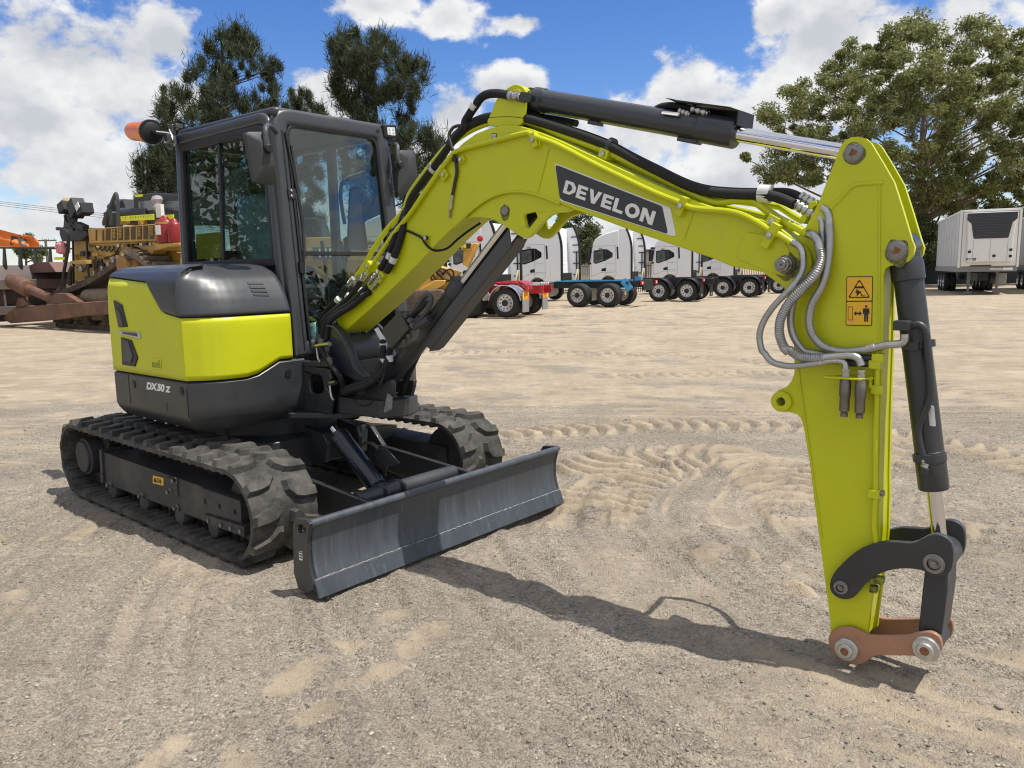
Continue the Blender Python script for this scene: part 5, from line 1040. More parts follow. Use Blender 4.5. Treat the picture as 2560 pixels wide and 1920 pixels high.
# prints of lugged tracks: (path measured on the ground, half width, lug pitch, slant, depth)
BANDS = [(gp((-60, 150), (40, 122), (200, 108), (400, 98), (600, 97), (760, 100), (950, 118), (1100, 145), (1270, 185), (1400, 230)), 0.27, 0.19, 1.3, 1.6),
         (gp((190, 290), (235, 215), (330, 170), (430, 165), (560, 165), (680, 200), (760, 250), (800, 320)), 0.40, 0.17, -1.7, 1.5),
         (gp((300, 300), (350, 240), (430, 200), (520, 200)), 0.22, 0.14, 0.8, 1.3),
         (gp((900, 150), (960, 160), (1010, 190)), 0.24, 0.17, 1.0, 1.4), (gp((1120, 340), (1200, 350), (1300, 385)), 0.24, 0.17, 1.2, 1.5), (gp((560, 400), (650, 420), (740, 470)), 0.16, 0.15, 1.0, 1.6),
         (gp((-300, -75), (100, -78), (420, -70), (700, -50)), 0.34, 0.22, 1.0, 1.0), (gp((300, -20), (620, -28), (900, -25), (1270, 30)), 0.30, 0.2, -1.0, 0.8), (gp((-900, -60), (-1100, -20), (-1200, 40)), 0.3, 0.2, 1.0, 0.9)]
FEET = [tuple(on_ground(q)[:2]) for q in ((782, 1650), (716, 1700), (848, 1711), (793, 1771), (600, 1898), (1008, 1534), (937, 1567), (870, 1606), (1080, 1578), (1025, 1622), (970, 1666), (33, 1485), (30, 1520), (419, 1865))]
def ground_fields(x, y):
    """height in metres and share of loose pale sand"""
    rc = np.hypot(x - 3.1, y - 4.5); tc_ = np.arctan2(y - 4.5, x - 3.1); nr = sstep(9.0, 6.0, y)        # drag marks sweep round a turning point
    a = (x * FW.x + y * FW.y) * (1 - nr) + tc_ * 3.0 * nr; b = (x * LF.x + y * LF.y) * (1 - nr) - rc * nr
    wob = 0.35 * (fbm(a * 0.5, b * 0.5, 5) - 0.5)
    st = fbm(a * 0.45, (b + wob) * 9.0, 11, 4); st2 = fbm(a * 0.8, (b + wob) * 22.0, 21, 3)
    near = np.exp(-np.maximum(y - 5.5, 0) / 4.0)
    h = 0.030 * (fbm(x * 0.7, y * 0.7, 31) - 0.5) + (0.042 * (st - 0.5) + 0.032 * (st2 - 0.5)) * (0.35 + 0.65 * near) + 0.012 * (fbm(x * 9, y * 9, 41, 3) - 0.5)
    # ridges pressed by lugs when machines turned: bands of bars along arcs
    sand = np.zeros_like(x); dark = np.zeros_like(x)
    for (px, w, per, sl, am) in BANDS:
        P = np.array(px); best = np.full(x.shape, 1e9); sb = np.zeros_like(x); db = np.zeros_like(x); acc = 0.0
        box = (x > P[:, 0].min() - 1) & (x < P[:, 0].max() + 1) & (y > P[:, 1].min() - 1) & (y < P[:, 1].max() + 1); xb, yb = x[box], y[box]; bb = best[box]; ss = sb[box]; dd = db[box]
        for i in range(len(P) - 1):
            d = P[i + 1] - P[i]; l = np.hypot(*d); u = d / l; t = np.clip((xb - P[i, 0]) * u[0] + (yb - P[i, 1]) * u[1], 0, l); ex = xb - P[i, 0] - u[0] * t; ey = yb - P[i, 1] - u[1] * t; q = ex * ex + ey * ey; n_ = q < bb
            bb = np.where(n_, q, bb); ss = np.where(n_, acc + t, ss); dd = np.where(n_, ex * -u[1] + ey * u[0], dd); acc += l
        dist = np.sqrt(bb); m_ = (1 - sstep(0.75, 1.1, dist / w + 0.5 * (fbm(xb * 3, yb * 3, 77, 3) - 0.5))) * sstep(0.25, 0.42, fbm(xb * 2.1, yb * 2.1, 78, 3))
        bar = 0.5 + 0.5 * np.sin(2 * np.pi * ss / per + sl * np.abs(dd / w) ** 1.5 * np.pi + sl * 0.6 * dd / w + 2.2 * (fbm(xb * 2.5, yb * 2.5, 99, 2) - 0.5)); ridge = sstep(0.36, 0.66, bar)
        h[box] = h[box] + am * m_ * 0.030 * (ridge - 0.4); sand[box] = np.maximum(sand[box], m_ * (0.25 + 0.75 * ridge)); dark[box] = np.maximum(dark[box], m_ * (1 - sstep(0.0, 0.35, bar)))
    big = fbm(x * 0.33 + 3, y * 0.33, 51, 4); mid = fbm(a * 1.1, b * 2.3, 61, 4); pat = fbm(x * 2.2, y * 2.2, 71, 3)
    far = sstep(5.5, 13, y)
    s2 = sstep(0.50, 0.66, 0.45 * mid + 0.35 * pat + 0.28 * big + 0.10 * far - 0.02) * (0.42 + 0.58 * far) + far * 0.42
    lane = fbm(x * 0.08 + y * 0.02, (y + 0.12 * x) * 1.1, 81, 4); s2 = s2 + far * (lane - 0.5) * 1.5; h = h + far * 0.07 * (lane - 0.5)
    stk = fbm(a * 0.30 + 7, (b + wob) * 12.0, 121, 4); stw = sstep(0.42, 0.62, fbm(a * 0.35, b * 0.8, 131, 3)); sand = np.maximum(sand, sstep(0.50, 0.64, stk) * stw * 0.8 * (1 - far)); h = h + 0.012 * stw * (stk - 0.5) * near
    sand = np.clip(np.maximum(sand, s2) - 0.35 * sstep(0.55, 0.75, st) * (1 - far), 0, 1)
    h = h + 0.006 * s2 * (1 - far)
    for k in range(14):                                # a few scuffed footprints of pale sand
        px_, py_ = FEET[k]
        an = k * 1.3; ex = (x - px_) * math.cos(an) + (y - py_) * math.sin(an); ey = -(x - px_) * math.sin(an) + (y - py_) * math.cos(an)
        d_ = np.hypot(ex / 0.13, ey / 0.075) + 0.6 * (fbm(x * 9, y * 9, 300 + k, 2) - 0.5); d_ = d_ + 1.3 * (fbm(x * 5, y * 5, 400 + k, 3) - 0.45); m_ = 1 - sstep(0.4, 1.2, d_); sand = np.maximum(sand, m_ * 0.75); h = h + 0.014 * m_ * (np.clip(d_, 0, 1) - 0.6)
    sand = sand * (1 - 0.9 * dark)
    grit = np.clip(0.9 * dark + 0.42 * sstep(0.56, 0.70, st) * near + 0.45 * sstep(0.60, 0.72, st2) * near, 0, 1); ground_fields.grit = grit
    return h, sand
def axis(lo, hi, step, far_lo, far_hi, g=1.13):
    a = list(np.arange(lo, hi + 1e-6, step)); s = step; v = hi
    while v < far_hi: s = min(s * g, 60); v += s; a.append(v)
    s = step; v = lo; pre = []
    while v > far_lo: s = min(s * g, 60); v -= s; pre.append(v)
    return np.array(pre[::-1] + a)
gx = axis(-3.6, 4.2, 0.019, -700, 700); gy = axis(1.9, 8.2, 0.019, -80, 1500, 1.03)
GX, GY = np.meshgrid(gx, gy); H_, S_ = ground_fields(GX, GY); G_ = ground_fields.grit
calm = np.zeros_like(GX)
mx_ = (GX - MO.x) * FW.x + (GY - MO.y) * FW.y; my_ = (GX - MO.x) * LF.x + (GY - MO.y) * LF.y
fl = 1.0 - 0.75 * (sstep(-2.0, -1.7, mx_) * (1 - sstep(0.75, 1.0, mx_)) * (1 - sstep(0.98, 1.12, np.abs(my_))))   # pressed flat under the tracks
H_ = H_ * fl; H_ = H_ * np.exp(-np.maximum(GY - 60, 0) / 50.0) * np.exp(-np.maximum(np.abs(GX) - 80, 0) / 60.0); H_ = H_ - 0.012
nv = GX.size; nx, ny = len(gx), len(gy)
me = bpy.data.meshes.new('ground'); me.vertices.add(nv); me.vertices.foreach_set('co', np.stack([GX, GY, H_], -1).astype(np.float32).ravel())
ii = (np.arange(ny - 1)[:, None] * nx + np.arange(nx - 1)[None, :]).ravel(); quads = np.stack([ii, ii + 1, ii + nx + 1, ii + nx], -1)
me.loops.add(quads.size); me.loops.foreach_set('vertex_index', quads.ravel().astype(np.int32)); me.polygons.add(len(quads)); me.polygons.foreach_set('loop_start', (np.arange(len(quads)) * 4).astype(np.int32))
me.update(); me.shade_smooth(); at = me.attributes.new('sand', 'FLOAT', 'POINT'); at.data.foreach_set('value', S_.astype(np.float32).ravel())
at2 = me.attributes.new('grit', 'FLOAT', 'POINT'); at2.data.foreach_set('value', G_.astype(np.float32).ravel())
GND = bpy.data.objects.new('ground', me); COL.objects.link(GND); tag(GND, kind='structure')
gm = bpy.data.materials.new('gravel_ground'); gm.use_nodes = True; nt = gm.node_tree; N = nt.nodes; Lk = nt.links; B_ = N['Principled BSDF']; B_.inputs['Roughness'].default_value = 0.95; B_.inputs['Specular IOR Level'].default_value = 0.15
geo = N.new('ShaderNodeNewGeometry'); pos = geo.outputs['Position']
def nz(scale, det=6, rough=0.65):
    n = N.new('ShaderNodeTexNoise'); n.inputs['Scale'].default_value = scale; n.inputs['Detail'].default_value = det; n.inputs['Roughness'].default_value = rough; Lk.new(pos, n.inputs['Vector']); return n.outputs['Fac']
def vor(scale, feat='F1'):
    n = N.new('ShaderNodeTexVoronoi'); n.feature = feat; n.inputs['Scale'].default_value = scale; Lk.new(pos, n.inputs['Vector']); return n
def mrg(v, a, b, c, d):
    n = N.new('ShaderNodeMapRange'); n.inputs['From Min'].default_value = a; n.inputs['From Max'].default_value = b; n.inputs['To Min'].default_value = c; n.inputs['To Max'].default_value = d; Lk.new(v, n.inputs['Value']); return n.outputs['Result']
def mth(op, a, b):
    n = N.new('ShaderNodeMath'); n.operation = op
    for i, v in enumerate((a, b)):
        if isinstance(v, (int, float)): n.inputs[i].default_value = v
        else: Lk.new(v, n.inputs[i])
    return n.outputs[0]
def mixc(f, a, b):
    n = N.new('ShaderNodeMix'); n.data_type = 'RGBA'
    if isinstance(f, (int, float)): n.inputs['Factor'].default_value = f
    else: Lk.new(f, n.inputs['Factor'])
    for k, v in (('A', a), ('B', b)):
        if isinstance(v, tuple): n.inputs[k].default_value = (*v, 1)
        else: Lk.new(v, n.inputs[k])
    return n.outputs['Result']
sa = N.new('ShaderNodeAttribute'); sa.attribute_name = 'sand'
v1 = vor(75); v2 = vor(160)
sepa = N.new('ShaderNodeSeparateColor'); Lk.new(v1.outputs['Color'], sepa.inputs[0]); sepb = N.new('ShaderNodeSeparateColor'); Lk.new(v2.outputs['Color'], sepb.inputs[0])
stone = mixc(sepa.outputs[0], (0.085, 0.078, 0.068), (0.46, 0.415, 0.35)); stone = mixc(mrg(sepa.outputs[1], 0.78, 0.8, 0, 0.5), stone, (0.24, 0.165, 0.105))
fine = mixc(sepb.outputs[0], (0.165, 0.143, 0.118), (0.37, 0.325, 0.268)); grav = mixc(mrg(nz(14, 4), 0.45, 0.62, 0.10, 0.75), fine, stone)
sandc = mixc(mrg(nz(3.5), 0.35, 0.65, 0, 1), (0.315, 0.263, 0.200), (0.405, 0.343, 0.262)); sandc = mixc(mrg(sepb.outputs[2], 0.2, 0.9, 0.0, 0.28), sandc, (0.19, 0.155, 0.115))
sf = mth('ADD', sa.outputs['Fac'], mrg(nz(9, 8, 0.7), 0.3, 0.7, -0.30, 0.30)); sf = mrg(sf, 0.22, 0.72, 0, 1)
col = mixc(sf, grav, sandc); mpl = N.new('ShaderNodeMapping'); mpl.inputs['Scale'].default_value = (0.55, 2.6, 1); mpl.inputs['Rotation'].default_value = (0, 0, 0.10); Lk.new(pos, mpl.inputs['Vector']); ln_ = N.new('ShaderNodeTexNoise'); ln_.inputs['Scale'].default_value = 1.5; ln_.inputs['Detail'].default_value = 12; ln_.inputs['Roughness'].default_value = 0.72; Lk.new(mpl.outputs[0], ln_.inputs['Vector'])
col = mixc(mrg(ln_.outputs['Fac'], 0.55, 0.70, 0.0, 0.55), col, (0.19, 0.155, 0.12)); col = mixc(mrg(ln_.outputs['Fac'], 0.44, 0.30, 0.0, 0.45), col, (0.52, 0.44, 0.335)); col = mixc(mrg(nz(22, 10, 0.8), 0.56, 0.66, 0.0, 0.4), col, (0.15, 0.125, 0.10))
ga = N.new('ShaderNodeAttribute'); ga.attribute_name = 'grit'; gd = mixc(sepa.outputs[0], (0.10, 0.088, 0.075), (0.30, 0.26, 0.215)); col = mixc(mth('MULTIPLY', ga.outputs['Fac'], mrg(nz(16, 6), 0.35, 0.6, 0.35, 0.9)), col, gd)
hs = N.new('ShaderNodeHueSaturation'); hs.inputs['Saturation'].default_value = 1.10; Lk.new(col, hs.inputs['Color']); Lk.new(mrg(nz(0.9, 8), 0.3, 0.7, 0.99, 1.40), hs.inputs['Value']); Lk.new(hs.outputs[0], B_.inputs['Base Color'])
hgt = mth('ADD', mth('MULTIPLY', mrg(v1.outputs['Distance'], 0, 0.7, 1, 0), mrg(sf, 0, 1, 0.9, 0.12)), mth('ADD', mth('MULTIPLY', mrg(v2.outputs['Distance'], 0, 0.7, 1, 0), 0.45), mth('MULTIPLY', nz(38, 8, 0.75), 1.3)))
bp = N.new('ShaderNodeBump'); bp.inputs['Strength'].default_value = 1.0; bp.inputs['Distance'].default_value = 0.009; Lk.new(hgt, bp.inputs['Height']); Lk.new(bp.outputs[0], B_.inputs['Normal']); me.materials.append(gm)
# loose stones
ico = bmesh.new(); bmesh.ops.create_icosphere(ico, subdivisions=1, radius=1); IV = np.array([v.co[:] for v in ico.verts]); IF = np.array([[v.index for v in f.verts] for f in ico.faces]); ico.free()
ns = 15000; yy = 2.1 + 7.5 * RNG.random(ns) ** 1.7; xx = (RNG.random(ns) * 2 - 1) * (0.78 * yy + 0.3); hh, ss = ground_fields(xx, yy)
keep = RNG.random(ns) > 0.88 * ss; xx, yy, hh = xx[keep], yy[keep], hh[keep]; mm = (xx - MO.x) * FW.x + (yy - MO.y) * FW.y; ml = (xx - MO.x) * LF.x + (yy - MO.y) * LF.y
ok = ~((mm > -1.95) & (mm < 1.0) & (np.abs(ml) > .5) & (np.abs(ml) < 1.06)); xx, yy, hh = xx[ok], yy[ok], hh[ok]; ns = len(xx)
sz = 0.0022 + 0.0042 * RNG.random(ns) ** 2.5 + (RNG.random(ns) < 0.02) * 0.006 * RNG.random(ns)
dirs = IV[None] * (1 + 0.35 * (RNG.random((ns, len(IV), 1)) - 0.5)); dirs = dirs * np.stack([1 + 0.5 * RNG.random(ns), 0.8 + 0.4 * RNG.random(ns), 0.45 + 0.35 * RNG.random(ns)], -1)[:, None, :]
an = RNG.random(ns) * 6.283; ca, sn = np.cos(an)[:, None], np.sin(an)[:, None]; rx = dirs[..., 0] * ca - dirs[..., 1] * sn; ry = dirs[..., 0] * sn + dirs[..., 1] * ca
V = np.stack([rx, ry, dirs[..., 2]], -1) * sz[:, None, None] + np.stack([xx, yy, hh - 0.012 + sz * 0.3], -1)[:, None, :]
def np_mesh(name, V, F, m):
    me = bpy.data.meshes.new(name); me.vertices.add(len(V)); me.vertices.foreach_set('co', V.astype(np.float32).ravel()); k = F.shape[1]
    me.loops.add(F.size); me.loops.foreach_set('vertex_index', F.astype(np.int32).ravel()); me.polygons.add(len(F)); me.polygons.foreach_set('loop_start', (np.arange(len(F)) * k).astype(np.int32)); me.update(); me.materials.append(m); return me
FF = (IF[None] + (np.arange(ns) * len(IV))[:, None, None]).reshape(-1, 3)
sm = bpy.data.materials.new('loose_stone'); sm.use_nodes = True; b_ = sm.node_tree.nodes['Principled BSDF']; b_.inputs['Roughness'].default_value = 0.9; g_ = sm.node_tree.nodes.new('ShaderNodeNewGeometry'); rp = sm.node_tree.nodes.new('ShaderNodeValToRGB'); rp.color_ramp.elements[0].color = (0.15, 0.13, 0.11, 1); rp.color_ramp.elements[1].color = (0.50, 0.45, 0.38, 1); e_ = rp.color_ramp.elements.new(0.55); e_.color = (0.25, 0.215, 0.175, 1)
sm.node_tree.links.new(g_.outputs['Random Per Island'], rp.inputs[0]); sm.node_tree.links.new(rp.outputs[0], b_.inputs['Base Color'])
so = bpy.data.objects.new('gravel', np_mesh('gravel', V.reshape(-1, 3), FF, sm)); COL.objects.link(so); tag(so, 'loose grey and tan stones strewn over the sandy yard', 'gravel', kind='stuff')
# ================================================================== TRUCKS
WPNT = mat('white_cab_paint', (0.86, 0.88, 0.90), 0.3, var=0.012, scale=0.8, coat=0.3, rvar=0.03)
DKGL = mat('dark_truck_glass', (0.012, 0.014, 0.016), 0.08, var=0.1)
TYRE = mat('truck_tyre', (0.016, 0.016, 0.016), 0.75, var=0.2, scale=6)
RIM = mat('alloy_rim', (0.62, 0.62, 0.62), 0.3, 0.85, var=0.08)
CHAS = mat('black_chassis', (0.014, 0.015, 0.018), 0.5, var=0.15)
REDM = mat('red_lamp', (0.45, 0.012, 0.012), 0.3)
def wheel(parent, x, y, sgn, r=0.5, w=0.30, dual=False, name='wheel', hub=CHAS):
    e = empty(name, (0, 0, 0), 0, parent=parent); e.parent = parent
    m = MB(); d = (0, -sgn, 0)                    # y is the outer face, sgn the outward direction
    prof = [(0.30, 0.02), (0.36, 0.0), (0.44, 0.01), (0.485, 0.04), (0.50, 0.07), (0.50, w - 0.07), (0.485, w - 0.03), (0.44, w), (0.30, w)]
    m.rev((x, y, r), d, [(a * r / 0.5, b) for a, b in prof], 36, caps=False)
    if dual: m.rev((x, y - sgn * (w + 0.03), r), d, [(a * r / 0.5, b) for a, b in prof], 36, caps=False)
    m.build('tyre', TYRE, e)
    m = MB(); m.rev((x, y, r), d, [(0.305, 0.02), (0.29, 0.012), (0.275, 0.03), (0.262, 0.07), (0.13, 0.10), (0.125, 0.03), (0.0, 0.03)], 36, caps=False)
    m.rev((x, y - sgn * 0.11, r), d, [(0.30, 0), (0.30, 0.2 + (0.3 if dual else 0))], 24); rim = m.build('rim', RIM, e)
    m = MB()
    for k in range(10): a = 2 * math.pi * k / 10; m.rev((x + 0.205 * math.cos(a), y - sgn * 0.081, r + 0.205 * math.sin(a)), (0, sgn, 0), [(0.028, 0), (0.028, 0.006)], 10)
    m.build('rim_opening', BLACK(), rim)
    m = MB(); m.rev((x, y - sgn * 0.05, r), (0, sgn, 0), [(0.115, 0), (0.11, 0.05), (0.08, 0.07), (0.0, 0.07)], 20); m.build('hub', hub, rim)
    return e
def arch(parent, x, y0, y1, r, a0, a1, m_, name='mudguard', z=0.5, th=0.012):
    P = [(x + r * math.cos(R(a)), z + r * math.sin(R(a))) for a in np.linspace(a0, a1, 20)]
    m = MB(); m.side(P + [(x + (r - th) * math.cos(R(a)), z + (r - th) * math.sin(R(a))) for a in np.linspace(a1, a0, 20)], y0, y1)
    ed = 0.03
    for y in (y0, y1): m.tube([(p[0], y, p[1]) for p in P], ed / 2, 6, smooth=0)
    return m.build(name, m_, parent)
def make_truck(wb, label, group, body=True, blue=False, guards=True, tank=True, red=False, silver=False):
    """x forward; origin under the rear bogie; wb = bogie centre to the back of the cab"""
    t = empty('prime_mover' if not blue else 'cab_chassis_truck', (0, 0, 0), 0, label, 'truck', group)
    cm = mat('red_chassis', (0.42, 0.012, 0.016), 0.35, coat=0.3) if red else CHAS
    m = MB()
    for y in (-0.42, 0.42): m.box(((wb + 2.0) / 2 - 0.9, y, 0.93), (wb + 3.8, 0.09, 0.27))
    for x in (-1.5 if blue else -1.2, -0.2, 0.8, wb - 0.8): m.box((x, 0, 0.92), (0.14, 0.84, 0.22))
    m.build('chassis_frame', cm, t, bevel=0.006)
    for sy in (1, -1):
        for x in (-0.69, 0.69): wheel(t, x, 1.25 * sy, sy, dual=True)
        wheel(t, wb + 0.85, 1.25 * sy, sy)
    if body:
        F = wb + 1.95
        prof = [(0.0, 1.08), (0.0, 2.0), (0.07, 2.30), (0.18, 2.92), (0.22, 3.10), (0.36, 3.32), (0.62, 3.50), (1.1, 3.66), (1.72, 3.80), (1.80, 3.82), (1.95, 1.0), (1.55, 0.98), (1.45, 1.12), (1.25, 1.22), (1.05, 1.22), (0.85, 1.12), (0.78, 0.98), (0.1, 0.98)]
        prof = [(F - a, b) for a, b in prof]
        m = MB(); m.side(prof, -1.23, 1.23); cab = m.build('cab', WPNT, t, bevel=0.07, seg=3)
        for sy in (1, -1):
            y0, y1 = 1.226 * sy, 1.236 * sy
            m = MB(); m.side(fillet([(F - a, b) for a, b in ((0.27, 2.68), (0.95, 2.74), (1.12, 2.72), (1.43, 2.52), (1.43, 2.28), (0.95, 2.07), (0.42, 1.92), (0.26, 1.96))], 0.06), y0, y1); sw = m.build('side_window', DKGL, cab)
            m = MB(); m.side([(F - a, b) for a, b in ((0.32, 2.62), (0.86, 2.66), (0.86, 2.10), (0.42, 1.98), (0.30, 2.0))], y1, 1.239 * sy); m.build('window_pane', mat('pane_reflecting', (0.10, 0.12, 0.115), 0.1, var=0.5, scale=3), sw)
            m = MB(); m.side(fillet([(F - a, b) for a, b in ((0.75, 1.60), (0.84, 1.66), (1.02, 1.68), (1.02, 1.49), (0.75, 1.49))], 0.02), y0, y1); m.build('door_handle', BLACK(), cab)
            m = MB(); m.side(fillet([(F - a, b) for a, b in ((1.66, 2.86), (1.76, 2.86), (1.80, 2.2), (1.70, 2.14))], 0.02), y0, y1); m.build('air_slot', BLACK(), cab)
            m = MB(); yy = 1.231 * sy
            for a, b in (((1.03, 2.74), (1.03, 1.1)), ((1.60, 2.92), (1.64, 1.3)), ((0.2, 2.93), (1.60, 2.92)), ((1.05, 1.94), (1.57, 1.94)), ((1.05, 1.5), (1.62, 1.5)), ((0.12, 2.0), (0.12, 1.1)), ((1.64, 1.3), (1.5, 1.15)), ((0.12, 1.2), (0.7, 1.42)), ((0.7, 1.42), (1.5, 1.42))): m.bar((F - a[0], yy, a[1]), (F - b[0], yy, b[1]), 0.012, 0.012, (0, 1, 0))
            m.build('door_seam', mat('seam_grey', (0.25, 0.26, 0.27), 0.6), cab)
            m = MB(); m.box((F + 0.05, 1.30 * sy, 2.42), (0.22, 0.20, 0.75)); m.box((F - 0.05, 1.20 * sy, 2.86), (0.3, 0.12, 0.12)); m.box((F - 0.06, 1.24 * sy, 1.95), (0.16, 0.12, 0.12)); m.build('mirror', BLACK(), cab, bevel=0.05)
            m = MB(); m.box((F - 0.70, 1.25 * sy, 2.78), (0.22, 0.10, 0.10)); m.build('mirror_pod', mat('pod_grey', (0.35, 0.36, 0.37), 0.3), cab, bevel=0.02)
            m = MB(); m.tube([(F - a, yy * 0.985, b) for a, b in ((0.30, 3.12), (0.55, 3.28), (0.95, 3.38), (1.5, 3.46))], 0.02, 6); m.build('roof_crease', WPNT, cab)
            m = MB(); m.prism([(F - 0.02, 1.28), (F - 0.10, 1.28), (F - 0.16, 1.10), (F - 0.02, 1.08)], lambda a, b, w: (a, w, b), 1.22 * sy, 1.24 * sy); m.build('headlamp_edge', mat('lamp_lens', (0, 0, 0)), cab)
            m = MB(); m.prism([(F - 0.42, 1.95), (F - 0.62, 1.99), (F - 0.50, 1.82)], lambda a, b, w: (a, w, b), 1.231 * sy, 1.2345 * sy); m.build('painted_highlight', WHITE(), cab)  # white triangle painted in place of a highlight on the door
            m = MB()
            for z in (0.55, 0.85): m.box((F - 0.45, 1.10 * sy, z), (0.5, 0.2, 0.04))
            m.box((F - 0.40, 1.16 * sy, 0.72), (0.75, 0.06, 0.52)); m.build_each('cab_step', mat('step_grey', (0.30, 0.31, 0.32), 0.5), cab, bevel=0.01)
            # side fairing behind the cab
            ft = lambda z: wb - 0.55 + (0.32 * ((z - 2.6) / 1.25) ** 2 if z > 2.6 else 0)
            zs = list(np.linspace(1.02, 3.84, 12)); m = MB()
            m.side([(wb + 0.01 + (0.15 * max(0, (z - 1.0) / 2.82)), z) for z in zs] + [(ft(z), z) for z in zs[::-1]], 1.21 * sy, 1.17 * sy); fair = m.build('side_fairing', WPNT, cab, bevel=0.01)
            m = MB(); m.side([(ft(z) + 0.0, z) for z in zs] + [(ft(z) - 0.10, z) for z in zs[::-1]], 1.225 * sy, 1.13 * sy); m.build('edge_strip', BLACK(), fair)
            m = MB()
            for z in (1.35, 1.95, 2.55, 2.92, 3.35): m.box((ft(z) + 0.12, 1.13 * sy, z), (0.40, 0.06, 0.05))
            m.box((ft(1.9) + 0.12, 1.12 * sy, 1.9), (0.05, 0.05, 1.3)); m.build_each('fairing_bracket', BLACK(), fair)
            arch(cab, F - 1.42 + 0.27, 0.86 * sy, 1.245 * sy, 0.62, 20, 165, BLACK(), 'wheel_arch')
        m = MB()
        for k in range(7): m.box((wb + 0.045 + 0.010 * k, 0.1, 1.9 + 0.19 * k), (0.02, 1.3, 0.02))
        m.build('rear_rib', mat('rib_grey', (0.5, 0.51, 0.52), 0.4), cab)
        m = MB(); m.front([(-1.14, 2.0), (1.14, 2.0), (1.12, 2.75), (-1.12, 2.75)], F - 0.06, F - 0.02); m.build('windscreen', DKGL, cab)
        m = MB(); m.box((F + 0.0, 0, 0.75), (0.12, 2.4, 0.5)); m.build('bumper', BLACK(), cab, bevel=0.04)
        m = MB(); m.box((wb - 0.25, 0.2, 1.2), (0.45, 1.2, 0.5)); m.cyl((wb - 0.35, 1.0, 0.9), (wb - 0.35, 1.0, 1.35), 0.13, 16); m.build('air_tank', CHAS, t, bevel=0.02)
        m = MB(); m.bar((wb - 0.62, -0.75, 1.0), (wb - 0.66, -0.75, 1.62), 0.09, 0.16); m.bar((wb - 0.62, -0.45, 1.0), (wb - 0.66, -0.75, 1.62), 0.07, 0.08); m.build('cream_bracket', mat('cream_part', (0.60, 0.52, 0.36), 0.5), t, bevel=0.02)
    if tank:
        m = MB(); m.prism(fillet([(0.62, 0.45), (1.20, 0.45), (1.20, 1.08), (0.62, 1.08)], 0.12), lambda a, b, w: (w, a, b), *((2.05, 3.6) if silver else (wb - 1.75, wb - 0.55))); tk = m.build('fuel_tank', mat('tank_alloy', (0.62, 0.60, 0.56), 0.32, 0.9, var=0.1), t, bevel=0.015)
        m = MB()
        for x in (2.4, 3.1): m.prism([(0.60, 0.43), (1.212, 0.43), (1.212, 1.10), (0.60, 1.10)], lambda a, b, w: (w, a, b), x, x + 0.04, [[(0.63, 0.46), (0.63, 1.07), (1.19, 1.07), (1.19, 0.46)]])
        m.build('tank_strap', RIM, tk)
    if guards:
        gm_ = RIM if red else mat('black_guard', (0.02, 0.02, 0.022), 0.35)
        for sy in (1, -1):
            for x in (-0.69, 0.69):
                g = arch(t, x, 0.62 * sy, 1.27 * sy, 0.60, 8 if x < 0 else -5, 172, gm_)
            m = MB(); m.box((-1.34, 0.95 * sy, 0.56), (0.03, 0.55, 0.75)); fl_ = m.build('mudflap', CHAS if not red else mat('flap_grey', (0.25, 0.25, 0.25), 0.5), t)
            if red:
                for k in range(4):
                    m = MB(); m.prism([(0.68 + k * 0.12, 0.62), (0.745 + k * 0.12, 0.62), (0.815 + k * 0.12, 0.86), (0.75 + k * 0.12, 0.86)], lambda a, b, w: (w, a * sy, b), -1.357, -1.362); m.build('marker_stripe', mat('orange_stripe', (0.75, 0.10, 0.01), 0.4), fl_)
                m = MB(); m.box((-1.357, 0.95 * sy, 0.74), (0.004, 0.55, 0.26)); m.build('marker_plate', mat('marker_yellow', (0.85, 0.55, 0.03), 0.4), fl_)
            else:
                m = MB(); m.box((-1.357, 0.95 * sy, 0.30), (0.004, 0.12, 0.06)); m.build('flap_badge', WHITE(), fl_)
    for sy in (1, -1):
        xl = -1.42 if not blue else -2.12
        m = MB(); m.box((xl, 0.95 * sy, 1.0), (0.06, 0.36, 0.16)); tl = m.build('tail_light', REDM, t, bevel=0.01)
        m = MB(); m.box((xl - 0.032, 0.95 * sy, 1.0), (0.004, 0.10, 0.10)); m.build('lamp_segment', mat('orange_stripe' if red else 'white_print', (0.75, 0.10, 0.01), 0.4), tl)
    m = MB(); m.box((-1.38, 0, 1.0), (0.06, 1.5, 0.10)); m.build('rear_beam', RIM if red else CHAS, t)
    if red:
        m = MB(); m.flat(fillet([(-0.9, -0.45), (0.6, -0.45), (0.6, 0.45), (-0.9, 0.45)], 0.2), 1.12, 1.20); m.prism([(-1.2, 1.10), (-0.9, 1.24), (-0.3, 1.24), (0.0, 1.10)], lambda a, b, w: (a, w, b), -0.4, 0.4); m.build('fifth_wheel', mat('red_chassis', (0, 0, 0)), t, bevel=0.02)
    else:
        m = MB(); m.flat(fillet([(-0.5, -0.4), (0.5, -0.4), (0.5, 0.4), (-0.5, 0.4)], 0.2), 1.07, 1.14); m.build('turntable', CHAS, t)
    m = MB(); m.rev((-1.2, 0.25, 0.62), (1, 0, 0), [(0.001, 0), (0.16, 0.04), (0.18, 0.2), (0.16, 0.34), (0.001, 0.38)], 16); m.build('air_reservoir', mat('tank_alloy', (0, 0, 0)), t)
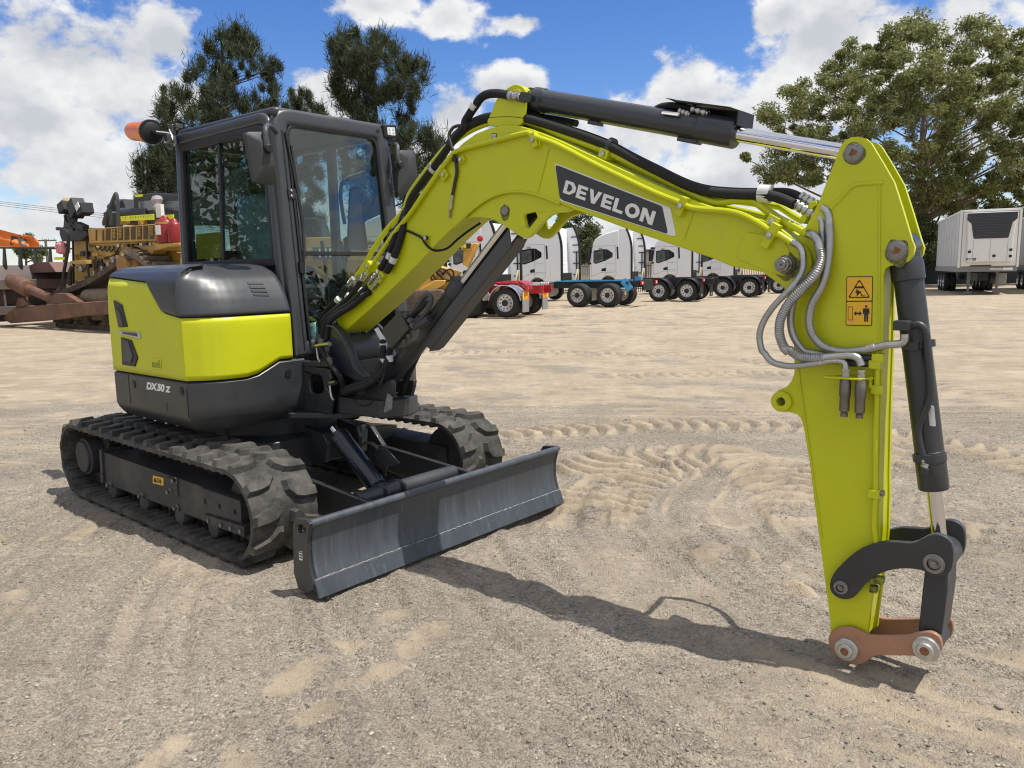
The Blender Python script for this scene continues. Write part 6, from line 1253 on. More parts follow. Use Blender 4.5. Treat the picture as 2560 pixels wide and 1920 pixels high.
    if blue:
        BL = mat('blue_film', (0.08, 0.42, 0.75), 0.35, var=0.25, scale=5, bump=0.6, bscale=8)
        m = MB()
        for y in (-0.5, 0.5): m.box((0.4, y, 1.10), (3.2, 0.13, 0.05))
        m.bar((-1.15, 0.55, 1.12), (-1.5, 0.62, 0.72), 0.3, 0.03, (0, 1, 0)); m.box((-1.5, -0.45, 1.16), (0.3, 0.2, 0.16)); m.build('blue_wrap', BL, t)
        m = MB(); m.box((-2.05, 0, 0.9), (0.1, 1.3, 0.45)); m.build('drop_beam', CHAS, t, bevel=0.01)
    return t
YAW = lambda th: math.pi - R(th)
def place(t, q_mid, Y, th):
    x = (q_mid - 1280) / F_PX * Y * 1.0; t.location = (x, Y, 0); t.rotation_euler = (0, 0, YAW(th)); return t
GT = 'prime movers parked in a row'
place(make_truck(5.2, 'white truck chassis with blue film on its frame rails and no mudguards', GT, blue=True, guards=False, silver=True), 1509, 34.0, 28)
base = place(make_truck(6.4, 'white high roof truck whose wheels stand just behind the blue wrapped chassis', GT, tank=False), 1700, 38.2, 28)
for q, Y, lb in ((1852, 42.2, 'white high roof truck under the boom, next beyond the truck by the blue wrapped chassis'), (1985, 46.0, 'white truck whose cab roof is hidden by the end of the boom'), (2075, 49.5, 'white truck farthest along the row, seen past the pivot of the arm')):
    place(tag(copy_tree(base), lb), q, Y, 28)
rt = make_truck(3.4, 'white cab truck with red chassis, chrome mudguards and striped mudflaps', GT, red=True, guards=True, tank=False)
place(rt, 1256, 27.8, 23)

# ================================================================== REFRIGERATED TRAILERS
def make_trailer(label):
    t = empty('refrigerated_trailer', (0, 0, 0), 0, label, 'trailer', 'refrigerated trailers by the fence')
    BX = mat('trailer_panel', (0.50, 0.50, 0.49), 0.45, var=0.06, scale=1.2, col2=(0.40, 0.40, 0.39), mixs=1.4, mixlo=0.5, mixhi=0.7); WP = mat('trailer_white', (0.72, 0.72, 0.71), 0.4, var=0.04); GR = mat('trailer_rail', (0.20, 0.21, 0.21), 0.5, 0.3)
    Lt = 10.8; m = MB(); m.box((-Lt / 2, 0, 2.72), (Lt, 2.46, 2.68)); b = m.build('box_body', BX, t, bevel=0.02)
    m = MB(); m.box((-Lt / 2, 0, 1.25), (Lt + 0.04, 2.50, 0.26)); m.build('side_rail', GR, t, bevel=0.01)
    m = MB()
    for y in (-1.24, 1.24): m.box((0.01, y, 2.72), (0.10, 0.10, 2.78)); m.box((-Lt / 2, y, 4.08), (Lt, 0.06, 0.10))
    m.box((0.01, 0, 4.08), (0.10, 2.5, 0.10)); m.build_each('corner_post', WP, b, bevel=0.01)
    m = MB(); m.box((0.03, 0, 2.7), (0.04, 2.3, 2.6)); m.build('front_wall', WP, b)
    for k in range(8):
        for y in (-1.233, 1.233): m = MB(); m.box((-0.7 - 1.33 * k, y, 2.72), (0.03, 0.008, 2.6)); m.build('wall_seam', mat('seam_pale', (0.36, 0.36, 0.355), 0.5), b)
    for k in range(5):
        for y in (-1.253, 1.253): m = MB(); m.box((-1.0 - 2.2 * k, y, 1.28), (0.09, 0.012, 0.05)); m.build('side_marker', mat('marker_amber', (0.7, 0.2, 0.01), 0.3), t)
    for y in (-0.9, 0.9): m = MB(); m.box((0.055, y, 4.02), (0.02, 0.10, 0.05)); m.build('clearance_lamp', mat('marker_amber', (0, 0, 0)), t)
    m = MB(); m.box((0.04, 0.35, 1.24), (0.02, 0.5, 0.10)); m.build('coupling_panel', mat('panel_pale', (0.55, 0.55, 0.54), 0.5), t); m = MB(); m.box((0.05, -0.3, 1.42), (0.04, 0.9, 0.05)); m.build('air_line_rail', CHAS, t)
    m = MB(); m.prism(fillet([(-0.95, 1.60), (0.95, 1.60), (0.95, 2.6), (1.0, 3.4), (1.05, 3.95), (-1.05, 3.95), (-1.0, 3.4), (-0.95, 2.6)], 0.06), lambda a, b, w: (w, a, b), 0.05, 0.42); cu = m.build('cooling_unit', WP, t, bevel=0.04)
    m = MB(); m.prism(fillet([(-0.72, 2.72), (0.72, 2.72), (0.85, 3.45), (1.04, 3.62), (1.04, 3.94), (-1.04, 3.94), (-1.04, 3.62), (-0.85, 3.45)], 0.05), lambda a, b, w: (w, a, b), 0.40, 0.45); gr = m.build('cooling_grille', mat('grille_slate', (0.03, 0.035, 0.045), 0.5), cu)
    m = MB()
    for k in range(8): m.box((0.46, 0, 2.86 + k * 0.125), (0.02, 1.25 + 0.03 * k, 0.03))
    m.build('grille_slat', mat('slat_slate', (0.055, 0.062, 0.075), 0.5), gr)
    m = MB(); m.box((0.424, 0, 2.15), (0.006, 0.012, 1.05)); m.box((0.424, -0.72, 2.15), (0.006, 0.012, 1.05)); m.box((0.424, 0.72, 2.15), (0.006, 0.012, 1.05)); m.build_each('panel_seam', mat('seam_grey', (0, 0, 0)), cu)
    m = MB(); 
    for y, z in ((0.86, 2.10), (-0.18, 1.88), (-0.86, 2.15), (-0.86, 1.85)): m.box((0.43, -y, z), (0.02, 0.13, 0.12))
    m.build_each('catch', BLACK(), cu)
    text_mb('P1628', 0.17, lambda a, b_, w: (0.425, -0.98 + a, 1.68 + b_), 0.006).build('fleet_number', BLACK(), cu, recalc=False)
    m = MB(); m.box((0.03, 0.85, 1.24), (0.01, 0.42, 0.12)); m.build('number_plate', WHITE(), t)
    for y in (0.62, -0.62):
        m = MB(); m.box((-1.2, y, 0.75), (0.16, 0.14, 0.8)); m.box((-1.2, y, 0.28), (0.10, 0.10, 0.4)); m.box((-1.2, y, 0.06), (0.34, 0.30, 0.12)); m.build('landing_leg', GR, t, bevel=0.01)
    m = MB(); m.box((-3.0, 0.95, 0.75), (2.2, 0.4, 0.55)); m.build('pallet_box', mat('pallet_box_grey', (0.42, 0.42, 0.41), 0.5), t, bevel=0.02); m = MB(); m.box((-5.5, 0, 0.85), (8.5, 0.5, 0.4)); m.build('sub_frame', CHAS, t)
    for x in (-6.6, -7.85, -9.1):
        for sy in (1, -1): wheel(t, x, 1.22 * sy, sy, dual=True, hub=RIM)
    return t
tr = make_trailer('white refrigerated trailer with dark cooling grille standing on its landing legs')
hd = math.atan2(-0.92, -0.40)
lc = on_ground((2391, 737)); ctr = Vector((math.cos(hd), math.sin(hd), 0)); lfv = Vector((-ctr.y, ctr.x, 0))
tr.location = lc + lfv * (-1.25) * -1 * (1 if lfv.x > 0 else -1) ; tr.rotation_euler = (0, 0, hd)
t2 = tag(copy_tree(tr), 'refrigerated trailer cut by the right edge, only its rear wheels and rail showing'); t2.location = tr.location + Vector((4.25, -0.8, 0))

# ================================================================== BIG BULLDOZER
DO = on_ground((220, 824)); DYAW = math.atan2(0.60, -0.80); DF = Vector((math.cos(DYAW), math.sin(DYAW), 0)); DL = Vector((-math.sin(DYAW), math.cos(DYAW), 0))
BD = empty('bulldozer', DO, DYAW, 'huge yellow mining bulldozer with rusty blade and red extinguishers behind the excavator', 'bulldozer')
ZD = (0, 440, 3.95); ZE = (130, 440, 5.185); ZF = (0, 540, 5.183)
def DP(z, q, y):
    a = (z[0] + q[0] / z[2], z[1] + q[1] / z[2]); d = ray(a); P0 = DO + DL * y; p = CAMP + d * ((P0 - CAMP).dot(DL) / d.dot(DL)) - DO; return (p.dot(DF), p.z)
def DP3(z, q, y): x, zz = DP(z, q, y); return Vector((x, y, zz))
def DK(z, q, x):
    a = (z[0] + q[0] / z[2], z[1] + q[1] / z[2]); d = ray(a); P0 = DO + DF * x; p = CAMP + d * ((P0 - CAMP).dot(DF) / d.dot(DF)) - DO; return (p.dot(DL), p.z)
dl = lambda z, pts, y: [DP(z, p, y) for p in pts]
CATY = mat('mine_yellow', (0.44, 0.27, 0.055), 0.5, var=0.2, scale=1.5, col2=(0.26, 0.155, 0.05), mixs=1.8, mixlo=0.48, mixhi=0.7); CATD = mat('dusty_dark_steel', (0.06, 0.045, 0.034), 0.75, var=0.3, scale=3, col2=(0.12, 0.085, 0.06), mixs=3)
RUST = mat('rusty_steel', (0.12, 0.058, 0.036), 0.7, var=0.35, scale=2, col2=(0.19, 0.095, 0.06), mixs=1.5, mixlo=0.4, mixhi=0.65, bump=0.3, bscale=30); DARKM = mat('dark_machine', (0.018, 0.019, 0.021), 0.55, var=0.2, scale=3); FLUO = mat('fluoro_yellow', (0.72, 0.80, 0.02), 0.5)
W0 = 0.0
# track: elevated sprocket
sprk = DP(ZD, (1305, 885), -0.3); fid = DP(ZD, (640, 1330), -0.3); rr0 = 0.62
trackloop = cr_path([Vector((p[0], 0, p[1])) for p in dl(ZD, [(590, 1135), (800, 1050), (1000, 930), (1130, 840), (1235, 775), (1330, 765), (1420, 830), (1700, 1010), (2000, 1250), (2050, 1500), (1900, 1590), (1150, 1545), (700, 1512), (600, 1490), (540, 1420), (520, 1300), (540, 1190)], 0.0)], 5, True)
m = MB(); n = len(trackloop); cen = sum(trackloop, Vector()) / n; vs = []; fs = []
for i in range(n):
    t = (trackloop[(i + 1) % n] - trackloop[i - 1]).normalized(); nn = Vector((-t.z, 0, t.x)); 
    if nn.dot(trackloop[i] - cen) > 0: nn = -nn
    for y, o in ((0.0, 0), (-0.75, 0), (-0.75, 0.16), (0.0, 0.16)): vs.append(trackloop[i] + nn * o + Vector((0, y, 0)))
for i in range(n):
    for q in range(4): fs.append([i * 4 + q, i * 4 + (q + 1) % 4, ((i + 1) % n) * 4 + (q + 1) % 4, ((i + 1) % n) * 4 + q])
m.add(vs, fs); TB = m.build('track_chain', CATD, BD)
m = MB()
for i in range(0, n, 2):
    t = (trackloop[(i + 1) % n] - trackloop[i - 1]).normalized(); nn = Vector((-t.z, 0, t.x)); nn = nn if nn.dot(trackloop[i] - cen) > 0 else -nn
    m.box(trackloop[i] + nn * 0.05 + Vector((0, -0.37, 0)), (0.06, 0.78, 0.14), Matrix((t, Vector((0, 1, 0)), nn)).transposed())
m.build('track_shoe', mat('shoe_steel', (0.16, 0.13, 0.10), 0.6, 0.3, var=0.3), TB)['kind'] = 'stuff'
m = MB(); m.rev((sprk[0], 0.02, sprk[1]), (0, -1, 0), [(0.02, 0), (0.30, 0.0), (0.34, 0.06), (0.34, 0.14), (0.55, 0.18), (0.55, 0.5)], 26); m.build('sprocket', mat('sprocket_ochre', (0.30, 0.16, 0.05), 0.7, var=0.3), BD)
for p in ((660, 1440), (760, 1490), (880, 1500), (1010, 1510), (1130, 1515), (840, 1430), (1050, 1440)):
    x, z = DP(ZD, p, -0.1); m = MB(); m.rev((x, -0.05, z), (0, -1, 0), [(0.10, 0), (0.22, 0.03), (0.24, 0.12), (0.24, 0.5)], 18); m.build('track_roller', CATD, BD)
m = MB(); m.side(dl(ZD, [(560, 1250), (760, 1180), (1150, 1140), (1700, 1200), (1900, 1420), (1150, 1430), (700, 1420), (580, 1400)], -0.2), -0.2, -0.6); m.build('track_beam', mat('beam_dusty', (0.20, 0.15, 0.10), 0.8, var=0.3), BD)
m = MB(); q = DP(ZD, (960, 1205), -0.15); m.rev((q[0] - 1.0, -0.2, q[1]), (1, 0, 0), [(0.25, 0), (0.30, 0.1), (0.30, 1.6), (0.2, 1.7)], 18); m.build('recoil_tube', mat('beam_dusty', (0, 0, 0)), BD)
# far track, simple
m = MB(); m.add([v + Vector((0, -3.0, 0)) for v in [Vector(a) for a in vs]], fs); m.build('track_chain', CATD, BD)
# push arm, brace, blade
m = MB(); m.side(dl(ZD, [(45, 1370), (130, 1310), (480, 1265), (760, 1250), (1140, 1225), (1165, 1360), (800, 1385), (560, 1420), (100, 1455), (30, 1420)], 0.55), 0.55, 0.25); PA = m.build('push_arm', RUST, BD, bevel=0.03)
m = MB(); m.side(dl(ZD, [(440, 1290), (500, 1190), (560, 1155), (640, 1160), (770, 1245)], 0.50), 0.50, 0.30); m.side(dl(ZD, [(130, 1320), (150, 1210), (200, 1200), (270, 1270)], 0.50), 0.45, 0.35); m.build_each('arm_bracket', RUST, PA, bevel=0.02)
m = MB(); p0, p1, p2 = DP3(ZD, (130, 1035), 0.45), DP3(ZD, (270, 1110), 0.45), DP3(ZD, (495, 1205), 0.45); m.cyl(p0, p1, 0.27, 20); m.cyl(p1, p2, 0.15, 18); m.rev(p1, p2 - p1, [(0.28, -0.05), (0.28, 0.06), (0.2, 0.1)], 20); m.build('tilt_brace', RUST, BD)
xb = DP(ZD, (20, 1200), 0.6)[0] + 0.2
bl0, bl1 = DK(ZD, (-60, 1000), xb)[0], -4.4; m = MB()
bp_ = [(xb + 0.55, 0.15), (xb + 0.15, 0.45), (xb + 0.0, 1.1), (xb + 0.1, 1.7), (xb + 0.45, 2.12)]
m.side(bp_ + [(a + 0.12, b) for a, b in bp_[::-1]], 1.3, bl1); 
for y in np.linspace(1.25, bl1 + 0.1, 9): m.side([(xb + 0.0, 0.5), (xb - 0.22, 0.6), (xb - 0.22, 1.3), (xb + 0.05, 1.6)], y, y - 0.08)
m.box((xb - 0.15, -1.5, 1.45), (0.3, 5.6, 0.35)); m.box((xb - 0.05, -1.5, 0.55), (0.35, 5.6, 0.3))
BLD2 = m.build('rock_blade', mat('blade_back', (0.10, 0.078, 0.07), 0.7, var=0.3, scale=1.5, col2=(0.13, 0.10, 0.09), mixs=1), BD, bevel=0.02)
m = MB()
for k, y in enumerate(np.linspace(1.2, bl1 + 0.1, 12)): m.side([(xb + 0.30, 2.0), (xb + 0.55, 2.15), (xb + 0.36, 2.72), (xb + 0.28, 2.72)], y, y - 0.06)
m.bar((xb + 0.32, 1.2, 2.72), (xb + 0.32, bl1 + 0.1, 2.72), 0.05, 0.06); m.bar((xb + 0.32, 1.25, 2.72), (xb + 0.32, 2.4, 2.1), 0.06, 0.06)
m.build('spill_guard', DARKM, BLD2)
m = MB(); m.side(dl(ZD, [(0, 900), (130, 850), (230, 850), (300, 950), (0, 960)], 0.2), -0.6, -3.6); m.build('blade_crest', mat('blade_back_red', (0.17, 0.09, 0.075), 0.7, var=0.2), BLD2)
# hull and hood
m = MB(); m.side(dl(ZD, [(710, 640), (870, 600), (880, 700), (1100, 720), (1560, 700), (1780, 760), (1780, 1000), (1200, 1090), (880, 1070), (720, 1065)], -0.85), -0.85, -2.4); HU = m.build('hull', CATY, BD, bevel=0.02)
m = MB(); m.side(dl(ZD, [(868, 523), (1545, 472), (1555, 640), (880, 668)], -0.2), -0.2, -0.9); DK_ = m.build('service_platform', CATY, BD, bevel=0.02)
m = MB()
for k in range(8):
    x0 = 1045 + k * 62; q = dl(ZD, [(x0, 520 - k * 5), (x0 + 42, 517 - k * 5), (x0 + 42, 634 - k * 2), (x0, 637 - k * 2)], -0.19); m.side(q, -0.185, -0.2)
for x0 in (945, 1012): m.side(dl(ZD, [(x0, 530), (x0 + 12, 530), (x0 + 12, 636), (x0, 638)], -0.19), -0.185, -0.2)
LV = m.build_each('louvre', mat('louvre_shade', (0.075, 0.05, 0.02), 0.7), DK_)
m = MB()
for k in (1, 2, 5, 7):
    x0 = 1052 + k * 62
    for j in range(7): m.side(dl(ZD, [(x0, 530 - k * 5 + j * 14), (x0 + 26, 528 - k * 5 + j * 14), (x0 + 26, 536 - k * 5 + j * 14), (x0, 538 - k * 5 + j * 14)], -0.185), -0.175, -0.184)
m.build_each('louvre_slat', CATY, LV)
m = MB(); m.side(dl(ZD, [(880, 668), (1560, 636), (1565, 700), (1520, 740), (1500, 775), (1350, 700), (1230, 705), (1080, 795), (940, 780), (980, 700)], -0.3), -0.3, -0.7); m.build('fender', CATY, BD, bevel=0.02)
m = MB(); m.side(dl(ZD, [(690, 840), (845, 828), (850, 868), (690, 872)], 0.1), 0.1, -0.1); m.side(dl(ZD, [(925, 755), (980, 755), (980, 790), (925, 792)], -0.3), -0.25, -0.4); m.build_each('step', CATY, BD, bevel=0.01)
m = MB(); m.side(dl(ZD, [(535, 800), (640, 800), (640, 828), (535, 828)], 0.1), 0.1, 0.08); m.build('fluoro_plate', FLUO, BD)
m = MB(); m.tube([DP3(ZD, p, 0.1) for p in ((565, 520), (640, 530), (672, 570), (672, 700), (650, 850), (630, 960), (625, 1090))], 0.055, 8); m.bar(DP3(ZD, (560, 660), 0.1), DP3(ZD, (660, 678), 0.1), 0.07, 0.07); m.tube([DP3(ZD, p, 0.1) for p in ((720, 880), (690, 960), (690, 1080))], 0.07, 8); m.build('grab_rail', DARKM, BD)
m = MB(); c = DP3(ZD, (622, 715), 0.1); m.rev(c - Vector((0, 0, .18)), (0, 0, 1), [(0.1, 0), (0.2, 0.05), (0.21, 0.3), (0.14, 0.38), (0.05, 0.4)], 12); m.build('pink_bag', mat('pink_bag', (0.55, 0.22, 0.24), 0.6, var=0.3, scale=8), BD)
# lift cylinder and lamp mast
m = MB(); m.side(dl(ZD, [(590, 510), (640, 500), (850, 510), (860, 590), (800, 640), (700, 640), (610, 645), (585, 570)], -0.6), -0.6, -1.1); m.side(dl(ZD, [(635, 350), (710, 350), (690, 440), (700, 520), (622, 520)], -0.6), -0.6, -0.85); m.bar(DP3(ZD, (770, 480), -0.55), DP3(ZD, (850, 515), -0.55), 0.2, 0.2); MS = m.build('lamp_mast', DARKM, BD, bevel=0.02)
for p, w, h, ry in (((655, 310), 0.42, 0.32, 0.3), ((760, 318), 0.46, 0.50, 0.5), ((835, 328), 0.40, 0.34, 0.2)):
    m = MB(); m.box(DP3(ZD, p, -0.5), (w, 0.4, h), Matrix.Rotation(ry, 3, 'Y')); m.build('mast_lamp', DARKM, MS, bevel=0.02)
m = MB(); q = DP3(ZD, (763, 302), -0.28); m.box(q, (0.26, 0.02, 0.18), Matrix.Rotation(0.5, 3, 'Y')); m.build('lamp_face', WHITE(), MS)
m = MB(); q = DP3(ZD, (683, 245), -0.6); m.rev(q - Vector((0, 0, .12)), (0, 0, 1), [(0.22, 0), (0.25, 0.1), (0.16, 0.2), (0.02, 0.22)], 14); m.build('tan_cover', mat('tan_cover', (0.40, 0.29, 0.15), 0.8), MS)
for pts in ([(640, 390), (660, 450), (700, 500), (730, 530)], [(715, 420), (760, 480), (800, 490)], [(700, 440), (740, 495), (790, 510)]): m = MB(); m.tube([DP3(ZD, p, -0.5) for p in pts], 0.045, 8); m.build('mast_hose', DARKM, MS)
m = MB(); m.tube([DP3(ZD, p, -0.5) for p in ((1030, 490), (1030, 440), (1085, 310), (1135, 190), (1152, 190), (1165, 330), (1170, 490))], 0.055, 8); m.tube([DP3(ZD, p, -0.5) for p in ((1083, 310), (1095, 400), (1095, 490))], 0.05, 8); m.build('hand_rail', mat('rail_grey', (0.06, 0.065, 0.07), 0.5), BD)
for p, w, h in (((1160, 320), 0.55, 0.42), ((1250, 310), 0.5, 0.35)): m = MB(); m.box(DP3(ZD, p, -1.6), (w, 0.4, h), Matrix.Rotation(0.4, 3, 'Y')); m.build('deck_lamp', DARKM, BD, bevel=0.03)
m = MB(); m.cyl(DP3(ZD, (1195, 370), -1.0), DP3(ZD, (1490, 360), -1.0), 0.17, 18); m.build('air_cleaner', mat('air_cleaner_grey', (0.05, 0.052, 0.055), 0.5), BD)
m = MB(); m.box(DP3(ZD, (1120, 440), -1.2), (0.5, 0.4, 0.55)); m.build('exhaust_box', DARKM, BD, bevel=0.05)
o = dl(ZD, [(1188, 398), (1515, 374), (1518, 432), (1198, 446)], -0.25); hs_ = []
for k in range(13):
    x0 = 1205 + k * 25 - (0 if k < 2 else 0); 
    if k == 2: continue
    y0 = 406 - k * 1.9; hs_.append(dl(ZD, [(x0, y0), (x0 + 11, y0), (x0 + 11, y0 + 30), (x0, y0 + 30)], -0.25)[::-1])
m = MB(); m.side(o, -0.25, -0.27, hs_); m.side(dl(ZD, [(1625, 385), (1712, 378), (1712, 438), (1700, 440)], -0.25), -0.25, -0.27); m.build('fluoro_rail', FLUO, BD)
m = MB(); m.side(dl(ZD, [(1310, 185), (1400, 178), (1540, 165), (1800, 180), (1800, 470), (1345, 470), (1325, 330)], -0.9), -0.9, -2.6); CB_ = m.build('operator_cab', mat('cab_slate', (0.035, 0.037, 0.041), 0.5), BD, bevel=0.03)
m = MB(); m.side(dl(ZD, [(1365, 250), (1530, 238), (1535, 335), (1380, 345)], -0.89), -0.88, -0.9); m.side(dl(ZD, [(1620, 245), (1790, 245), (1790, 345), (1615, 330)], -0.89), -0.88, -0.9); m.build('cab_window', mat('window_grey', (0.14, 0.17, 0.19), 0.1, var=0.4, scale=2), CB_)
m = MB(); m.side(dl(ZD, [(1332, 185), (1415, 178), (1412, 205), (1340, 210)], -0.88), -0.86, -0.88); m.build('fluoro_plate', FLUO, CB_)
m = MB(); c = DP3(ZD, (1560, 270), -0.7); m.rev(c - Vector((0, 0, .22)), (0.1, 0, 1), [(0.10, 0), (0.16, 0.1), (0.12, 0.2), (0.17, 0.32), (0.13, 0.42), (0.03, 0.45)], 9); m.build('white_wrap', mat('white_wrap', (0.36, 0.31, 0.33), 0.5, var=0.2, scale=8, bump=1, bscale=6), BD)
m = MB(); m.box(DP3(ZD, (1580, 345), -0.6), (0.28, 0.1, 0.36)); m.build('paper_box', WHITE(), BD)
EXR = mat('extinguisher_red', (0.24, 0.008, 0.010), 0.4, coat=0.1)
for p, r, z0, z1 in (((1640, 545), 0.265, 660, 420), ((1728, 560), 0.19, 660, 450)):
    xx, _ = DP(ZD, p, -0.25); b0 = DP(ZD, (p[0], z0), -0.25)[1]; b1 = DP(ZD, (p[0], z1), -0.25)[1]; h = b1 - b0; m = MB(); m.rev((xx, -0.25, b0), (0, 0, 1), [(r * 0.9, 0), (r, 0.05), (r, h * 0.84), (r * 0.85, h * 0.93), (r * 0.5, h), (r * 0.3, h + 0.08)], 24); fe = m.build('fire_extinguisher', EXR, BD)
    if r > 0.25:
        m = MB(); m.rev((xx, -0.25, b0 + h * 0.76), (0, 0, 1), [(r * 1.012, 0), (r * 1.012, h * 0.09)], 24); m.build('yellow_band', mat('mine_yellow', (0, 0, 0)), fe)
        m = MB(); a0 = math.pi / 2; m.add([(xx + r * 1.012 * math.cos(a0 + t), -0.25 + r * 1.012 * math.sin(a0 + t), b0 + z) for z in (h * 0.32, h * 0.72) for t in np.linspace(-0.5, 0.55, 8)], [[k, k + 1, k + 9, k + 8] for k in range(7)]); m.build('white_label', WHITE(), fe, recalc=False)
m = MB(); m.side(dl(ZD, [(1560, 665), (1800, 660), (1800, 690), (1690, 700), (1560, 740)], -0.2), -0.1, -0.9); m.build('bracket_shelf', CATY, BD, bevel=0.02)
m = MB(); m.side(dl(ZD, [(1230, 765), (1350, 765), (1480, 890), (1430, 895), (1330, 820)], 0.01), 0.02, -0.76); m.build('track_crown', mat('shoe_steel', (0, 0, 0)), BD, bevel=0.02)

# pipes, valves, chains and plates that crowd the hull
CHR = mat('chrome_bits', (0.5, 0.5, 0.5), 0.3, 0.8); rs = random.Random(5)
m = MB(); m.bar(DP3(ZD, (852, 600), -0.7), DP3(ZD, (878, 1010), -0.7), 0.05, 0.06); m.bar(DP3(ZD, (720, 640), -0.7), DP3(ZD, (728, 1060), -0.7), 0.05, 0.05); m.build_each('hull_edge', DARKM, HU)
for k in range(16):
    a = (rs.uniform(740, 1180), rs.uniform(690, 1000)); b = (a[0] + rs.uniform(-60, 60), a[1] + rs.uniform(20, 90)); c = ((a[0] + b[0]) / 2 + rs.uniform(-40, 40), (a[1] + b[1]) / 2 + rs.uniform(0, 40)); m = MB(); m.tube([DP3(ZD, q, -0.78) for q in (a, c, b)], rs.choice((0.02, 0.028, 0.035)), 6); m.build('hull_hose', rs.choice((DARKM, DARKM, CATY, RUST)), HU)
for k in range(14):
    p = (rs.uniform(740, 1150), rs.uniform(680, 980)); m = MB(); m.box(DP3(ZD, p, -0.82), (rs.uniform(.06, .3), .14, rs.uniform(.05, .22))); m.build('hull_fixture', rs.choice((CATY, CATY, DARKM, CHR)), HU, bevel=0.01)
m = MB(); m.side(dl(ZD, [(935, 850), (1000, 846), (1000, 930), (940, 935)], -0.84), -0.80, -0.86); m.side(dl(ZD, [(800, 745), (835, 742), (838, 790), (800, 792)], -0.84), -0.80, -0.86); m.build_each('dark_plate', mat('oil_stain', (0.06, 0.04, 0.03), 0.6, var=0.4), HU)
for k in range(9): m = MB(); m.box(DP3(ZD, (1180 + 45 * k, 690 - 3 * k + rs.uniform(-8, 8)), -0.28), (rs.uniform(.05, .2), .1, rs.uniform(.04, .1))); m.build('fender_fixture', rs.choice((DARKM, CHR, CATY)), HU)
for k in range(5): m = MB(); m.tube([DP3(ZD, (940 + 45 * k, 690), -0.25), DP3(ZD, (960 + 45 * k, 730 + 6 * k), -0.22), DP3(ZD, (1000 + 45 * k, 700), -0.25)], 0.022, 6); m.build('hull_hose', DARKM, HU)
m = MB()
for k in range(9): m.box(DP3(ZD, (945 + 3 * (k % 2), 800 + k * 12), -0.76), (0.06, 0.05, 0.06))
m.build('hull_chain', CATD, HU)
for k in range(7): m = MB(); m.box(DP3(ZD, (1210 + 38 * k, 455 + rs.uniform(-12, 12)), -0.9), (rs.uniform(.1, .35), .4, rs.uniform(.06, .2))); m.build('deck_fixture', rs.choice((DARKM, CATY, CATY)), BD, bevel=0.01)
# ================================================================== second yellow machine, half hidden by boom and cab
LY = 27.0
LD = empty('tracked_loader', (-4.0, LY, 0), 0, 'yellow loader with rusty bucket and number 08 half hidden by the boom', 'loader')
def AP(q, y=0.0): p = at_depth(q, LY + y); return (p.x + 4.0, p.z)
z11 = lambda p: (1040 + p[0] / 5.923, 540 + p[1] / 5.923)
ap = lambda pts, y=0.0: [AP(z11(p), y) for p in pts]
m = MB(); bo = ap([(540, 1545), (640, 1420), (860, 1100), (940, 950), (1110, 830), (1085, 1070), (910, 1100), (885, 1300), (835, 1450), (770, 1500), (615, 1548)]); m.side(bo, 0.0, 2.6); m.side(ap([(300, 1540), (400, 1300), (650, 1200), (760, 1300), (600, 1520)]), 0.1, 2.5); m.build('bucket', mat('bucket_rust', (0.22, 0.115, 0.06), 0.7, var=0.25, scale=2, col2=(0.15, 0.07, 0.05), mixs=1.2), LD, bevel=0.02)
m = MB(); m.side(ap([(705, 520), (850, 395), (940, 410), (880, 530), (780, 760), (690, 720)], 0.3), 0.3, 0.9); m.side(ap([(670, 470), (830, 400), (850, 420), (810, 515), (665, 500)], 0.25), 0.25, 0.6); m.side(ap([(20, 1110), (280, 950), (440, 950), (420, 1020), (260, 1120), (20, 1170)], 0.2), 0.2, 0.6); m.build_each('lift_arm', mat('loader_yellow', (0.52, 0.29, 0.045), 0.45, var=0.15, scale=2), LD, bevel=0.03)
m = MB(); m.side(ap([(690, 405), (815, 405), (805, 480), (690, 478)], 0.23), 0.235, 0.25); npn = m.build('number_board', BLACK(), LD)
q0 = AP(z11((690, 472)), 0.22); k_ = (AP(z11((690, 405)), 0.22)[1] - q0[1]) * 1.15
text_mb('08', 1.0, lambda a, b, w: (q0[0] + a * k_ - 0.05, 0.225 - w, q0[1] + b * k_), 0.02).build('board_number', mat('number_yellow', (0.75, 0.75, 0.02), 0.5), npn, recalc=False)
m = MB(); m.side([(-5.2, 0.9), (1.8, 0.9), (2.2, 1.6), (0.6, 2.1), (-1.0, 2.5), (-5.0, 2.5)], 0.5, 2.6); m.side([(-5.0, 2.5), (-2.0, 2.5), (-2.2, 2.9), (-4.9, 2.9)], 0.8, 2.3); m.build('hull', mat('loader_yellow', (0, 0, 0)), LD, bevel=0.04)
m = MB(); m.side([(-5.6, 0.1), (1.6, 0.1), (2.1, 0.5), (1.6, 1.0), (-5.6, 1.0), (-6.0, 0.5)], 0.0, 0.5); m.side([(-5.6, 0.1), (1.6, 0.1), (2.1, 0.5), (1.6, 1.0), (-5.6, 1.0), (-6.0, 0.5)], 2.4, 2.9); m.build('crawler_track', CATD, LD, bevel=0.05)
m = MB(); m.side([(-4.2, 2.9), (-2.6, 2.9), (-2.8, 3.6), (-4.0, 3.6)], 0.9, 2.2); m.build('operator_cab', DARKM, LD, bevel=0.05)
m = MB()
for x in np.arange(-5.0, 1.2, 0.55): m.bar((x, 0.4, 2.05), (x, 0.4, 2.55), 0.05, 0.05)
m.bar((-5.0, 0.4, 2.55), (1.0, 0.4, 2.55), 0.06, 0.06); m.bar((-5.0, 0.4, 2.1), (1.0, 0.4, 2.1), 0.06, 0.06); m.build('hand_rail', mat('loader_yellow', (0, 0, 0)), LD)
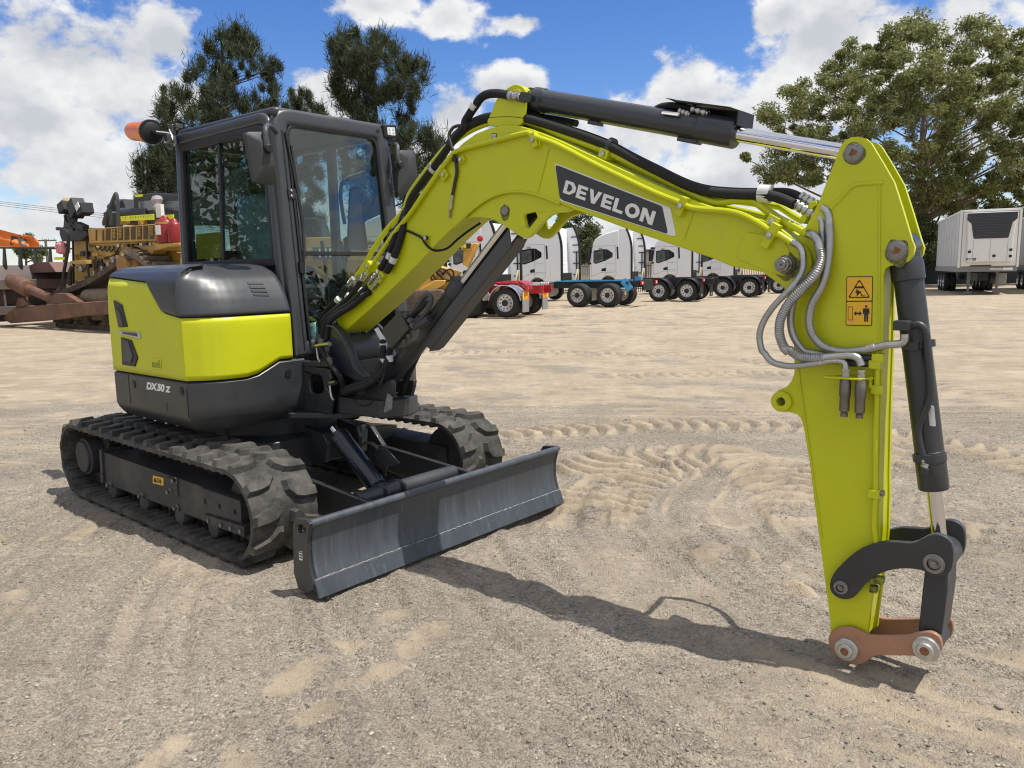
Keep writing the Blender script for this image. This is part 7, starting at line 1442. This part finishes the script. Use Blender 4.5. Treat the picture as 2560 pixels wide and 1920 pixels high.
m = MB(); m.box((-2.35, 0.36, 2.33), (1.1, 0.02, 0.4)); mb_ = m.build('model_board', mat('board_navy', (0.02, 0.03, 0.06), 0.5), LD); text_mb('11R', 0.42, lambda a, b, w: (-2.75 + a, 0.349 - w, 2.19 + b), 0.01).build('board_lettering', WHITE(), mb_, recalc=False)
for k in range(5): m = MB(); c = at_depth(z11((330 + 30 * k, 860 + 14 * (k % 3))), LY + 0.4); m.tube([Vector((c.x + 4.0 + 0.25 * math.cos(a + k), 0.3 + 0.05 * k, c.z + 0.2 * math.sin(a * 1.3))) for a in np.linspace(0, 4, 8)], 0.03, 6); m.build('loose_hose', BLACK(), LD)
m = MB(); m.rev(at_depth(z11((948, 338)), LY + 0.6) - Vector((-4.0, LY, 0)), (0, -1, 0), [(0.10, 0), (0.11, 0.03), (0.06, 0.05)], 14); m.build('red_lamp', mat('red_lamp', (0, 0, 0)), LD)
# ================================================================== TREES, FENCE, FLAG, POWER LINE
def leaf_mat(name, col, trans=0.35, hue=0.03, vlo=0.5, vhi=1.5):
    m = bpy.data.materials.new(name); m.use_nodes = True; nt = m.node_tree; N = nt.nodes; Lk = nt.links; N.clear()
    o = N.new('ShaderNodeOutputMaterial'); mx = N.new('ShaderNodeMixShader'); d = N.new('ShaderNodeBsdfPrincipled'); t = N.new('ShaderNodeBsdfTranslucent'); d.inputs['Roughness'].default_value = 0.55; d.inputs['Specular IOR Level'].default_value = 0.3
    g = N.new('ShaderNodeNewGeometry'); mr = N.new('ShaderNodeMapRange'); mr.inputs['To Min'].default_value = vlo; mr.inputs['To Max'].default_value = vhi; hs = N.new('ShaderNodeHueSaturation'); hs.inputs['Color'].default_value = (*col, 1)
    m2 = N.new('ShaderNodeMapRange'); m2.inputs['To Min'].default_value = 0.5 - hue; m2.inputs['To Max'].default_value = 0.5 + hue
    Lk.new(g.outputs['Random Per Island'], mr.inputs['Value']); Lk.new(g.outputs['Random Per Island'], m2.inputs['Value']); Lk.new(mr.outputs[0], hs.inputs['Value']); Lk.new(m2.outputs[0], hs.inputs['Hue'])
    Lk.new(hs.outputs[0], d.inputs['Base Color']); Lk.new(hs.outputs[0], t.inputs['Color']); mx.inputs[0].default_value = trans; Lk.new(d.outputs[0], mx.inputs[1]); Lk.new(t.outputs[0], mx.inputs[2]); Lk.new(mx.outputs[0], o.inputs[0]); return m
BARK = mat('bark', (0.085, 0.066, 0.05), 0.9, var=0.3, scale=4, bump=0.5, bscale=12); BARKG = mat('pale_bark', (0.20, 0.16, 0.12), 0.85, var=0.3, scale=3)
CASU = leaf_mat('casuarina_needle', (0.066, 0.080, 0.040), 0.4, 0.03, 0.35, 1.75); EUCA = leaf_mat('eucalypt_leaf', (0.225, 0.235, 0.085), 0.5, 0.035, 0.4, 1.6); BUSH = leaf_mat('bush_leaf', (0.12, 0.14, 0.06), 0.4, 0.03)
def leaves(C, Rr, n_per, ln, wd, droop=0.0, flat=0.75, up=0.0, soft=False):
    """leaf-sized faces spread through clumps: C (k,3) centres, Rr (k,) radii"""
    k = len(C); n = k * n_per; d = RNG.normal(size=(n, 3)); d /= np.linalg.norm(d, axis=1)[:, None]; rad = np.minimum(np.abs(RNG.normal(size=n)) * 0.66, 1.25) if soft else RNG.random(n) ** 0.5
    P = np.repeat(C, n_per, 0) + d * (rad * np.repeat(Rr, n_per))[:, None] * np.array([1, 1, flat])
    ax = RNG.normal(size=(n, 3)) * 0.8 + d * 0.9; ax[:, 2] += up - droop; ax /= np.linalg.norm(ax, axis=1)[:, None]
    s = np.cross(ax, RNG.normal(size=(n, 3))); s /= np.linalg.norm(s, axis=1)[:, None] + 1e-9
    l = ln * (0.6 + 0.8 * RNG.random(n))[:, None]; w = wd * (0.6 + 0.8 * RNG.random(n))[:, None]
    V = np.stack([P - ax * l * 0.5, P + s * w * 0.5, P + ax * l * 0.5, P - s * w * 0.5], 1).reshape(-1, 3); F = np.arange(n * 4).reshape(n, 4); return V, F
def tree(name, base, label, group, cl, rad, n_per, ln, wd, lm, bark, trunk_top, trunk_r, droop=0.0, up=0.0, limb_every=1, forks=None, flat=0.75, bend=0.25):
    t = empty(name, base, 0, label, 'tree', group); m = MB(); H = trunk_top; hw = random.uniform(-.3, .3)
    trunk = lambda s: Vector((hw * math.sin(s * 2.5), hw * 0.6 * math.sin(s * 3 + 1), H * s))
    m.tube([trunk(s) for s in np.linspace(0, 1, 9)], trunk_r, 10, radii=lambda s, i: trunk_r * (1.15 - 1.0 * s) + 0.03)
    for i in range(0, len(cl), limb_every):
        c = Vector(cl[i]); hr = math.hypot(c.x, c.y); s = max(0.12, min(0.97, (c.z - hr * (0.45 if up >= 0 else 0.2)) / H)); a = trunk(s); mid = a.lerp(c, 0.5) + Vector((random.uniform(-1, 1), random.uniform(-1, 1), random.uniform(-.3, 1))) * bend * (0.2 + 0.12 * hr); rr = 0.03 + 0.25 * trunk_r * (1 - s) * min(1, hr / 3)
        m.tube([a, mid, c], rr, 5, smooth=3, radii=lambda q, i_: rr * (1 - 0.8 * q) + 0.008)
    m.build('trunk', bark, t, recalc=False)
    V, F = leaves(np.array(cl), np.array(rad), n_per, ln, wd, droop, flat, up, lm is CASU); me = np_mesh('crown', V, F, lm); o = bpy.data.objects.new('crown', me); COL.objects.link(o); o.parent = t; return t
def outline_clumps(px_poly, Y, base, n, rmin, rmax, depth, fill=0.55):
    """clumps inside a crown's outline as it was measured, spread in depth as a round crown"""
    P = [(at_depth(q, Y).x - base.x, at_depth(q, Y).z - base.z) for q in px_poly]; xs = [p[0] for p in P]; zs = [p[1] for p in P]
    def inside(x, z):
        c = False
        for i in range(len(P)):
            (x1, z1), (x2, z2) = P[i - 1], P[i]
            if (z1 > z) != (z2 > z) and x < (x2 - x1) * (z - z1) / (z2 - z1) + x1: c = not c
        return c
    out = []; rad = []; tries = 0
    while len(out) < n and tries < 60000:
        tries += 1; x = random.uniform(min(xs), max(xs)); z = random.uniform(min(zs), max(zs))
        if not inside(x, z): continue
        row = [x]; w0 = x
        while inside(w0 - 0.4, z): w0 -= 0.4
        w1 = x
        while inside(w1 + 0.4, z): w1 += 0.4
        cx = (w0 + w1) / 2; hw = (w1 - w0) / 2 + 0.2; dd = math.sqrt(max(0, 1 - ((x - cx) / hw) ** 2)) * min(hw, depth)
        y = random.choice((-1, 1)) * dd * random.uniform(fill, 1.0) if random.random() < 0.75 else random.uniform(-dd, dd)
        out.append((x, y, z)); rad.append(random.uniform(rmin, rmax))
    return out, rad
GC = 'dark casuarina trees beyond the yard'
def casu(poly, Y, bx, n, label, r0=0.16, r1=0.75, npl=230, dep=4.5):
    b = at_depth((bx, 700), Y); b.z = 0; cl, rd = outline_clumps(poly, Y, b, n, r0, r1, dep, 0.25); top = max(c[2] for c in cl)
    tree('casuarina_tree', b, label, GC, cl, rd, npl, 0.62, 0.042, CASU, BARK, top * 0.97, 0.30, droop=-0.35, up=0.55, limb_every=3, flat=1.5)
casu([(590, 72), (640, 78), (655, 130), (690, 150), (685, 215), (705, 260), (720, 330), (700, 520), (480, 560), (410, 330), (405, 290), (420, 215), (470, 190), (500, 170), (515, 130), (545, 95), (565, 72)], 52, 600, 290, 'tallest dark casuarina right behind the excavator cab')
casu([(345, 420), (375, 375), (430, 360), (470, 420), (470, 640), (400, 560), (350, 480)], 56, 430, 105, 'low dark casuarina spreading left of the excavator cab')
casu([(735, 195), (760, 240), (775, 225), (800, 270), (820, 300), (810, 560), (700, 560), (690, 300), (715, 260)], 58, 755, 120, 'slim young casuarina between the two tall ones', 0.2, 0.45)
casu([(862, 72), (900, 80), (915, 120), (945, 70), (975, 90), (985, 130), (1020, 140), (1050, 160), (1088, 172), (1070, 215), (1040, 230), (1030, 255), (1050, 300), (1075, 330), (1110, 350), (1100, 440), (1060, 560), (900, 580), (850, 420), (855, 250), (835, 215), (840, 170), (826, 125)], 48, 960, 265, 'tall dark casuarina with a ragged crown behind the left mirror')
# big eucalypt on the right
b = at_depth((2290, 700), 57); b.z = 0
cl, rd = outline_clumps([(2290, 14), (2312, 60), (2330, 110), (2370, 120), (2400, 110), (2415, 45), (2440, 40), (2450, 90), (2490, 120), (2530, 110), (2600, 160), (2700, 300), (2680, 520), (2600, 560), (2480, 540), (2420, 530), (2370, 545), (2330, 515), (2265, 530), (2180, 485), (2100, 430), (2010, 470), (1960, 440), (1925, 460), (1905, 445), (1930, 420), (1870, 410), (1825, 400), (1850, 385), (1930, 395), (1950, 360), (1915, 290), (1930, 250), (1990, 215), (2060, 190), (2090, 140), (2120, 100), (2180, 110), (2240, 75), (2265, 50), (2270, 30)], 57, b, 720, 0.28, 1.0, 8.0, 0.3)
EU = tree('eucalypt_tree', b, 'broad olive eucalypt towering over the refrigerated trailers', None, cl, rd, 270, 0.27, 0.09, EUCA, BARKG, 13.0, 0.45, droop=0.35, limb_every=9, bend=0.6)
# bushes and small trees
def bush(q0, q1, top, Y, label, n=40, lm=BUSH, name='small_tree', group='small trees behind the trucks', r=(0.35, 0.7), npl=230, dark=False):
    b = at_depth(((q0 + q1) / 2, 690), Y); b.z = 0; poly = [(q0, 640), (q0 - 4, 600), (q0 + (q1 - q0) * .2, top + 22), (q0 + (q1 - q0) * .5, top), (q0 + (q1 - q0) * .8, top + 16), (q1 + 4, 610), (q1, 660)]
    cl, rd = outline_clumps(poly, Y, b, n, *r, 2.5); tree(name, b, label, group, cl, rd, npl, 0.20, 0.09, lm, BARK, max(c[2] for c in cl) * 0.8, 0.14, limb_every=3)
bush(1285, 1345, 530, 52, 'green tree between the red chassis truck and first white cab', 45)
bush(1385, 1495, 512, 56, 'round green tree rising above the white cab with the blue wrapped chassis', 75)
bush(1195, 1262, 545, 55, 'small tree behind the boom cylinder guard', 30)
bush(2268, 2345, 545, 56, 'leafy green shrub left of the refrigerated trailer', 40, name='leafy_shrub', group='shrubs along the back fence')
bush(2345, 2420, 560, 60, 'dark shrub behind the refrigerated trailer', 30, name='leafy_shrub', group='shrubs along the back fence')
bush(2450, 2570, 560, 60, 'leafy shrub right behind the parked trailers', 40, name='leafy_shrub', group='shrubs along the back fence')
bush(48, 98, 588, 70, 'distant bush seen under the orange flag', 26, group=None, npl=200)
# dark fence behind the trailers
p0, p1 = at_depth((2225, 700), 58), at_depth((2620, 700), 56); FE = empty('boundary_fence', (p0.x, p0.y, 0), math.atan2(p1.y - p0.y, p1.x - p0.x), 'dark screened boundary fence behind the trailers', 'fence'); ln = (Vector((p1.x, p1.y)) - Vector((p0.x, p0.y))).length
m = MB(); m.box((ln / 2, 0, 1.15), (ln, 0.03, 2.2)); m.build('screen', mat('screen_mesh', (0.03, 0.034, 0.036), 0.8, var=0.3, scale=1), FE)
for k in range(7): m = MB(); m.cyl((ln * k / 6, 0.08, 0), (ln * k / 6, 0.08, 2.45), 0.05, 8); m.build('post', mat('post_grey', (0.15, 0.15, 0.15), 0.6), FE)
# steel fence behind the trucks
p0, p1 = at_depth((1235, 700), 50), at_depth((2060, 700), 60); F2 = empty('steel_fence', (p0.x, p0.y, 0), math.atan2(p1.y - p0.y, p1.x - p0.x), 'black steel picket fence running behind the row of trucks', 'fence'); ln = math.hypot(p1.x - p0.x, p1.y - p0.y); m = MB()
for k in range(int(ln / 0.16)): m.box((k * 0.16, 0, 1.0), (0.03, 0.03, 2.0))
m.build('picket', mat('picket_black', (0.02, 0.02, 0.02), 0.5), F2)['kind'] = 'stuff'
m = MB(); m.box((ln / 2, 0, 1.8), (ln, 0.05, 0.05)); m.box((ln / 2, 0, 0.25), (ln, 0.05, 0.05)); m.build_each('rail', mat('picket_black', (0, 0, 0)), F2)
# distant shed glimpsed between the trucks
b = at_depth((1560, 690), 75); SH = empty('storage_shed', (b.x, b.y, 0), 0, 'long pale shed behind the trucks with dark roof line', 'shed'); m = MB(); m.box((3, 3, 1.6), (16, 6, 3.2)); m.build('wall', mat('shed_wall', (0.42, 0.40, 0.37), 0.7), SH); m = MB(); m.side([(-5.4, 3.2), (11.4, 3.2), (11.4, 3.45), (-5.4, 3.45)], -0.3, 6.3); m.build('roof', mat('shed_roof', (0.12, 0.07, 0.05), 0.6), SH)
# orange flag
FY = 31.0; FL = empty('flag', at_depth((-40, 700), FY) * 1.0, 0, 'orange flag lettered rb flying above the dozer blade', 'flag'); FL.location.z = 0; fb = FL.location
zf = lambda p: (p[0] / 5.183, 540 + p[1] / 5.183)
top_ = [(-200, 120), (0, 175), (130, 210), (240, 238), (360, 248), (440, 275), (505, 335), (515, 375)]; bot_ = [(-200, 340), (0, 398), (100, 400), (240, 408), (350, 415), (420, 418), (490, 420), (510, 400)]
def flag_pt(u, v, off=0.0):
    k = u * 7; i = min(6, int(k)); f = k - i; a = Vector((top_[i][0] * (1 - f) + top_[i + 1][0] * f, top_[i][1] * (1 - f) + top_[i + 1][1] * f)); b = Vector((bot_[i][0] * (1 - f) + bot_[i + 1][0] * f, bot_[i][1] * (1 - f) + bot_[i + 1][1] * f)); q = a * v + b * (1 - v); p = at_depth(zf(q), FY + 0.22 * math.sin(u * 11 + v * 2) * u + 0.05 * math.sin(v * 9 + u * 5) - off); return p - fb
m = MB(); nu, nv_ = 40, 12; m.add([flag_pt(i / nu, j / nv_) for i in range(nu + 1) for j in range(nv_ + 1)], [[i * (nv_ + 1) + j, (i + 1) * (nv_ + 1) + j, (i + 1) * (nv_ + 1) + j + 1, i * (nv_ + 1) + j + 1] for i in range(nu) for j in range(nv_)])
om = mat('orange_cloth', (0.78, 0.20, 0.035), 0.7, var=0.08); cl_ = m.build('cloth', om, FL, recalc=False)
m = MB()
def flag_shape(out, holes=()):
    dense = []
    for i in range(len(out)):
        a, b = out[i], out[(i + 1) % len(out)]
        for k in range(6): dense.append((a[0] + (b[0] - a[0]) * k / 6, a[1] + (b[1] - a[1]) * k / 6))
    m.prism(dense, lambda a, b, w: flag_pt(0.32 + (a - 0.5) * 0.9, b, 0.012 + w), 0.0, 0.004, holes)
# r, then b
flag_shape([(.49, .15), (.54, .15), (.54, .58), (.575, .62), (.60, .62), (.60, .78), (.49, .78)])
bo_ = [(.71 + .075 * math.cos(a), .40 + .30 * math.sin(a)) for a in np.linspace(2.6, -3.14, 18)]; bi_ = [(.71 + .034 * math.cos(a), .40 + .12 * math.sin(a)) for a in np.linspace(-3.14, 2.6, 18)]
flag_shape(bo_ + bi_); flag_shape([(.612, .98), (.655, .98), (.665, .45), (.69, .20), (.68, .12), (.62, .35)])
m.build('lettering', mat('letter_charcoal', (0.05, 0.05, 0.055), 0.7), cl_, recalc=False)
m = MB(); pb = flag_pt(0, 0.5); m.cyl((pb.x - 0.1, pb.y, 0), (pb.x - 0.1, pb.y, pb.z + 1.0), 0.04, 10); m.build('pole', mat('post_grey', (0, 0, 0)), FL)
# power pole and lines
PY = 95; b = at_depth((124, 700), PY); PO = empty('power_pole', (b.x, b.y, 0), 0, 'timber power pole with crossarms beyond the dozer blade', 'power pole'); zt = at_depth((124, 598), PY).z
m = MB(); m.cyl((0, 0, 0), (0, 0, zt), 0.20, 10, 0.14); m.build('pole', mat('pole_timber', (0.13, 0.115, 0.10), 0.85), PO); m = MB(); m.box((0, 0, zt - 0.15), (2.6, 0.14, 0.16)); m.box((0.1, 0, zt - 0.95), (1.9, 0.12, 0.14)); m.build_each('crossarm', mat('pole_timber', (0, 0, 0)), PO)
for k in range(4): m = MB(); m.cyl((-1.1 + k * 0.73, 0, zt - 0.05), (-1.1 + k * 0.73, 0, zt + 0.12), 0.05, 6); m.build('insulator', mat('insulator_grey', (0.3, 0.3, 0.3), 0.4), PO)
PL = empty('power_line', (0, 0, 0), 0, 'thin power cables crossing the sky above the bulldozer', 'power line')
for (a, c) in (((0, 498), (300, 531)), ((0, 502), (300, 537)), ((0, 507), (300, 543))):
    A_, C2 = at_depth((a[0] - 300, a[1] - 30), 80), at_depth((c[0] + 500, c[1] + 60), 92); m = MB(); m.tube([A_, (A_ + C2) / 2 + Vector((0, 0, -0.15)), C2], 0.022, 5); m.build('cable', mat('cable_grey', (0.05, 0.05, 0.055), 0.6), PL)

# the dark trees to either side of the yard, seen only as reflections in the cab glass
def row(x0, y0, x1, y1, n, h):
    c = []; r = []
    for i in range(n):
        t = RNG.random(); z = 1.0 + (h * (0.75 + 0.25 * math.sin(t * 17 + x0))) * RNG.random() ** 0.8; c.append((x0 + (x1 - x0) * t + RNG.normal() * 1.5, y0 + (y1 - y0) * t + RNG.normal() * 1.0, z)); r.append(0.8 + 0.9 * RNG.random())
    return c, r
c1, r1 = row(-34, 2, -40, 24, 170, 12); c2, r2 = row(34, -20, 36, 14, 200, 6)
V, F = leaves(np.array(c1 + c2), np.array(r1 + r2), 90, 0.55, 0.28); o = bpy.data.objects.new('treeline', np_mesh('treeline', V, F, BUSH)); COL.objects.link(o); tag(o, 'dark trees beside the yard, seen as reflections in the cab glass', 'trees', kind='stuff')
# ================================================================== camera, sun, sky
cr_, sr_, c_, s_ = math.cos(ROLL), math.sin(ROLL), math.cos(PITCH), math.sin(PITCH)
rgt = Vector((cr_, -sr_ * s_, -sr_ * c_)); upv = Vector((sr_, cr_ * s_, cr_ * c_)); bck = Vector((0, -c_, s_))
cam = bpy.data.cameras.new('camera'); cam.sensor_width = 36; cam.lens = F_PX / 2560 * 36; cam.clip_start = 0.05; cam.clip_end = 5000
co = bpy.data.objects.new('camera', cam); COL.objects.link(co)
co.matrix_world = Matrix((rgt, upv, bck)).transposed().to_4x4(); co.location = CAMP; SC.camera = co
SUND = (FW * 0.41 + LF * 0.17 + Vector((0, 0, 1))).normalized()
sl = bpy.data.lights.new('sun', 'SUN'); sl.energy = 4.0; sl.angle = R(0.53); sl.color = (1.0, 0.955, 0.88)
so_ = bpy.data.objects.new('sun', sl); COL.objects.link(so_); so_.rotation_euler = (-SUND).to_track_quat('-Z', 'Y').to_euler()
W = bpy.data.worlds.new('World'); SC.world = W; W.use_nodes = True
nt = W.node_tree; N = nt.nodes; Lk = nt.links; N.clear()
out = N.new('ShaderNodeOutputWorld'); bg = N.new('ShaderNodeBackground'); bg.inputs['Strength'].default_value = 0.10
sky = N.new('ShaderNodeTexSky'); sky.sky_type = 'NISHITA'; sky.sun_disc = False; sky.sun_elevation = math.asin(SUND.z); sky.sun_rotation = math.atan2(SUND.x, SUND.y)
sky.air_density = 1.0; sky.dust_density = 0.2; sky.ozone_density = 3.0
hs = N.new('ShaderNodeHueSaturation'); hs.inputs['Hue'].default_value = 0.515; hs.inputs['Saturation'].default_value = 1.30; hs.inputs['Value'].default_value = 1.16; Lk.new(sky.outputs[0], hs.inputs['Color'])
def mth(op, a, b=0.0, c=None):
    n = N.new('ShaderNodeMath'); n.operation = op
    for i, v in enumerate((a, b, c)):
        if v is None: continue
        if isinstance(v, (int, float)): n.inputs[i].default_value = v
        else: Lk.new(v, n.inputs[i])
    return n.outputs[0]
def mrg(v, a, b, c, d, smooth=True):
    n = N.new('ShaderNodeMapRange'); n.interpolation_type = 'SMOOTHSTEP' if smooth else 'LINEAR'; n.inputs['From Min'].default_value = a; n.inputs['From Max'].default_value = b; n.inputs['To Min'].default_value = c; n.inputs['To Max'].default_value = d; Lk.new(v, n.inputs['Value']); return n.outputs['Result']
tc = N.new('ShaderNodeTexCoord'); nrm_ = N.new('ShaderNodeVectorMath'); nrm_.operation = 'NORMALIZE'; Lk.new(tc.outputs['Generated'], nrm_.inputs[0]); sp_ = N.new('ShaderNodeSeparateXYZ'); Lk.new(nrm_.outputs[0], sp_.inputs[0])
AZ = mth('ARCTAN2', sp_.outputs[0], sp_.outputs[1]); EL = mth('ARCSINE', sp_.outputs[2])
def azel(q): d = ray(q).normalized(); return math.atan2(d.x, d.y), math.asin(d.z)
CL = [((210, 190), 330, 190), ((60, 290), 330, 160), ((200, 430), 330, 140), ((60, 560), 330, 80), ((330, 560), 220, 60), ((420, 90), 90, 90), ((815, 250), 105, 95), ((960, 10), 150, 62), ((1120, 40), 110, 60), ((1310, 60), 95, 34),
      ((1290, 215), 100, 52), ((1130, 320), 90, 90), ((1720, 240), 150, 120), ((1600, 330), 270, 120), ((1850, 330), 260, 150), ((1450, 430), 360, 120), ((2080, 140), 230, 190), ((2350, 90), 400, 190), ((1950, 40), 90, 70), ((2600, 260), 300, 200), ((1500, 590), 500, 70), ((1900, 470), 400, 100), ((1080, 420), 160, 90), ((900, 540), 260, 70)]
acc = None
for (q, rx_, ry_) in CL:
    a, e = azel(q); a1, _ = azel((q[0] + rx_, q[1])); _, e1 = azel((q[0], q[1] - ry_)); ra, re = abs(a1 - a) + 1e-3, abs(e1 - e) + 1e-3
    u = mth('MULTIPLY', mth('SUBTRACT', AZ, a), 1 / ra); v = mth('MULTIPLY', mth('SUBTRACT', EL, e), 1 / re)
    d2 = mth('SUBTRACT', 1.0, mth('SQRT', mth('ADD', mth('MULTIPLY', u, u), mth('MULTIPLY', v, v))))
    d2 = mth('MULTIPLY', d2, min(re, 0.12) * 9.0) if False else d2
    if 900 < q[0] < 1400 and q[1] < 100: d2 = mth('SUBTRACT', d2, 0.16)
    acc = d2 if acc is None else mth('SMOOTH_MAX', acc, d2, 0.25)
cvec = N.new('ShaderNodeCombineXYZ'); Lk.new(AZ, cvec.inputs[0]); Lk.new(mth('MULTIPLY', EL, 1.35), cvec.inputs[1])
def nz(scale, det, rough, off=(0, 0, 0), dist=0.0):
    mp = N.new('ShaderNodeMapping'); mp.inputs['Location'].default_value = off; Lk.new(cvec.outputs[0], mp.inputs['Vector']); n = N.new('ShaderNodeTexNoise'); n.inputs['Scale'].default_value = scale; n.inputs['Detail'].default_value = det; n.inputs['Roughness'].default_value = rough; n.inputs['Distortion'].default_value = dist; Lk.new(mp.outputs[0], n.inputs['Vector']); return n.outputs['Fac']
n1 = nz(7, 9, 0.56, (3.1, 1.7, 0.3)); n2 = nz(7, 9, 0.56, (3.1, 1.7 + 0.035, 0.3)); n3 = nz(26, 7, 0.6, (0.2, 0.4, 0)); n4 = nz(3.2, 6, 0.5, (8, 3, 1))
back = mrg(sp_.outputs[1], 0.55, 0.25, 0.0, 1.0); up_ = mrg(EL, 0.45, 0.6, 0.0, 1.0); gen = mth('MAXIMUM', back, up_)     # sky outside the measured clouds: unseen broken cumulus, thickened for brighter, neutral fill
genv = mrg(n4, 0.30, 0.52, -0.6, 0.7); field = mth('ADD', mth('MULTIPLY', acc, mth('SUBTRACT', 1.0, gen)), mth('MULTIPLY', genv, gen))
field = mth('MAXIMUM', field, -0.55)
dens = mth('ADD', field, mth('ADD', mth('MULTIPLY', mth('SUBTRACT', n1, 0.5), 2.4), mth('MULTIPLY', mth('SUBTRACT', n3, 0.5), 1.3)))
mask = mrg(dens, 0.0, 0.42, 0.0, 1.0); haze_ = mrg(EL, -0.02, 0.16, 0.75, 0.0); mask = mth('MAXIMUM', mask, haze_)
lit = mth('ADD', mth('MULTIPLY', mth('SUBTRACT', n1, n2), 4.5), mth('ADD', 0.62, mth('MULTIPLY', mth('SUBTRACT', n3, 0.5), 0.55))); lit = mth('SUBTRACT', lit, mth('MULTIPLY', mrg(dens, 0.35, 1.15, 0.0, 1.0), 0.42)); lit = mth('ADD', lit, mth('MULTIPLY', mth('SUBTRACT', n4, 0.5), 0.9))
litc = mrg(lit, 0.0, 1.0, 0.0, 1.0, False)
cc = N.new('ShaderNodeMix'); cc.data_type = 'RGBA'; cc.inputs['A'].default_value = (4.7, 4.9, 5.3, 1); cc.inputs['B'].default_value = (7.3, 7.3, 7.3, 1); Lk.new(litc, cc.inputs['Factor'])
fm = N.new('ShaderNodeMix'); fm.data_type = 'RGBA'; Lk.new(mask, fm.inputs['Factor']); Lk.new(hs.outputs[0], fm.inputs['A']); Lk.new(cc.outputs['Result'], fm.inputs['B'])
Lk.new(fm.outputs['Result'], bg.inputs[0]); Lk.new(bg.outputs[0], out.inputs[0])
W.cycles.sampling_method = 'MANUAL'; W.cycles.sample_map_resolution = 1024
SC.view_settings.view_transform = 'Standard'; SC.view_settings.look = 'None'; SC.view_settings.exposure = 0.34; SC.view_settings.gamma = 1.0
SC.cycles.max_bounces = 8; SC.cycles.transparent_max_bounces = 16; SC.cycles.use_denoising = True; SC.cycles.filter_width = 1.15
